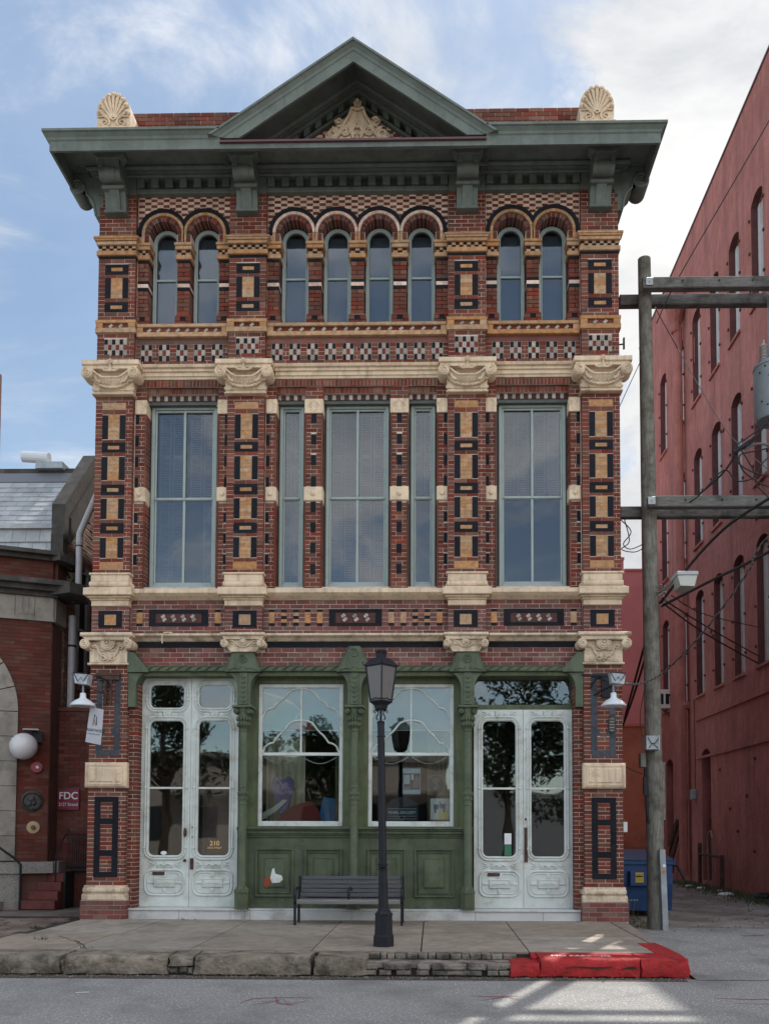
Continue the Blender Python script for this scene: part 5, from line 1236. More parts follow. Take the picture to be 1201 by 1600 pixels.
kbm = MB(); kbm.box(-14, 4.02, -3.93, -3.50, .0, .12, GAP); kb = kbm.build('kerb', kind='structure')
gut = MB(); gut.add([(-14, -4.22, .004), (4.0, -4.16, .004), (4.0, -3.9, .004), (-14, -3.9, .004)], [(0, 1, 2, 3)], mat('gutter_dirt', (.07, .062, .055), .9, var=.4, vscale=3)); gut.build('gutter', kind='structure')
for a, b, m_ in ((-9.5, -6.3, KERB), (-6.28, -4.6, KERB), (-4.58, -2.93, KERB), (-2.87, -1.72, KERB), (-1.42, -.12, KERB), (-.07, .50, KERB)): kerbstone(a, b, m_)
kerbstone(-1.70, -1.44, KERB, z1=SZ, z0=.11)
for k, (x, z, w_, h_) in enumerate(((-1.66, .02, .10, .07), (-1.55, .03, .09, .08), (-1.71, .03, .05, .06), (-2.90, .03, .05, .07), (-2.92, .10, .04, .06), (-1.47, .02, .05, .07))):
    b = MB(); b.bev(x-w_/2, x+w_/2, -3.97+rnd.uniform(-.01, .02), -3.8, z, z+h_, KERBD, .018); o = b.build('broken_stone'); o.parent = kb
# two tier broken brick kerb
xx = .52
while xx < 2.08:
    w_ = rnd.uniform(.12, .24)
    for (z0, z1) in ((.02, .075), (.08, .145)):
        x_ = xx+rnd.uniform(-.04, .04)
        b = MB(); b.bev(x_, min(x_+w_-.012, 2.09), -3.97+rnd.uniform(-.012, .015), -3.7, z0, z1, KERBD, .012); o = b.build('kerb_brick'); o.parent = kb
    xx += w_
b = MB(); b.box(.50, 2.12, -3.945, -3.60, .10, .150, KERBD); o = b.build('kerb_ledge'); o.parent = kb
xx = .48
while xx < 2.2:
    w_ = rnd.uniform(.07, .16); b = MB(); b.bev(xx, xx+w_-.01, -3.66+rnd.uniform(-.015, .015), -3.45, .150, SZ-.004+rnd.uniform(-.008, .004), KERBD, .012); o = b.build('kerb_brick'); o.parent = kb; xx += w_
# red painted part
kerbstone(2.10, 2.42, REDP, z1=.165, label='low red painted kerb block where the upper course is broken away'); kerbstone(2.36, 2.42, REDP, y0=-3.75)
kerbstone(2.42, 3.52, REDP); kerbstone(3.54, 4.06, REDP)
b = MB(); pl = [(4.03, -3.97), (4.055, -3.80), (4.065, -3.5), (4.05, -2.9), (4.03, -2.61), (3.80, -2.61), (3.80, -3.49), (3.9, -3.97)]; b.prism(pl, .0, SZ+.003, REDP, 'z'); o = b.build('kerb_stone'); o.parent = kb
b = MB(); b.prism([(3.955, -2.6), (4.035, -2.59), (4.13, -1.2), (4.20, -.1), (4.20, .3), (3.955, .3)], .0, SZ+.004, mat('brown_kerb', (.24, .19, .165), .9, var=.3), 'z'); o = b.build('kerb_stone'); o.parent = kb
# dark cracks in the red kerb
def crack(pts, w, m=GAP, z=None, name='crack', par=None):
    vs = []; 
    for i, p in enumerate(pts):
        q = Vector(pts[min(i+1, len(pts)-1)])-Vector(pts[max(i-1, 0)]); n_ = Vector((-q.y, q.x, 0)).normalized() if z is None else Vector((0, 0, 1))
        ww = w*(.5+rnd.random())*(0.3 if i in (0, len(pts)-1) else 1)
        a = Vector(p)+n_*ww/2; b_ = Vector(p)-n_*ww/2; vs += [tuple(a), tuple(b_)]
    b = MB(); b.add(vs, [(2*i, 2*i+1, 2*i+3, 2*i+2) for i in range(len(pts)-1)], m); o = b.build(name); o.parent = par or kb; return o
crack([(2.70, -3.998, .115), (2.80, -3.998, .128), (2.93, -3.999, .122), (3.05, -3.999, .118), (3.22, -3.998, .125)], .018, z=1)
crack([(3.30, -3.998, .10), (3.38, -3.999, .118), (3.46, -3.998, .125), (3.50, -3.998, .09)], .02, z=1)
crack([(3.53, -3.999, .03), (3.52, -4.0, .09), (3.55, -3.999, .15), (3.50, -3.99, .20)], .0, z=1)
text('kerb_lettering', 'NO PARKING', (2.90, -3.79, SZ+.004), .13, TXT_W, kb, rot=(0, 0, 0), ext=.0008, sx=.85)
# cracks on road, pavement, alley
crm = mat('crack_dark', (.05, .048, .045), .95)
def wander(x0, y0, x1, y1, n, a, z):
    r_ = random.Random(int(x0*31+y0*17)); return [(x0+(x1-x0)*i/n+r_.uniform(-a, a), y0+(y1-y0)*i/n+r_.uniform(-a, a), z) for i in range(n+1)]
for q in ((-3.7, -2.2, -3.05, -3.0, 8, .03, SZ+.005), (-3.3, -2.6, -2.85, -3.45, 8, .04, SZ+.005), (-1.7, -3.1, -1.2, -3.2, 6, .02, SZ+.005)): crack(wander(*q), .014, crm, par=sw)
for q in ((4.6, 1.3, 7.5, .9, 16, .08, .02), (5.2, 3.0, 9.0, 3.6, 14, .12, .02), (6.0, 6, 8.9, 5.0, 14, .12, .02), (6.5, 1.6, 9.1, 1.2, 12, .1, .02)): crack(wander(*q), .025, crm, par=road)
# spray paint marks
spr = mat('red_spray_paint', (.30, .05, .06), .85, var=.3, vscale=30, speck=(.2, .2, .2), speckscale=120, specklo=.55); spy = mat('yellow_spray_paint', (.33, .30, .10), .85, speck=(.16, .16, .15), speckscale=90, specklo=.5)
for pts in ([(-.58, -5.5), (-.50, -5.28), (-.25, -5.22), (-.05, -5.22), (.12, -5.24)], [(-.45, -5.62), (-.20, -5.30), (-.12, -5.55), (.05, -5.35)], [(-.40, -5.42), (-.1, -5.42)], [(-.3, -5.15), (-.22, -5.5), (-.05, -5.6)], [(1.60, -5.05), (1.85, -5.1), (2.1, -5.05)], [(1.7, -5.3), (1.95, -5.1), (2.1, -5.3)], [(3.95, -5.1), (4.3, -5.15), (4.7, -5.12)], [(4.1, -5.35), (4.6, -5.40)]): crack([(x, y, .003) for x, y in pts], .022, spr, name='paint_mark', par=road)
crack([(5.95, -.05, .022), (6.1, .0, .022), (6.35, .05, .022)], .12, spy, name='paint_mark', par=road); crack([(4.55, 3.0, .02), (4.7, 3.05, .02)], .05, spy, name='paint_mark', par=road)
pap = MB(); pap.box(0, .13, 0, .02, 0, .003, PW); o = pap.build('paper_scrap', loc=None); o.location = (-2.32, -5.05, .004); o.rotation_euler = (0, 0, .2); tag(o, 'thin white scrap of paper lying on the road at left', 'litter')

# ================================================================== street lamp
lp = thing('street_lamp', 'black cast iron street lamp with a four sided glazed lantern in front of the shop', 'street lamp', (.64, -3.02, SZ))
LX, LY = .64, -3.02
def sq(mb, z0, z1, h0, h1, m, cx_=LX): mb.lathe([(h0*1.19, z0), (h1*1.19, z1)], (cx_, LY, 0), m, 8, rot=pi/8)
b = MB(); sq(b, .20, .345, .112, .110, IRON); sq(b, .345, .36, .110, .098, IRON); sq(b, .36, .60, .098, .092, IRON); sq(b, .60, .615, .098, .098, IRON); sq(b, .615, .66, .09, .062, IRON); sq(b, .66, .68, .068, .06, IRON); child(b, 'base', lp)
LEAN = -.045
def lx(z): return LX-.005+LEAN*(z-.68)/2.5
b = MB(); b.lathe([(.062, 0), (.052, .47)], (0, 0, 0), IRON, 14); b.v = [(x+lx(.68+z), y+LY, z+.68) for x, y, z in b.v]
for zz, r_ in ((1.15, .066), (1.18, .058), (1.21, .064), (2.78, .052), (2.70, .047)):
    b3 = MB(); b3.lathe([(.04, -.014), (r_, -.006), (r_, .006), (.04, .014)], (lx(zz), LY, zz), IRON, 14); child(b3, 'collar', lp, auto=40)
o2 = MB(); o2.lathe([(.050, 0), (.043, 1.78)], (0, 0, 0), IRON, 14); o2.v = [(x+lx(1.18+z), y+LY, z+1.18) for x, y, z in o2.v]; child(b, 'lower_shaft', lp, auto=40); child(o2, 'shaft', lp, auto=40)
tx = lx(2.97)
b = MB(); b.tube([(tx, LY, 2.94), (tx, LY, 3.10)], .014, IRON, 8); b.lathe([(.045, 2.94), (.05, 2.96), (.03, 2.975)], (tx, LY, 0), IRON, 12)
for k in range(4):
    a = k*pi/2+.1; dx, dy = cos(a), sin(a)
    b.tube([(tx+dx*r_, LY+dy*r_, z) for r_, z in ((.035, 2.985), (.055, 3.0), (.048, 3.035), (.028, 3.06), (.035, 3.09), (.07, 3.105), (.085, 3.085), (.07, 3.07))], .009, IRON, 6)
child(b, 'scroll_bracket', lp, auto=50)
def q4(mb, prof, m, rot): mb.lathe([(r_, z) for r_, z in prof], (tx, LY, 0), m, 4, rot=rot)
RT = radians(96)
b = MB(); q4(b, [(.045, 3.10), (.075, 3.12), (.085, 3.165), (.135, 3.20), (.14, 3.215)], IRON, RT); child(b, 'lantern_foot', lp)
b = MB(); q4(b, [(.205, 3.645), (.212, 3.655), (.205, 3.67), (.12, 3.745), (.08, 3.76)], IRON, RT); q4(b, [(.062, 3.755), (.066, 3.80), (.078, 3.845), (.05, 3.79), (.03, 3.77)], IRON, RT)
for k in range(8):
    a = k*pi/4+RT; b.lathe([(.014, 0), (.001, .05)], (tx+.062*cos(a), LY+.062*sin(a), 3.815), IRON, 5)
child(b, 'lantern_roof', lp)
fr = MB()
cr_ = []
for k in range(4):
    a = RT+k*pi/2; p0 = (tx+.132*cos(a), LY+.132*sin(a), 3.21); p1 = (tx+.190*cos(a), LY+.190*sin(a), 3.65); cr_.append((p0, p1)); fr.tube([p0, p1], .010, IRON, 6)
    fr.tube([p1, (tx+.222*cos(a), LY+.222*sin(a), 3.665), (tx+.228*cos(a), LY+.228*sin(a), 3.69), (tx+.215*cos(a), LY+.215*sin(a), 3.70)], .007, IRON, 5)
for k in range(4):
    p0, p1 = cr_[k]; q0, q1 = cr_[(k+1) % 4]
    fr.tube([p0, q0], .012, IRON, 6); fr.tube([p1, q1], .010, IRON, 6)
    ml = [(p0[i]*.5+q0[i]*.5) for i in range(3)]; fr.tube([(p0[0], p0[1], p0[2]+.03), (ml[0]*.6+p0[0]*.4, ml[1]*.6+p0[1]*.4, 3.235), (ml[0], ml[1], 3.25), (ml[0]*.6+q0[0]*.4, ml[1]*.6+q0[1]*.4, 3.235), (q0[0], q0[1], q0[2]+.03)], .008, IRON, 5)
child(fr, 'lantern_frame', lp)
LG = mat('smoky_lantern_glass', (.125, .12, .125), .25, var=.1)
for k in range(4):
    p0, p1 = cr_[k]; q0, q1 = cr_[(k+1) % 4]; b = MB()
    def inn(p): return (tx+(p[0]-tx)*.97, LY+(p[1]-LY)*.97, p[2])
    b.add([inn(p0), inn(q0), inn(q1), inn(p1)], [(0, 1, 2, 3)], LG); child(b, 'lantern_pane', lp)

# ================================================================== bench
bn = thing('park_bench', 'slatted grey bench with black iron frame standing before the green shopfront', 'bench', (0, -.5, SZ))
SL_ = mat('grey_bench_slat', (.085, .085, .098), .5, var=.25, vscale=5, stretch=(.6, 6, 6))
for k in range(5):
    z = .60+.064*k; y = -.30+.022*k; b = MB(); b.bev(-.775, .755, y, y+.03, z+.004, z+.058, SL_, .006); b.v = [(x, yy, zz+.0) for x, yy, zz in b.v]; child(b, 'back_slat', bn)
for k in range(6):
    y = -.74+.072*k; z = .585-(.012 if k in (2, 3) else 0); b = MB(); b.bev(-.775, .755, y, y+.06, z-(.060 if k == 0 else .028), z+(.01 if k == 0 else 0), SL_ if k else mat('worn_front_slat', (.17, .17, .165), .6, var=.25, vscale=5, stretch=(.6, 6, 6)), .012 if k == 0 else .008); child(b, 'seat_slat', bn)
for x in (-.80, .78):
    b = MB(); b.box(x-.018, x+.018, -.72, -.68, SZ, .56, IRON); child(b, 'leg', bn); b = MB(); b.box(x-.018, x+.018, -.33, -.29, SZ, .60, IRON); child(b, 'leg', bn)
    b = MB(); b.tube([(x, -.70, .53), (x, -.72, .66), (x, -.68, .735), (x, -.50, .75), (x, -.30, .74)], [.018, .02, .026, .022, .018], IRON, 8); b.box(x-.016, x+.016, -.72, -.28, .53, .56, IRON); child(b, 'armrest', bn)
    b = MB(); b.box(x-.016, x+.016, -.29, -.255, .56, .72, IRON); b.box(x-.016, x+.016, -.255, -.20, .70, .92, IRON); child(b, 'back_support', bn)
b = MB(); b.tube([(-.005, -.70, .56), (-.005, -.72, .68), (-.005, -.68, .735), (-.005, -.45, .75), (-.005, -.28, .72)], [.018, .02, .026, .02, .016], IRON, 8); b.box(-.02, .01, -.72, -.26, .535, .555, IRON); child(b, 'middle_armrest', bn)

# ================================================================== right: long red warehouse
W = thing('red_warehouse', 'tall red stuccoed warehouse with rows of narrow arched windows beyond the alley', 'building', (9.2, 0, 0))
RX = 9.2; far = [17.0, 14.9, 13.1, 11.35, 9.68, 8.0, 6.3, 4.55, 2.8]; WW = .80
rowsW = [(14.62, 17.42), (10.18, 13.10), (5.65, 8.80)]; RD = .34
ys = []
wl = MB()
Y0, Y1 = -.5, 20.0
def yz(poly, x0=RX, x1=RX+RD, m=STUCCO): wl.prism(poly, x0, x1, m, 'x')
zc_ = 0
bands = []
for (z0, z1) in [(.15, 4.0)]+sorted(rowsW): bands.append((z0, z1))
prev = -.1
doors_y = [16.72, 12.70]
for bi, (z0, z1) in enumerate(bands):
    yz([(Y0, prev), (Y1, prev), (Y1, z0), (Y0, z0)])
    fl_ = sorted([f for f in (far if bi else doors_y)]); y = Y0; wdt = WW if bi else .85; rise = .17
    for f in fl_:
        a, b_ = f-wdt, f
        yz([(y, z0), (a, z0), (a, z1), (y, z1)])
        k = 8; arc = [(a+(b_-a)*i/k, z1-rise+rise*sin(pi*i/k)**.7 if 0 < i < k else z1-rise) for i in range(k+1)]
        yz([(a, z1)]+arc+[(b_, z1)]); y = b_
    yz([(y, z0), (Y1, z0), (Y1, z1), (y, z1)]); prev = z1
yz([(Y0, prev), (Y1, prev), (Y1, 20.2), (Y0, 20.2)])
child(wl, 'wall', W)
b = MB(); b.box(RX+.35, 24, Y0+.02, Y1-.02, 0, 20.0, STUCCO); b.box(RX-.03, RX+.4, Y0, Y1, 20.2, 20.26, MAROON); child(b, 'wall', W)
FW = mat('pale_window_frame', (.66, .64, .62), .7, var=.1)
for bi, (z0, z1) in enumerate(rowsW):
    for f in far:
        a, b_ = f-WW, f
        m_ = MB(); x = RX+.22; m_.box(x, x+.06, a, a+.09, z0, z1-.12, FW); m_.box(x-.05, x+.06, b_-.16, b_, z0, z1-.12, FW); m_.box(x+.01, x+.05, a, b_, (z0+z1)/2-.04, (z0+z1)/2+.04, FW); m_.box(x, x+.06, a, b_, z1-.30, z1, FW); wo = child(m_, 'window', W)
        g = MB(); g.box(x+.02, x+.03, a, b_, z0, z1-.05, mat('painted_over_pane', (.55, .53, .52), .6, var=.15)); child(g, 'pane', wo)
        g = MB(); g.box(RX-.06, RX+.25, a-.06, b_+.06, z0-.07, z0, STUCCO); child(g, 'sill', wo)
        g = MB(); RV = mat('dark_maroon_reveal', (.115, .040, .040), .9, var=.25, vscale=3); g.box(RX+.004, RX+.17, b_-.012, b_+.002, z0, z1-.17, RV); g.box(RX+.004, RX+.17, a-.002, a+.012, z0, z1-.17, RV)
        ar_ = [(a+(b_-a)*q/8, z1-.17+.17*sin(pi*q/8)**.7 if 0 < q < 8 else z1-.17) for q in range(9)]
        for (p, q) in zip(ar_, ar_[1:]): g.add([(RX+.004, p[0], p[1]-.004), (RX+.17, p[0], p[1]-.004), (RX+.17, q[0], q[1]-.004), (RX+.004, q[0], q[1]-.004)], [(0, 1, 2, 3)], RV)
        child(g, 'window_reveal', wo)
        g = MB()
        for yy in (a-.07, b_+.07):
            for zz in (z0+.5, z0+1.5, z1-.45): g.box(RX-.04, RX+.005, yy-.025, yy+.025, zz-.03, zz+.03, RUST)
        child(g, 'shutter_hinge', wo, kind='stuff')
for f in doors_y: b = MB(); b.box(RX+.25, RX+.30, f-.85, f, .1, 4.0, mat('dark_red_door', (.07, .022, .022), .7, var=.2)); child(b, 'door', W)
b = MB(); b.box(RX-.05, RX, 2, 13.1, 4.90, 5.0, STUCCO); b.box(RX-.05, RX, 2, 13.1, 3.74, 3.81, STUCCO); child(b, 'string_course', W)
b = MB(); b.tube([(RX-.20, 14.0, .2), (RX-.20, 14.0, 17.6)], .14, STUCCO, 12); b.lathe([(.15, 17.45), (.17, 17.5), (.17, 17.7), (.40, 18.5), (.40, 18.6)], (RX-.26, 14.0, 0), STUCCO, 10); b.lathe([(.16, 8.4), (.17, 8.5), (.16, 8.6)], (RX-.10, 14, 0), STUCCO, 12); b.lathe([(.15, 5.4), (.18, 5.5), (.15, 5.6)], (RX-.10, 14, 0), STUCCO, 12); child(b, 'downpipe', W)
b = MB(); b.tube([(RX-.03, 13.35, 2.85), (RX-.03, 13.35, 5.6)], .03, STUCCO, 6); child(b, 'conduit', W)
b = MB(); b.bev(RX-.14, RX, 13.2, 13.5, 2.55, 2.85, GALV, .02); child(b, 'meter_box', W)
b = MB()
for (yy, zz) in ((11.0, 3.3), (10.2, 2.2), (8.9, 2.5), (12.0, 1.9), (9.6, 1.6), (11.6, 7.3), (10.3, 12.6), (7.9, 9.3), (8.3, 3.4), (14.4, 18.2), (8.4, 1.1)): b.box(RX-.03, RX+.01, yy-.05, yy+.05, zz-.04, zz+.04, RUST)
child(b, 'anchor_plate', W, kind='stuff')
b = MB()
for (y, z, w_, h_) in ((9.9, 2.4, .7, .015), (12.9, 15.9, .02, .8), (15.6, 14.6, .02, 1.0), (15.7, 9.6, .02, 1.6)): b.box(RX-.006, RX, y, y+w_, z, z+h_, mat('pale_scratch', (.50, .26, .24), .9))
child(b, 'plaster_crack', W)
# air conditioner
ac = thing('window_air_conditioner', 'small pale air conditioner box on brackets in a warehouse window behind the pole', 'air conditioner', (9.0, 16.4, 5.75))
b = MB(); b.box(8.80, 9.24, 16.15, 16.75, 5.72, 6.35, mat('pale_metal_case', (.80, .77, .72), .6)); child(b, 'case', ac)
b = MB(); b.box(8.793, 8.80, 16.25, 16.40, 5.82, 6.25, DARK); b.box(8.793, 8.80, 16.5, 16.65, 5.82, 6.25, DARK); b.box(8.88, 8.98, 16.142, 16.15, 5.85, 6.2, IRON); b.box(9.05, 9.17, 16.142, 16.15, 5.85, 6.2, IRON); child(b, 'grille', ac)
b = MB(); b.tube([(8.9, 16.2, 5.72), (9.2, 16.2, 5.45)], .02, RUST, 5); child(b, 'bracket', ac)
# pipes and rails by the warehouse wall
rl = thing('pipe_barrier', 'rusty steel pipe barrier standing before the warehouse wall in the alley', 'barrier', (9.0, 11.4, 0))
for y, h_ in ((12.4, 1.25), (10.4, .95)): b = MB(); b.box(8.97, 9.07, y-.05, y+.05, 0, h_, RUST); child(b, 'post', rl)
b = MB(); b.tube([(9.0, 12.4, .93), (9.0, 10.4, .90)], .03, RUST, 6); child(b, 'rail', rl)
hp = MB(); hp.tube([(9.12, 11.9, .1), (9.10, 11.9, 1.3), (9.10, 11.8, 1.55), (9.10, 11.6, 1.6), (9.10, 11.45, 1.4), (9.10, 11.45, .1)], .03, mat('pinkish_pipe', (.26, .15, .13), .8, var=.3), 6); tag(hp.build('bent_standpipe'), 'looped pinkish pipe against the warehouse wall behind the barrier', 'pipe')
for k, (y0, y1) in enumerate(((15.7, 15.0), (15.0, 14.5))):
    b = MB(); b.tube([(8.7, y0, 0), (9.1, y1, 1.95)], .07, RUST, 4); tag(b.build('leaning_plank'), 'rusty dark plank leaning on the warehouse wall, %s of the two' % ('farther' if k == 0 else 'nearer'), 'plank')
gr = MB(); rg = random.Random(11)
for k in range(2600):
    t = rg.random(); y = 5.2+9*t; x = 9.15-abs(rg.gauss(0, .35))-.02
    if rg.random() < .3: x -= .3
    h_ = rg.uniform(.03, .14); a = rg.uniform(0, 2*pi); w_ = .012
    gr.add([(x-w_*cos(a), y-w_*sin(a), .0), (x+w_*cos(a), y+w_*sin(a), .0), (x+rg.uniform(-.05, .05), y+rg.uniform(-.05, .05), h_)], [(0, 1, 2)], GRASS if rg.random() < .75 else GRASSD)
tag(gr.build('weeds', kind='stuff'), 'low green weeds growing along the foot of the warehouse wall', 'weeds')
for k, (x, y, s_) in enumerate(((8.6, 10.9, .14), (8.5, 8.5, .22), (8.8, 9.9, .10), (8.55, 11.9, .12))):
    b = MB(); b.ball((x, y, .03), s_, PW, 7, (1, .6, .3)); tag(b.build('litter'), ('small white rag among the weeds by the barrier', 'larger pale rag on the alley edge nearest the street', 'tiny white scrap near the barrier post', 'white scrap beyond the far barrier post')[k], 'litter')
b = MB(); b.ball((9.0, 7.3, .08), .22, IRON, 8, (1.2, 1, .45)); tag(b.build('rubbish_bag'), 'dark rubbish bag at the right edge of the alley', 'bag')
# rear building closing the alley
R = thing('rear_red_building', 'lower pink and orange red building closing the end of the alley', 'building', (6.5, 18, 0))
b = MB(); b.box(2.5, 9.19, 18, 24, 5.35, 10.93, STUCCO3); b.box(2.5, 8.08, 18.001, 24, 10.93, 11.33, STUCCO3); child(b, 'upper_wall', R)
b = MB(); b.box(2.5, 9.19, 18.003, 24, 0, 5.34, STUCCO2); b.box(2.5, 9.19, 17.94, 18.003, 5.30, 5.40, STUCCO2); child(b, 'lower_wall', R)
b = MB(); b.box(2.5, 8.10, 17.95, 18.1, 11.33, 11.42, STUCCO3); b.box(8.10, 9.19, 17.95, 18.1, 10.93, 11.0, STUCCO3); child(b, 'coping', R)
b = MB(); b.box(4.3, 8.0, 11.9, 12.1, 0, 1.15, mat('orange_low_wall', (.34, .10, .06), .9, var=.2)); tag(b.build('low_wall'), 'low orange red wall behind the blue dumpster', 'wall')
# dumpster
D = thing('dumpster', 'blue steel dumpster with a yellow warning sticker in the alley behind the wooden pole', 'dumpster', (5.2, 3.4, 0))
b = MB(); b.prism([(2.95, .62), (3.02, .12), (4.4, .12), (4.4, 1.16), (2.95, 1.02)], 4.60, 5.72, BLUE, 'x'); child(b, 'body', D)
b = MB(); b.bev(4.58, 5.74, 2.91, 3.0, .98, 1.05, BLUE, .01); b.box(4.56, 4.60, 2.95, 4.4, .98, 1.10, BLUE); b.box(5.72, 5.76, 2.93, 4.4, .98, 1.10, BLUE); child(b, 'rim', D)
b = MB(); b.bev(4.90, 5.42, 2.84, 2.96, .58, .86, BLUE, .02); child(b, 'fork_pocket', D)
b = MB(); b.prism([(2.93, 1.06), (4.4, 1.20), (4.4, 1.24), (2.93, 1.09)], 4.58, 5.74, mat('blue_lid', (.02, .06, .14), .5), 'x'); child(b, 'lid', D)
b = MB(); b.bev(5.005, 5.155, 2.832, 2.842, .655, .84, YELLOW, .003); so_ = child(b, 'sticker', D)
b = MB(); b.box(5.015, 5.145, 2.829, 2.832, .755, .785, TXT_D); 
for z in (.69, .71, .73, .80, .815): b.box(5.02, 5.14, 2.829, 2.832, z, z+.006, mat('sticker_line', (.30, .20, .03), .6))
child(b, 'sticker_print', so_)
b = MB(); b.tube([(5.72, 3.2, .98), (5.86, 3.1, .95), (5.92, 3.05, .80), (5.95, 3.0, .72)], .025, IRON, 6); child(b, 'lift_arm', D)
for x in (4.75, 5.55): b = MB(); b.lathe([(.07, -.02), (.07, .02)], (x, 3.2, .07), IRON, 12, 'x'); child(b, 'wheel', D)
wd = MB()
for k in range(260):
    x = rg.uniform(4.25, 5.0); y = rg.uniform(.9, 2.6); h_ = rg.uniform(.02, .10); a = rg.uniform(0, 6.28)
    wd.add([(x-.012*cos(a), y-.012*sin(a), .0), (x+.012*cos(a), y+.012*sin(a), .0), (x+rg.uniform(-.06, .06), y+rg.uniform(-.06, .06), h_)], [(0, 1, 2)], GRASSD if rg.random() < .75 else GRASS)
for k in range(5):
    x = 4.62+.05*k; wd.tube([(x, 1.9, 0), (x+rg.uniform(-.03, .03), 1.9, .25), (x+rg.uniform(-.05, .05), 1.9, .42+rg.uniform(-.08, .08))], .004, GRASSD, 4); wd.ball((x, 1.9, .40), .02, mat('seed_head', (.25, .24, .22), .9), 5)
tag(wd.build('dry_weeds', kind='stuff'), 'dry weeds round the foot of the wooden pole', 'weeds')
wl_ = MB()
for (cx_, cy_, n_, s_) in ((-3.75, -2.55, 26, .07), (-4.75, -2.0, 30, .08), (-4.9, -3.1, 26, .08), (-4.45, -1.2, 22, .06), (-2.60, -.05, 16, .05), (-5.3, -.8, 22, .06), (-2.87, -3.4, 10, .07), (-4.6, .2, 30, .07)):
    for k in range(n_):
        x = cx_+rg.gauss(0, .05); y = cy_+rg.gauss(0, .05); a = rg.uniform(0, 6.28); h_ = rg.uniform(.3, 1)*s_
        wl_.add([(x-.008*cos(a), y-.008*sin(a), SZ-.01), (x+.008*cos(a), y+.008*sin(a), SZ-.01), (x+rg.uniform(-.04, .04), y+rg.uniform(-.04, .04), SZ+h_)], [(0, 1, 2)], GRASS)
tag(wl_.build('pavement_weeds', kind='stuff'), 'small tufts of weeds in the joints of the old paving at left', 'weeds')

# ================================================================== utility pole
U = thing('utility_pole', 'weathered wooden utility pole with two pairs of timber crossarms at the alley mouth', 'utility pole', (4.89, .85, 0))
b = MB(); k_ = 26; vs = []; nn = 14; ru = random.Random(2)
prof = []
b2 = MB(); pts = []; rad = []
for i in range(24):
    t = i/23; pts.append((4.90-.095*t, .85, -.1+11.42*t)); rad.append(.150-.042*t+ru.uniform(-.003, .003))
b2.tube(pts, rad, WOOD, 16); child(b2, 'pole', U, auto=60)
for (zb, xl, xf) in ((10.62, 4.42, 4.70), (6.93, 4.40, 4.76)):
    b = MB(); b.bev(xf, 9.0, .50, .64, zb-.01, zb+.175, WOODX, .012); child(b, 'crossarm', U)
    b = MB(); b.bev(xl, 9.0, .98, 1.12, zb-.01, zb+.175, WOODX, .012); child(b, 'crossarm', U)
    b = MB(); b.bev(4.74, 4.86, .475, .50, zb+.02, zb+.15, GALV, .004); b.tube([(4.80, .46, zb+.085), (4.80, 1.16, zb+.085)], .014, GALV, 6); child(b, 'bolt_plate', U)
b = MB()
for x in (5.35, 5.95, 6.5):
    for zb in (10.62, 6.93): b.tube([(x, .49, zb+.10), (x, .51, zb+.10)], .018, IRON, 8)
child(b, 'bolt', U)
b2 = MB(); b2.tube([(8.75, .82, -.1), (8.70, .82, 11.4)], [.15, .11], WOOD, 14); child(b2, 'pole', U)
b = MB(); b.box(4.66, 4.86, .42, .70, 2.93, 3.15, GALV); o_ = child(b, 'junction_box', U); b = MB(); b.box(4.855, 4.87, .41, .71, 2.92, 3.16, mat('pale_box_edge', (.42, .43, .45), .5)); child(b, 'box_edge', o_)
b = MB(); b.tube([(4.68, .415, 3.13), (4.74, .41, 3.02), (4.80, .41, 3.03), (4.85, .41, 3.10)], .006, WIRE, 4); b.tube([(4.70, .41, 2.95), (4.76, .41, 3.03), (4.84, .41, 2.95)], .006, WIRE, 4); child(b, 'box_wire', o_)
b = MB(); b.bev(4.63, 4.72, .70, .86, 2.66, 2.90, mat('weathered_box', (.17, .17, .15), .8, var=.3), .01); child(b, 'switch_box', U)
b = MB(); b.tube([(4.70, .72, 2.66), (4.71, .74, 2.35), (4.73, .74, 1.9), (4.76, .74, 1.75)], .02, IRON, 6); b.box(4.68, 4.74, .70, .78, 2.2, 2.5, IRON); child(b, 'conduit', U)
b = MB(); b.box(4.99, 5.05, .80, .86, 1.8, 2.75, WOOD); child(b, 'batten', U)
gp = MB(); prof = [(-.055, .0), (-.045, -.04), (.045, -.04), (.055, 0)]
gv = [(4.945, .64), (4.965, .60), (5.025, .60), (5.045, .64)]
vs = [(x+dx, y, z) for (z, dx) in ((0, .04), (1.32, 0)) for (x, y) in [(4.895, .68), (4.905, .62), (4.995, .62), (5.010, .68)]]
gp.add(vs, [(0, 1, 5, 4), (1, 2, 6, 5), (2, 3, 7, 6), (3, 0, 4, 7), (4, 5, 6, 7)], GALV); gpo = gp.build('cable_guard'); tag(gpo, 'grey metal cable guard strapped to the foot of the wooden pole', 'cable guard')
st = MB(); st.lathe([(.001, 0), (.026, 0), (.026, .004)], (0, 0, 0), PW, 14, 'y'); st.v = [(x+4.97, y+.613, z+1.06) for x, y, z in st.v]; st.prism([(4.93, .96), (4.965, .995), (5.0, .96), (4.965, .925)], .612, .618, mat('orange_tag', (.45, .18, .03), .6)); st.build('tag').parent = gpo
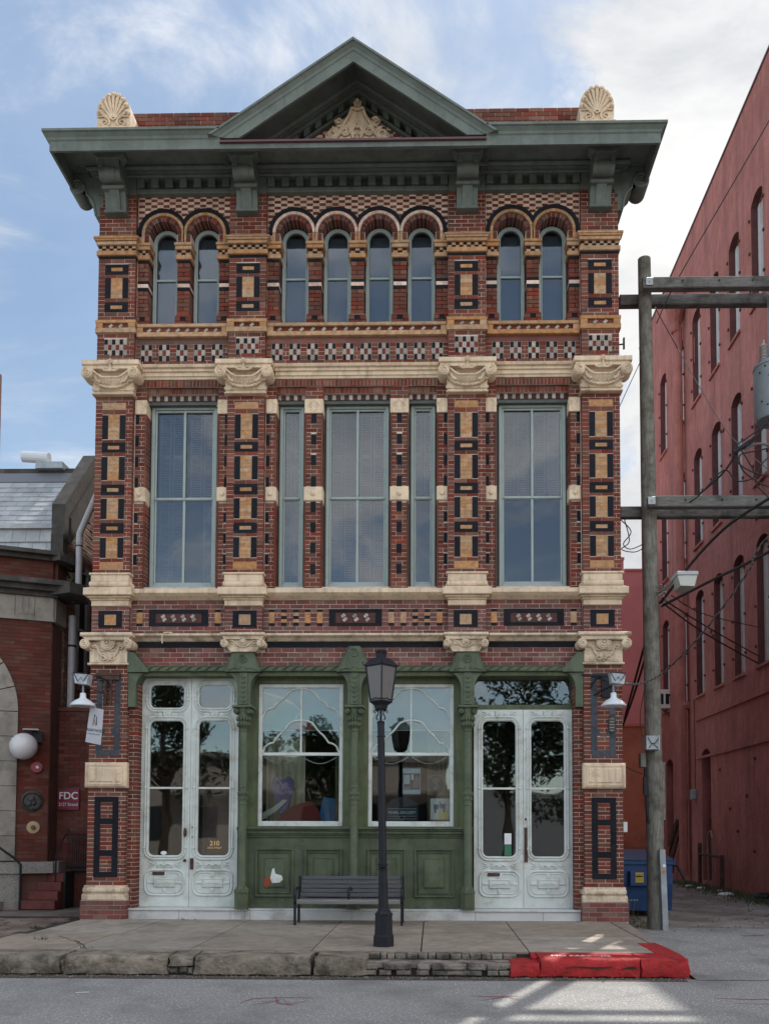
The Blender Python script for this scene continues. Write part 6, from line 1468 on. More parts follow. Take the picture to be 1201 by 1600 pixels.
# transformer
T_ = thing('transformer', 'grey cylindrical transformer hung on the crossarms at the right edge', 'transformer', (6.93, .8, 8.45))
b = MB(); b.lathe([(.30, 8.45), (.33, 8.50), (.33, 9.33), (.345, 9.34), (.345, 9.38), (.28, 9.43), (.05, 9.46)], (6.93, .75, 0), mat('transformer_grey', (.21, .24, .26), .5, var=.1), 26); child(b, 'tank', T_, auto=35)
for dx in (-.2, .15):
    b = MB(); b.lathe([(.055, 9.40)]+[((.075 if k % 2 else .045), 9.43+.028*k) for k in range(10)]+[(.02, 9.74), (.012, 9.80)], (6.93+dx, .68, 0), mat('porcelain_grey', (.30, .29, .28), .3), 12); child(b, 'bushing', T_)
b = MB()
for (a, z) in ((3.6, 9.2), (3.9, 9.28), (4.1, 9.1), (3.7, 8.7), (4.3, 9.25), (4.0, 8.62)): b.ball((6.93+.335*cos(a), .75+.335*sin(a), z), .016, IRON, 6)
child(b, 'bolt', T_)
b = MB(); b.box(6.85, 7.1, .55, 1.1, 8.7, 8.8, GALV); b.box(6.9, 7.0, .6, .95, 9.0, 10.7, GALV); child(b, 'hanger', T_)
# area light on the pole
fx = thing('area_light', 'pale box shaped area light on a bracket of the wooden pole', 'light fitting', (5.24, .2, 5.6))
b = MB(); b.prism([(5.13, 5.49), (5.35, 5.48), (5.40, 5.66), (5.09, 5.65)], .05, .45, mat('milky_lens', (.42, .44, .40), .3)); child(b, 'lens', fx)
b = MB(); b.bev(5.08, 5.41, .03, .47, 5.655, 5.72, mat('light_grey_metal', (.40, .41, .42), .5), .012); child(b, 'housing', fx)
b = MB(); b.tube([(5.10, .3, 5.66), (5.02, .6, 5.58), (4.93, .8, 5.55)], .02, GALV, 6); child(b, 'arm', fx)
tg = MB(); 
for k in range(16): 
    p = Vector((5.0+ru.uniform(-.04, .04), .6+ru.uniform(-.06, .06), 5.45+ru.uniform(-.15, .15))); q = p+Vector((ru.uniform(-.12, .10), ru.uniform(-.08, .08), ru.uniform(-.12, .12)))
    tg.tube([p, (p+q)/2+Vector((.02, 0, .04)), q], .008, (WIRE, GALV, WIREG)[k % 3], 4)
child(tg, 'wire_splice', U)

# ================================================================== cables
def wire(pts, r, label, m=WIRE, sub=5, sag=0.0, name='cable', twist=0):
    P = [Vector(p) for p in pts]; o = []
    if len(P) == 2:
        n = 14
        for i in range(n+1): t = i/n; p = P[0].lerp(P[1], t); p.z -= sag*4*t*(1-t); o.append(p)
    else:
        for i in range(len(P)-1):
            p0 = P[max(i-1, 0)]; p1 = P[i]; p2 = P[i+1]; p3 = P[min(i+2, len(P)-1)]
            for k in range(sub):
                t = k/sub; o.append(.5*((2*p1)+(p2-p0)*t+(2*p0-5*p1+4*p2-p3)*t*t+(3*p1-p0-3*p2+p3)*t**3))
        o.append(P[-1])
    b = MB()
    if twist:
        q = []
        P2 = []
        for i in range(len(o)-1):
            for k in range(6): P2.append(o[i].lerp(o[i+1], k/6))
        for i, p in enumerate(P2): a = i*.9; P2[i] = p
        b.tube([p+Vector((0, cos(i*.8)*r*.8, sin(i*.8)*r*.8)) for i, p in enumerate(P2)], r*.7, m, 5); b.tube([p-Vector((0, cos(i*.8)*r*.8, sin(i*.8)*r*.8)) for i, p in enumerate(P2)], r*.7, WIREG, 5)
    else: b.tube(o, r, m, 6)
    ob = b.build(name, smooth=True); return tag(ob, label, 'cable')
wire([(7.2, -5.0, 6.5), (5.77, -2.0, 6.12), (5.45, -.5, 6.02), (4.97, .7, 5.37)], .022, 'thick black cable rising from the area light to the right edge', sub=6)
wire([(6.6, -5.5, 5.5), (5.76, -2.0, 5.39), (5.39, -.8, 5.35), (5.01, .7, 5.33)], .024, 'thick black cable running level from the pole to the right edge', sub=6)
wire([(6.2, -6, 6.6), (5.38, -3, 5.29), (5.29, -2.5, 4.97), (5.18, -1.0, 4.54), (4.97, .5, 4.19), (4.48, 0, 3.93), (4.18, -.3, 3.87)], .014, 'twisted pale and black cable sagging across the alley to the shop lamp', sub=8, twist=1)
wire([(5.05, .7, 5.35), (6.70, 4.0, 5.59), (9.17, 7.9, 5.70)], .016, 'lower of two thin cables running from the pole to the warehouse wall')
wire([(5.05, .7, 5.42), (6.83, 4.0, 5.67), (9.17, 7.8, 5.85)], .014, 'upper of two thin cables running from the pole to the warehouse wall')
wire([(5.16, .7, 5.50), (6.70, 4.0, 5.98), (9.17, 7.9, 6.60)], .010, 'thin cable leading from the area light back to the warehouse')
wire([(7.32, -.6, 14.40), (6.62, -.1, 13.03), (5.33, .6, 10.87), (4.99, .8, 10.17)], .010, 'thin wire slanting up from the pole across the top of the warehouse')
wire([(5.34, .8, 9.73), (5.70, .8, 9.06), (6.19, .8, 8.24), (6.83, .8, 7.63)], .007, 'very thin wire falling from the pole towards the transformer', WIREG)
wire([(4.94, .7, 10.39), (5.21, .7, 9.87), (5.34, .8, 9.73)], .007, 'short thin wire just below the upper crossarm')
wire([(4.80, .8, 9.70), (4.37, .8, 8.77), (4.22, .9, 8.4)], .007, 'thin wire running from the pole down to the shop building side')
wire([(4.78, .8, 4.85), (5.15, 3.5, 4.45), (5.50, 6.0, 4.10)], .022, 'left of the pair of dark cables behind the pole')
wire([(4.78, .8, 4.60), (5.15, 3.5, 4.25), (5.47, 6.0, 3.96)], .022, 'right of the pair of dark cables behind the pole')
wire([(4.76, .8, 4.10), (4.66, .8, 3.60), (4.66, .8, 3.30), (4.72, .8, 3.10)], .007, 'thin looped wire from the pole to the junction box')
wire([(4.23, -.02, 2.62), (4.45, .4, 2.58), (4.66, .75, 2.56)], .008, 'short wire from the shop pier to the switch box on the pole')
wire([(6.45, -.2, 7.13), (6.18, -.1, 7.27), (6.04, 0, 7.45), (6.03, .1, 7.72), (6.21, .1, 7.87), (6.54, 0, 8.08)], .012, 'looped black cable below the transformer')
wire([(6.54, 0, 7.67), (6.30, 0, 7.62), (6.07, 0, 7.55), (6.12, 0, 7.31), (6.37, 0, 7.11), (6.53, 0, 7.05)], .012, 'sagging loop of black cable at the splice right of the pole')
wire([(6.02, 0, 7.73), (6.20, 0, 7.47), (6.33, .1, 7.25), (6.08, .2, 7.22), (5.88, .2, 7.40), (5.53, .4, 7.05), (5.33, .6, 6.97)], .011, 'cable curling down from the splice to the lower crossarm')
wire([(6.9, -.6, 8.6), (6.43, -.3, 8.00), (6.24, -.1, 7.73), (6.07, 0, 7.65), (5.89, .3, 7.38), (5.54, .6, 7.12), (5.14, .7, 6.95)], .018, 'thick cable from the transformer down to the lower crossarm')
wire([(6.6, 0, 7.70), (6.36, 0, 7.74), (6.15, 0, 7.66)], .020, 'short straight grey cable entering the splice from the right', WIREG)
wire([(6.6, 0, 6.8), (6.35, .1, 7.15), (6.45, .1, 7.45), (6.62, .1, 7.6)], .011, 'black cable loop at the right edge above the lower crossarm')
spl = MB()
for (p, q, r_) in (((5.98, 0, 7.60), (6.22, -.05, 7.76), .035), ((6.10, 0, 7.66), (6.30, -.1, 7.82), .028)): spl.tube([p, q], r_, IRON, 7)
tag(spl.build('cable_splice'), 'dark bundled cable splice hanging below the transformer', 'cable splice')
wire([(4.37, .95, 6.88), (4.53, .8, 6.61), (4.40, .8, 6.40), (4.52, .8, 6.31), (4.74, .8, 6.40)], .009, 'outer curl of wire beside the pole under the lower crossarm')
wire([(4.45, .95, 6.88), (4.50, .8, 6.45), (4.37, .8, 6.31), (4.58, .8, 6.26), (4.74, .8, 6.33)], .009, 'inner curl of wire beside the pole under the lower crossarm')
k1 = MB(); k1.tube([(4.19, .1, 9.42), (4.28, .08, 9.42)], .012, IRON, 6); k1.box(4.27, 4.295, .06, .10, 9.34, 9.52, IRON); tag(k1.build('wall_hook'), 'small iron hook on the right upper edge of the shop building', 'hook')

# ================================================================== lamps, signs on the shop
def wall_lamp(cx_, s_, label, hz):
    t = thing('wall_lamp', label, 'wall lamp', (cx_, -.5, 3.5))
    b = MB(); b.lathe([(.185, 0), (.190, .012), (.165, .045), (.12, .085), (.06, .115), (.045, .14), (.043, .20), (.012, .21)], (cx_, -.5, 3.50), WHITEM, 28); child(b, 'lamp_shade', t, auto=40)
    b = MB(); b.tube([(cx_, -.5, 3.70), (cx_, -.5, 3.86)], .012, GALV, 6)
    for k in range(3): b.lathe([(.012, -.012), (.024, 0), (.012, .012)], (cx_, -.5, 3.735+.035*k), GALV, 8)
    child(b, 'stem', t)
    b = MB(); x0 = cx_+hz; b.prism([(x0-.09, 3.84), (x0+.09, 3.82), (x0+.115, 3.98), (x0-.115, 4.0)], -.60, -.42, mat('wire_glass_housing', (.36, .39, .42), .35, var=.3, vscale=14)); child(b, 'housing', t)
    b = MB(); b.tube([(x0-.11, -.605, 3.99), (x0-.04, -.61, 3.87), (x0, -.61, 3.93), (x0+.04, -.61, 3.87), (x0+.11, -.605, 3.97)], .006, IRON, 4); b.tube([(x0-.115, -.605, 4.0), (x0+.115, -.605, 3.98)], .007, IRON, 4); child(b, 'guard_wire', t)
    b = MB(); b.tube([(cx_, -.5, 3.82), (cx_-s_*.10, -.35, 3.78), (cx_-s_*.20, -.02, 3.74)], .014, IRON, 6); b.tube([(x0-s_*.05, -.45, 3.95), (cx_-s_*.16, -.22, 4.0), (cx_-s_*.26, -.02, 3.90)], .010, IRON, 6)
    b.tube([(cx_-s_*.05, -.35, 3.86), (cx_-s_*.12, -.25, 3.98), (cx_-s_*.20, -.12, 3.98), (cx_-s_*.26, -.03, 3.84)], .009, IRON, 6)
    child(b, 'wall_bracket', t)
    return t
wall_lamp(-4.105, -1, 'white shallow bell lamp on an iron bracket on the left corner pier, above the banner', 0.0)
wall_lamp(3.955, 1, 'white shallow bell lamp on the right corner pier, in front of the black panel', .05)
wr = MB(); wr.box(-4.09, -3.70, -.06, .0, 4.05, 4.09, RUST); wr.box(-4.05, -3.72, -.05, -.0, 3.985, 4.045, RUST)
for x in (-3.95, -3.87): wr.box(x, x+.035, -.04, 0, 3.60, 3.985, RUST)
wr.tube([(-4.0, -.45, 3.78), (-3.85, -.05, 3.70)], .012, RUST, 5); wr.tube([(-3.82, -.45, 3.47), (-3.84, -.40, 3.70), (-3.86, -.05, 3.72)], .005, WIREG, 5)
tag(wr.build('sign_bracket'), 'rusty iron sign bracket fixed across the top of the left corner pier', 'bracket')
wr = MB(); wr.tube([(3.55, -.03, 4.06), (3.72, -.05, 4.03), (3.90, -.30, 3.90)], .010, IRON, 5); wr.box(3.86, 4.02, -.06, -.01, 3.70, 4.06, IRON); wr.box(3.72, 4.16, -.05, -.01, 4.04, 4.08, IRON); tag(wr.build('lamp_backplate'), 'black iron backplate and stay behind the right wall lamp', 'bracket')
wr = MB(); wr.lathe([(.001, 0), (.045, 0), (.05, .02)], (0, 0, 0), mat('olive_lens', (.05, .05, .04), .4), 16, 'y'); wr.v = [(x+4.02, y-.03, z*2.9+3.28) for x, y, z in wr.v]
for k in range(5): wr.box(3.985, 4.055, -.04, -.03, 3.18+.045*k, 3.188+.045*k, GALV)
tag(wr.build('oval_lamp'), 'dark slatted oval fitting on the right corner pier beneath the white lamp', 'light fitting')
# banner
bs = thing('banner_or_reflection', 'tilted white banner lettered AGATHOS hanging under the left wall lamp', 'banner', (-3.93, -.45, 3.2))
cs = [(-4.01, 3.50), (-3.80, 3.455), (-3.835, 2.91), (-4.075, 2.96)]
b = MB(); b.prism(cs, -.452, -.447, mat('white_banner_cloth', (.40, .41, .46), .8, var=.08)); bo_ = child(b, 'banner_cloth', bs)
text('banner_lettering', 'AGATHOS', (-3.945, -.4545, 3.135), .060, TXT_D, bs, rot=(pi/2, .135, 0), ext=.0006, sx=.86)
b = MB(); y = -.4545; b.tube([(-3.96, y, 3.22), (-3.935, y, 3.38), (-3.905, y, 3.34), (-3.905, y, 3.215)], .005, IRON, 4); b.tube([(-3.965, y, 3.215), (-3.94, y, 3.31), (-3.915, y, 3.21)], .009, mat('copper_print', (.35, .15, .07), .6), 4); b.tube([(-4.05, y, 3.095), (-3.85, y, 3.065)], .003, IRON, 4); child(b, 'emblem', bs)

# ================================================================== left neighbour
H = thing('old_stone_trimmed_building', 'red brick building with stone arch, dark cornices and grey slate roof at the left edge', 'building', (-6.5, 2, SZ))
# angled front wall : corner at (-5.65,1.92) running left and forward
ang = atan2(.37, .87)
o0 = Vector((-5.65, 1.92, 0)); dx_ = Vector((-cos(ang), -sin(ang), 0)); nx_ = Vector((sin(ang), -cos(ang), 0))
RotF = Matrix.Translation(o0) @ Matrix(((-dx_.x, -nx_.x, 0, 0), (-dx_.y, -nx_.y, 0, 0), (0, 0, 1, 0), (0, 0, 0, 1)))
def fr_box(mb, x0, x1, y0, y1, z0, z1, m): mb.box(x0, x1, y0, y1, z0, z1, m, M=RotF)     # local x along wall (0 at the corner, negative left), y into wall
b = MB(); fr_box(b, -4.2, 0, .008, .5, SZ, 6.5, RMORT); b.box(-5.66, -5.0, 2.31, 2.6, SZ, 3.84, RMORT); b.box(-5.70, -5.65, 1.95, 2.35, SZ, 5.3, RMORT); child(b, 'wall', H)
# stone arch radius
acx, acz, ar0, ar1 = -2.13, 3.70, 1.08, 1.60
bb_ = MB(); chh = .068
for i in range(int((5.42-1.03)/chh)):
    z0 = 1.03+chh*i; x = -4.2-(.1 if i % 2 else 0)
    while x < 0:
        x1_ = min(x+.205, 0); x0_ = max(x, -4.2); zc = z0+chh/2; xc = (x0_+x1_)/2
        if x1_-x0_ > .03:
            inside = (abs(xc-acx) < ar1+.02 and zc < acz) or (zc >= acz and sqrt((xc-acx)**2+(zc-acz)**2) < ar1+.02)
            if not inside: fr_box(bb_, x0_+.004, x1_-.004, rnd.uniform(-.002, .002), .1, z0+.004, z0+chh-.004, RBRICK)
        x += .205
for i in range(int((6.45-6.08)/chh)+1):
    z0 = 6.06+chh*i; x = -.92-(.1 if i % 2 else 0)
    while x < 0:
        x1_ = min(x+.205, 0); x0_ = max(x, -.92)
        if x1_-x0_ > .03: fr_box(bb_, x0_+.004, x1_-.004, rnd.uniform(-.002, .002), .1, z0+.004, z0+chh-.004, RBRICK)
        x += .205
child(bb_, 'brickwork', H, kind='stuff')
bb_ = MB()
for i in range(int((3.78-SZ)/chh)):
    z0 = SZ+chh*i; x = -5.65-(.1 if i % 2 else 0)
    while x < -5.0:
        x1_ = min(x+.205, -5.0); x0_ = max(x, -5.65)
        if x1_-x0_ > .03: bb_.box(x0_+.004, x1_-.004, 2.30+rnd.uniform(-.002, .002), 2.4, z0+.004, z0+chh-.004, RBRICK)
        x += .205
bb_.box(-5.66, -5.0, 2.27, 2.6, 3.79, 3.86, RBRICK)
child(bb_, 'side_brickwork', H, kind='stuff')
# arch stones
for k in range(11):
    a0, a1 = pi*k/11, pi*(k+1)/11; s_ = MB(); s_.ringseg(acx, acz, ar0, ar1, a0+.006, a1-.006, -.05, .2, STONE, None, 4); s_.v = [tuple(RotF @ Vector(v)) for v in s_.v]; child(s_, 'arch_stone', H)
for k in range(6):
    for (x0_, x1_) in ((acx+ar0, acx+ar1), (acx-ar1, acx-ar0)): s_ = MB(); fr_box(s_, x0_, x1_, -.05, .2, 1.06+.44*k+.005, 1.06+.44*(k+1)-.005, STONE); child(s_, 'jamb_stone', H)
b = MB(); fr_box(b, acx-ar0, acx+ar0, .0, .2, SZ, 3.7, DARK); child(b, 'doorway', H)
b = MB(); fr_box(b, -4.2, .10, -.12, .3, .84, 1.04, GRANITE); fr_box(b, -4.2, -.42, -.07, .3, .2, .84, GRANITE); fr_box(b, -.42, .0, .02, .3, .2, .84, GRANITE); b.box(-5.60, -5.45, 1.95, 2.29, .84, 1.04, GRANITE); child(b, 'granite_base', H)
b = MB(); fr_box(b, -4.2, .03, -.05, .4, 5.36, 5.42, STONE)
ks = [-4.2, -3.4, -2.6, -1.7, -1.05, -.62, -.30, .02]
child(b, 'stone_band', H)
for a, c_ in zip(ks, ks[1:]): s_ = MB(); fr_box(s_, a+.004, c_-.004, -.03, .3, 5.425, 5.80, STONE); child(s_, 'frieze_stone', H)
b = MB()
for k in range(3): fr_box(b, -.56+.10*k, -.50+.10*k, -.045, -.031, 5.47, 5.78, STONE)
child(b, 'triglyph', H, kind='stuff'); b = MB(); b.box(-5.645, -5.60, 1.95, 2.4, 5.36, 5.8, STONE); child(b, 'frieze_stone', H)
b = MB()
for (p, z0, z1) in ((-.10, 5.80, 5.88), (-.22, 5.88, 5.97), (-.34, 5.97, 6.06)):
    fr_box(b, -4.2, -p*.9, p, .4, z0, z1, STONED)
b.prism([(-5.65, 1.80), (-5.22, 1.62), (-5.05, 1.85), (-5.22, 2.5), (-5.65, 2.5)], 5.83, 6.02, STONED, 'z'); child(b, 'cornice', H)
b = MB(); fr_box(b, -4.2, .06, -.12, .4, 6.46, 6.53, STONED); fr_box(b, -4.2, .16, -.26, .4, 6.53, 6.60, STONED); b.prism([(-5.6, 1.75), (-5.44, 1.70), (-5.30, 2.1), (-5.30, 2.5), (-5.6, 2.5)], 6.44, 6.58, STONED, 'z'); child(b, 'parapet_cornice', H)
s_ = MB(); fr_box(s_, -1.7, -.93, -.02, .3, 6.07, 6.44, STONE); fr_box(s_, -1.5, -1.05, -.03, 0, 6.12, 6.40, mat('sooty_panel', (.11, .10, .095), .8, var=.5, vscale=5)); child(s_, 'parapet_panel', H)
b = MB(); b.box(-5.67, -5.60, 2.0, 2.5, 6.04, 6.46, RBRICK); child(b, 'side_wall', H)
# side wall along the gap with sloping coping
b = MB(); pl = [(2.42, SZ), (16, SZ), (16, 9.0), (3.8, 9.0), (2.45, 7.55), (2.42, 7.5)]; b.prism(pl, -5.85, -5.668, mat('old_mortar', (.22, .16, .13), .9, var=.3), 'x'); child(b, 'gable_wall', H)
ob_ = MB(); z = 3.9; i = 0
while z < 8.9:
    y = 2.46-(.1 if i % 2 else 0)
    while y < 5.2:
        zc = z+.035; ymin = 2.45 if zc < 7.3 else 2.45+(zc-7.3)*.93
        a = max(y+.004, ymin); c_ = y+.205
        if c_-a > .04 and not (2.93 < (a+c_)/2 < 3.55 and 4.6 < zc < 6.74): ob_.box(-5.69, -5.655+rnd.uniform(-.006, .006), a, c_, z+.005, z+.064, OBRICK)
        y += .209
    z += .07; i += 1
child(ob_, 'old_brickwork', H, kind='stuff')
b = MB(); b.prism([(2.30, 7.0), (2.48, 7.0), (2.48, 7.50), (3.85, 9.02), (16, 9.02), (16, 9.20), (3.72, 9.20), (2.30, 7.68)], -5.87, -5.62, STONED, 'x'); b.prism([(2.26, 5.9), (2.45, 5.9), (2.45, 7.1), (2.26, 7.1)], -5.86, -5.63, STONED, 'x'); b.prism([(2.55, 7.50), (3.9, 8.98), (3.9, 8.5), (2.55, 7.0)], -5.66, -5.60, STONED, 'x'); child(b, 'coping', H)
b = MB(); b.box(-5.66, -5.60, 2.93, 3.02, 4.6, 6.74, GALV); b.box(-5.66, -5.60, 3.40, 3.54, 4.6, 6.74, mat('grey_window_frame', (.20, .20, .21), .7)); b.box(-5.66, -5.61, 3.02, 3.40, 6.62, 6.74, GALV); wo = child(b, 'side_window', H); b = MB(); b.box(-5.652, -5.648, 3.02, 3.40, 4.6, 6.62, DARK); child(b, 'pane', wo); b = MB(); b.box(-5.66, -5.50, 2.9, 3.56, 5.42, 5.46, GALV); child(b, 'sill', wo)
# slate mansard
def slates(z0, z1, y0, y1, rows, w_, par):
    for r_ in range(rows):
        za, zb = z0+(z1-z0)*r_/rows, z0+(z1-z0)*(r_+1)/rows; ya, yb = y0+(y1-y0)*r_/rows, y0+(y1-y0)*(r_+1)/rows
        x = -8.2-(w_/2 if r_ % 2 else 0)
        while x < -5.87:
            a, c_ = max(x, -8.2), min(x+w_-.006, -5.875)
            if c_-a > .03:
                s_ = MB(); s_.add([(a, ya-.045, za-.012), (c_, ya-.045, za-.012), (c_, yb-.006, zb+.012), (a, yb-.006, zb+.012), (a, ya-.006, za-.020), (c_, ya-.006, za-.020)], [(0, 1, 2, 3), (4, 5, 1, 0)], SLATE); child(s_, 'slate', par)
            x += w_
b = MB(); b.box(-8.2, -5.87, 2.42, 2.5, 6.0, 7.32, mat('roof_batten', (.1, .1, .1), .9)); b.add([(-8.2, 2.46, 7.32), (-5.87, 2.46, 7.32), (-5.87, 3.62, 8.68), (-8.2, 3.62, 8.68)], [(0, 1, 2, 3)], MATS['roof_batten']); rf = child(b, 'roof', H)
slates(6.50, 7.25, 2.37, 2.42, 3, .26, rf); slates(7.34, 8.55, 2.47, 3.52, 9, .34, rf)
b = MB(); b.box(-8.2, -5.88, 2.34, 2.40, 7.24, 7.33, SLATE); child(b, 'roof_strip', rf); b = MB(); b.prism([(3.50, 8.58), (3.62, 8.80), (3.64, 8.78), (3.52, 8.56)], -8.2, -5.88, mat('lead_flashing', (.16, .17, .20), .5), 'x'); child(b, 'flashing', rf); b = MB(); b.box(-8.2, -5.9, 3.63, 4.0, 8.80, 8.90, STONED); child(b, 'ridge', rf)
b = MB(); b.box(-8.2, -5.9, 4.0, 16, 0.3, 8.7, OBRICK); child(b, 'rear_block', H)
b = MB(); b.prism([(-6.75, 8.86), (-6.20, 8.86), (-6.20, 8.99), (-6.75, 9.0)], 3.5, 3.9, GALV); child(b, 'roof_curb', H)
b = MB(); b.tube([(-7.1, 3.7, 9.18), (-6.56, 3.7, 9.14)], .11, WHITEM, 14); tag(b.build('roof_vent_pipe'), 'thick white pipe end lying on the slate roof at the left edge', 'pipe')
b = MB(); b.box(-9.6, -8.22, 4.5, 5.0, .1, 11.55, mat('dull_red_brick', (.14, .06, .05), .9, var=.3, vscale=3)); tag(b.build('brick_stack'), 'sliver of brown brick wall rising above the slate roof at the left edge', 'chimney')
# granite block, steps
st = thing('brick_steps', 'dark red painted brick steps against the granite base at the left', 'steps', (-5.5, 1.9, SZ))
for k in range(4):
    b = MB(); y0 = 1.55+.13*k; b.bev(-5.98+.10*k, -5.34-.0*k, y0, 2.25, SZ+.155*k, SZ+.155*(k+1)-.001, mat('dark_red_brick_paint', (.13, .035, .030), .8, var=.3, vscale=8, bump=.4), .01); so_ = child(b, 'step', st)
b = MB(); b.box(-5.34, -5.02, 2.20, 2.29, .86, .93, DARK); b.box(-5.34, -5.30, 1.9, 2.29, SZ, .86, DARK); child(b, 'landing', st)
r_ = thing('iron_railing', 'thin iron railing beside the brick steps under the FDC sign', 'railing', (-5.2, 2.1, .9))
b = MB()
for k in range(9): b.tube([(-5.38+.04*k, 2.18, .92), (-5.38+.04*k, 2.18, 1.52)], .006, IRON, 5)
child(b, 'baluster', r_); b = MB(); b.tube([(-5.46, 1.85, SZ), (-5.46, 1.85, 1.15), (-5.41, 2.1, 1.50), (-5.38, 2.18, 1.54), (-5.03, 2.18, 1.54)], .014, IRON, 6); b.tube([(-5.38, 2.18, 1.56), (-5.38, 2.18, 1.62)], .014, IRON, 6); b.tube([(-5.40, 2.18, .94), (-5.03, 2.18, .94)], .010, IRON, 5); child(b, 'handrail', r_)
r_ = MB(); r_.tube([(-6.7, 1.2, 1.55), (-6.35, 1.35, 1.38), (-6.05, 1.5, 1.12), (-5.95, 1.55, 1.0), (-5.95, 1.55, SZ)], .022, IRON, 6); tag(r_.build('curved_handrail'), 'curved black iron handrail at the far left edge', 'handrail')
b = MB(); b.bev(-7.2, -6.25, 1.2, 1.9, SZ, SZ+.14, GRANITE, .01); b.bev(-7.2, -6.42, 1.4, 1.9, SZ+.14, SZ+.38, GRANITE, .01); tag(b.build('stone_step'), 'pale stone entrance steps at the far left edge', 'steps')
# fixtures on the angled wall
def wpt(x, y, z): return tuple(RotF @ Vector((x, y, z)))
gl = thing('globe_lamp', 'large white globe lamp on the left brick building', 'wall lamp', wpt(-.40, -.3, 3.1))
b = MB(); b.ball(wpt(-.42, -.26, 3.07), .235, GLOBE, 28); child(b, 'globe', gl, auto=60)
b = MB(); fr_box(b, -.30, -.12, -.16, 0, 3.16, 3.36, IRON); fr_box(b, -.44, -.18, -.3, -.05, 3.36, 3.385, GALV); child(b, 'bracket', gl)
be = MB(); be.lathe([(.001, -.05), (.09, -.045), (.11, -.01), (.11, 0)], (0, 0, 0), mat('dull_red_bell', (.28, .055, .07), .5, var=.2), 20, 'y'); be.v = [wpt(x-.20, y-.02, z+2.72) for x, y, z in be.v]; beo = be.build('fire_bell', smooth=False); tag(beo, 'round dull red bell below the globe lamp', 'bell')
c_ = MB(); c_.lathe([(.001, -.03), (.025, -.028), (.03, 0)], (0, 0, 0), PW, 12, 'y'); c_.v = [wpt(x-.19, y-.07, z+2.72) for x, y, z in c_.v]; c_.build('bell_hub').parent = beo
me_ = MB(); me_.lathe([(.001, -.02), (.13, -.02), (.15, -.04), (.18, -.03), (.185, 0)], (0, 0, 0), mat('bronze_plaque', (.045, .045, .042), .45, var=.6, vscale=20, metal=.3), 26, 'y')
for q in ((0, .02, .06), (.03, -.03, .05), (-.04, -.05, .045)): me_.ball((q[0], -.03, q[1]), q[2], MATS['bronze_plaque'], 8, (1, .35, 1.2))
me_.v = [wpt(x-.27, y, z+2.12) for x, y, z in me_.v]; tag(me_.build('bronze_medallion', auto=40), 'round dark bronze medallion on the left brick wall', 'medallion')
sp_ = MB(); sp_.lathe([(.001, -.06), (.035, -.055), (.04, -.02), (.04, -.015)], (0, 0, 0), mat('dull_brass_red', (.16, .05, .035), .5), 14, 'y'); sp_.lathe([(.045, -.01), (.105, -.006), (.11, 0)], (0, 0, 0), mat('cream_ring', (.40, .32, .18), .6), 20, 'y'); sp_.v = [wpt(x-.24, y, z+1.65) for x, y, z in sp_.v]; tag(sp_.build('fire_inlet'), 'small cream ringed fire inlet below the bronze medallion', 'fire inlet')
fs_ = thing('fdc_sign', 'dark red sign lettered FDC 2127 Strand on the recessed brick wall', 'sign', (-5.45, 2.27, 2.15))
b = MB(); b.bev(-5.64, -5.23, 2.27, 2.295, 1.97, 2.37, mat('sign_crimson', (.16, .012, .03), .5), .004); child(b, 'board', fs_)
text('lettering', 'FDC', (-5.43, 2.266, 2.225), .185, TXT_W, fs_, ext=.001); text('lettering', '2127 Strand', (-5.43, 2.266, 2.07), .086, TXT_W, fs_, ext=.001, sx=.85, bold=0)
# downpipes
dp = MB(); dp.tube([(-5.50, 2.45, 3.6), (-5.50, 2.45, 5.6)], .068, PVC, 14); dp.lathe([(.075, -.02), (.075, .02)], (-5.50, 2.45, 5.03), IRON, 14); tag(dp.build('lower_downpipe', auto=40), 'lower grey plastic downpipe rising behind the recessed wall', 'pipe')
dp = thing('upper_downpipe', 'upper grey plastic downpipe slanting from the shop building into the neighbour roof edge', 'pipe', (-5.2, 2.2, 6.0))
b = MB(); b.tube([(-5.22, 2.0, 5.95), (-5.22, 2.0, 6.92), (-5.22, 2.0, 7.0), (-5.18, 1.98, 7.08), (-4.83, 1.85, 7.75), (-4.80, 1.80, 7.80), (-4.74, 1.6, 7.82), (-4.2, .9, 7.5)], .058, PVC, 14); child(b, 'pipe', dp, auto=40)
b = MB(); b.lathe([(.064, -.03), (.064, .03)], (-5.22, 2.0, 6.86), PVC, 14); b.lathe([(.066, -.008), (.066, .012)], (-5.22, 2.0, 6.78), IRON, 14); child(b, 'coupling', dp)
pl_ = MB()
for k in range(60):
    p = (-5.42+rg.gauss(0, .05), 2.1+rg.gauss(0, .05), 6.1+rg.gauss(0, .12)); a = rg.uniform(0, 6.28); s_ = .04
    pl_.add([p, (p[0]+s_*cos(a), p[1], p[2]+s_*sin(a)), (p[0]+s_*cos(a+.7), p[1]+.02, p[2]+s_*sin(a+.7))], [(0, 1, 2)], mat('ledge_plant', (.10, .10, .05), .8, var=.4))
tag(pl_.build('ledge_plant'), 'small scrubby plant growing on the left cornice beside the downpipe', 'plant')
# gap back wall
b = MB(); b.box(-5.66, -4.19, 9, 9.2, 0, 6.0, OBRICK); tag(b.build('gap_wall'), 'dark brick wall closing the gap between the shop and the left building', 'wall')

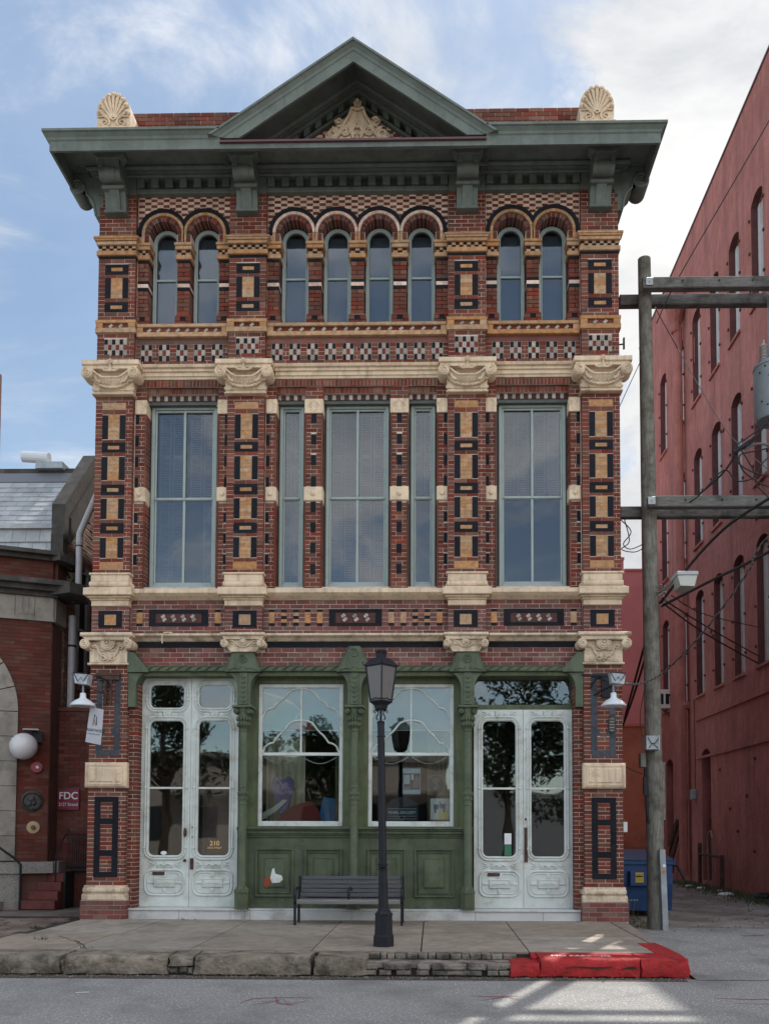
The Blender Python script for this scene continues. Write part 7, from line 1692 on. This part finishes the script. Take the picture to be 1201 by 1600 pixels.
# ================================================================== across the street (seen only in the window reflections)
O = thing('opposite_building', 'pale low building on the far side of the street, reflected in the shop windows', 'building', (0, -26, .15))
PS = mat('pale_pink_stucco', (.42, .36, .31), .9, var=.12); mat('dark_window_glass', (.03, .035, .04), .15); 
b = MB(); b.box(-22, 2.0, -38, -30, .1, 5.0, PS); child(b, 'wall', O); b = MB(); b.box(2.01, 20, -38, -31, .1, 3.6, mat('grey_stucco', (.28, .28, .29), .9)); child(b, 'wing', O)
b = MB()
for k in range(9):
    for z in (1.0,): b.box(-21+2.6*k, -19.8+2.6*k, -30.01, -29.98, z, z+1.8, MATS['dark_window_glass'])
child(b, 'window', O)
b = MB(); b.box(-22.1, 2.1, -38, -29.8, 5.0, 5.25, STONE); b.box(-12, 1.5, -29.9, -29.0, 3.3, 3.45, STONE); child(b, 'awning', O)
def tree(x, y, h_, r_, lab, sd):
    rt = random.Random(sd); t = thing('street_tree', lab, 'tree', (x, y, .15))
    b = MB(); b.tube([(x, y, .1), (x+.1, y, h_*.3), (x, y+.1, h_*.6), (x, y, h_*.85)], [.2, .16, .10, .03], mat('bark', (.08, .06, .045), .9), 8)
    for k in range(7):
        a = rt.uniform(0, 6.28); zz = h_*rt.uniform(.35, .6); b.tube([(x, y, zz), (x+r_*.4*cos(a), y+r_*.4*sin(a), zz+.8), (x+r_*.8*cos(a), y+r_*.8*sin(a), zz+1.3)], [.07, .05, .02], MATS['bark'], 5)
    child(b, 'trunk', t)
    b = MB(); cl = [(rt.gauss(0, r_*.45), rt.gauss(0, r_*.45), h_*.68+rt.gauss(0, h_*.14), rt.uniform(.5, .9)) for k in range(26)]
    for (cx_, cy_, cz_, cr2) in cl:
        for k in range(150):
            d = Vector((rt.gauss(0, 1), rt.gauss(0, 1), rt.gauss(0, .7))).normalized()*cr2*rt.uniform(.4, 1); p = Vector((x+cx_, y+cy_, cz_))+d; u = Vector((rt.gauss(0, 1), rt.gauss(0, 1), rt.gauss(0, 1))).normalized()*.10; v = u.orthogonal().normalized()*.06
            b.add([tuple(p-u), tuple(p+v), tuple(p+u), tuple(p-v)], [(0, 1, 2, 3)], mat('tree_leaf', (.04, .065, .02), .7, var=.4, isl=.3))
    child(b, 'crown', t)
tree(-8.6, -18.0, 7.6, 2.3, 'leafy street tree on the far pavement, leftmost of the four reflected in the shop glass', 4)
tree(-2.5, -18.5, 5.8, 1.25, 'leafy street tree on the far pavement, second from the left of the four', 9)
tree(4.0, -19.0, 7.6, 1.6, 'leafy street tree on the far pavement, third from the left of the four', 21)
tree(6.8, -18.0, 7.4, 2.4, 'leafy street tree on the far pavement, rightmost of the four', 33)
gt = MB()
for k in range(1500):
    x = rg.uniform(-7, 4.0); y = -3.99-abs(rg.gauss(0, .09)); s_ = rg.uniform(.004, .014); z = .006
    a = rg.uniform(0, 6.28); P = [(x+s_*cos(a+q), y+s_*sin(a+q)*.8, z) for q in (0, 2.1, 4.2)]; gt.add(P+[(x, y, z+s_*1.2)], [(0, 1, 3), (1, 2, 3), (2, 0, 3)], KERBD if k % 3 else mat('dry_leaf_bits', (.16, .10, .05), .9, isl=.4))
for k in range(500):
    x = rg.uniform(4.4, 9.0); y = rg.uniform(0.5, 10); s_ = rg.uniform(.006, .03); a = rg.uniform(0, 6.28); P = [(x+s_*cos(a+q), y+s_*sin(a+q), .012) for q in (0, 2.1, 4.2)]; gt.add(P+[(x, y, .012+s_*.8)], [(0, 1, 3), (1, 2, 3), (2, 0, 3)], MATS['dry_leaf_bits'] if k % 2 else KERBD)
tag(gt.build('street_grit', kind='stuff'), 'grit and dry leaf bits gathered in the gutter and alley', 'grit')
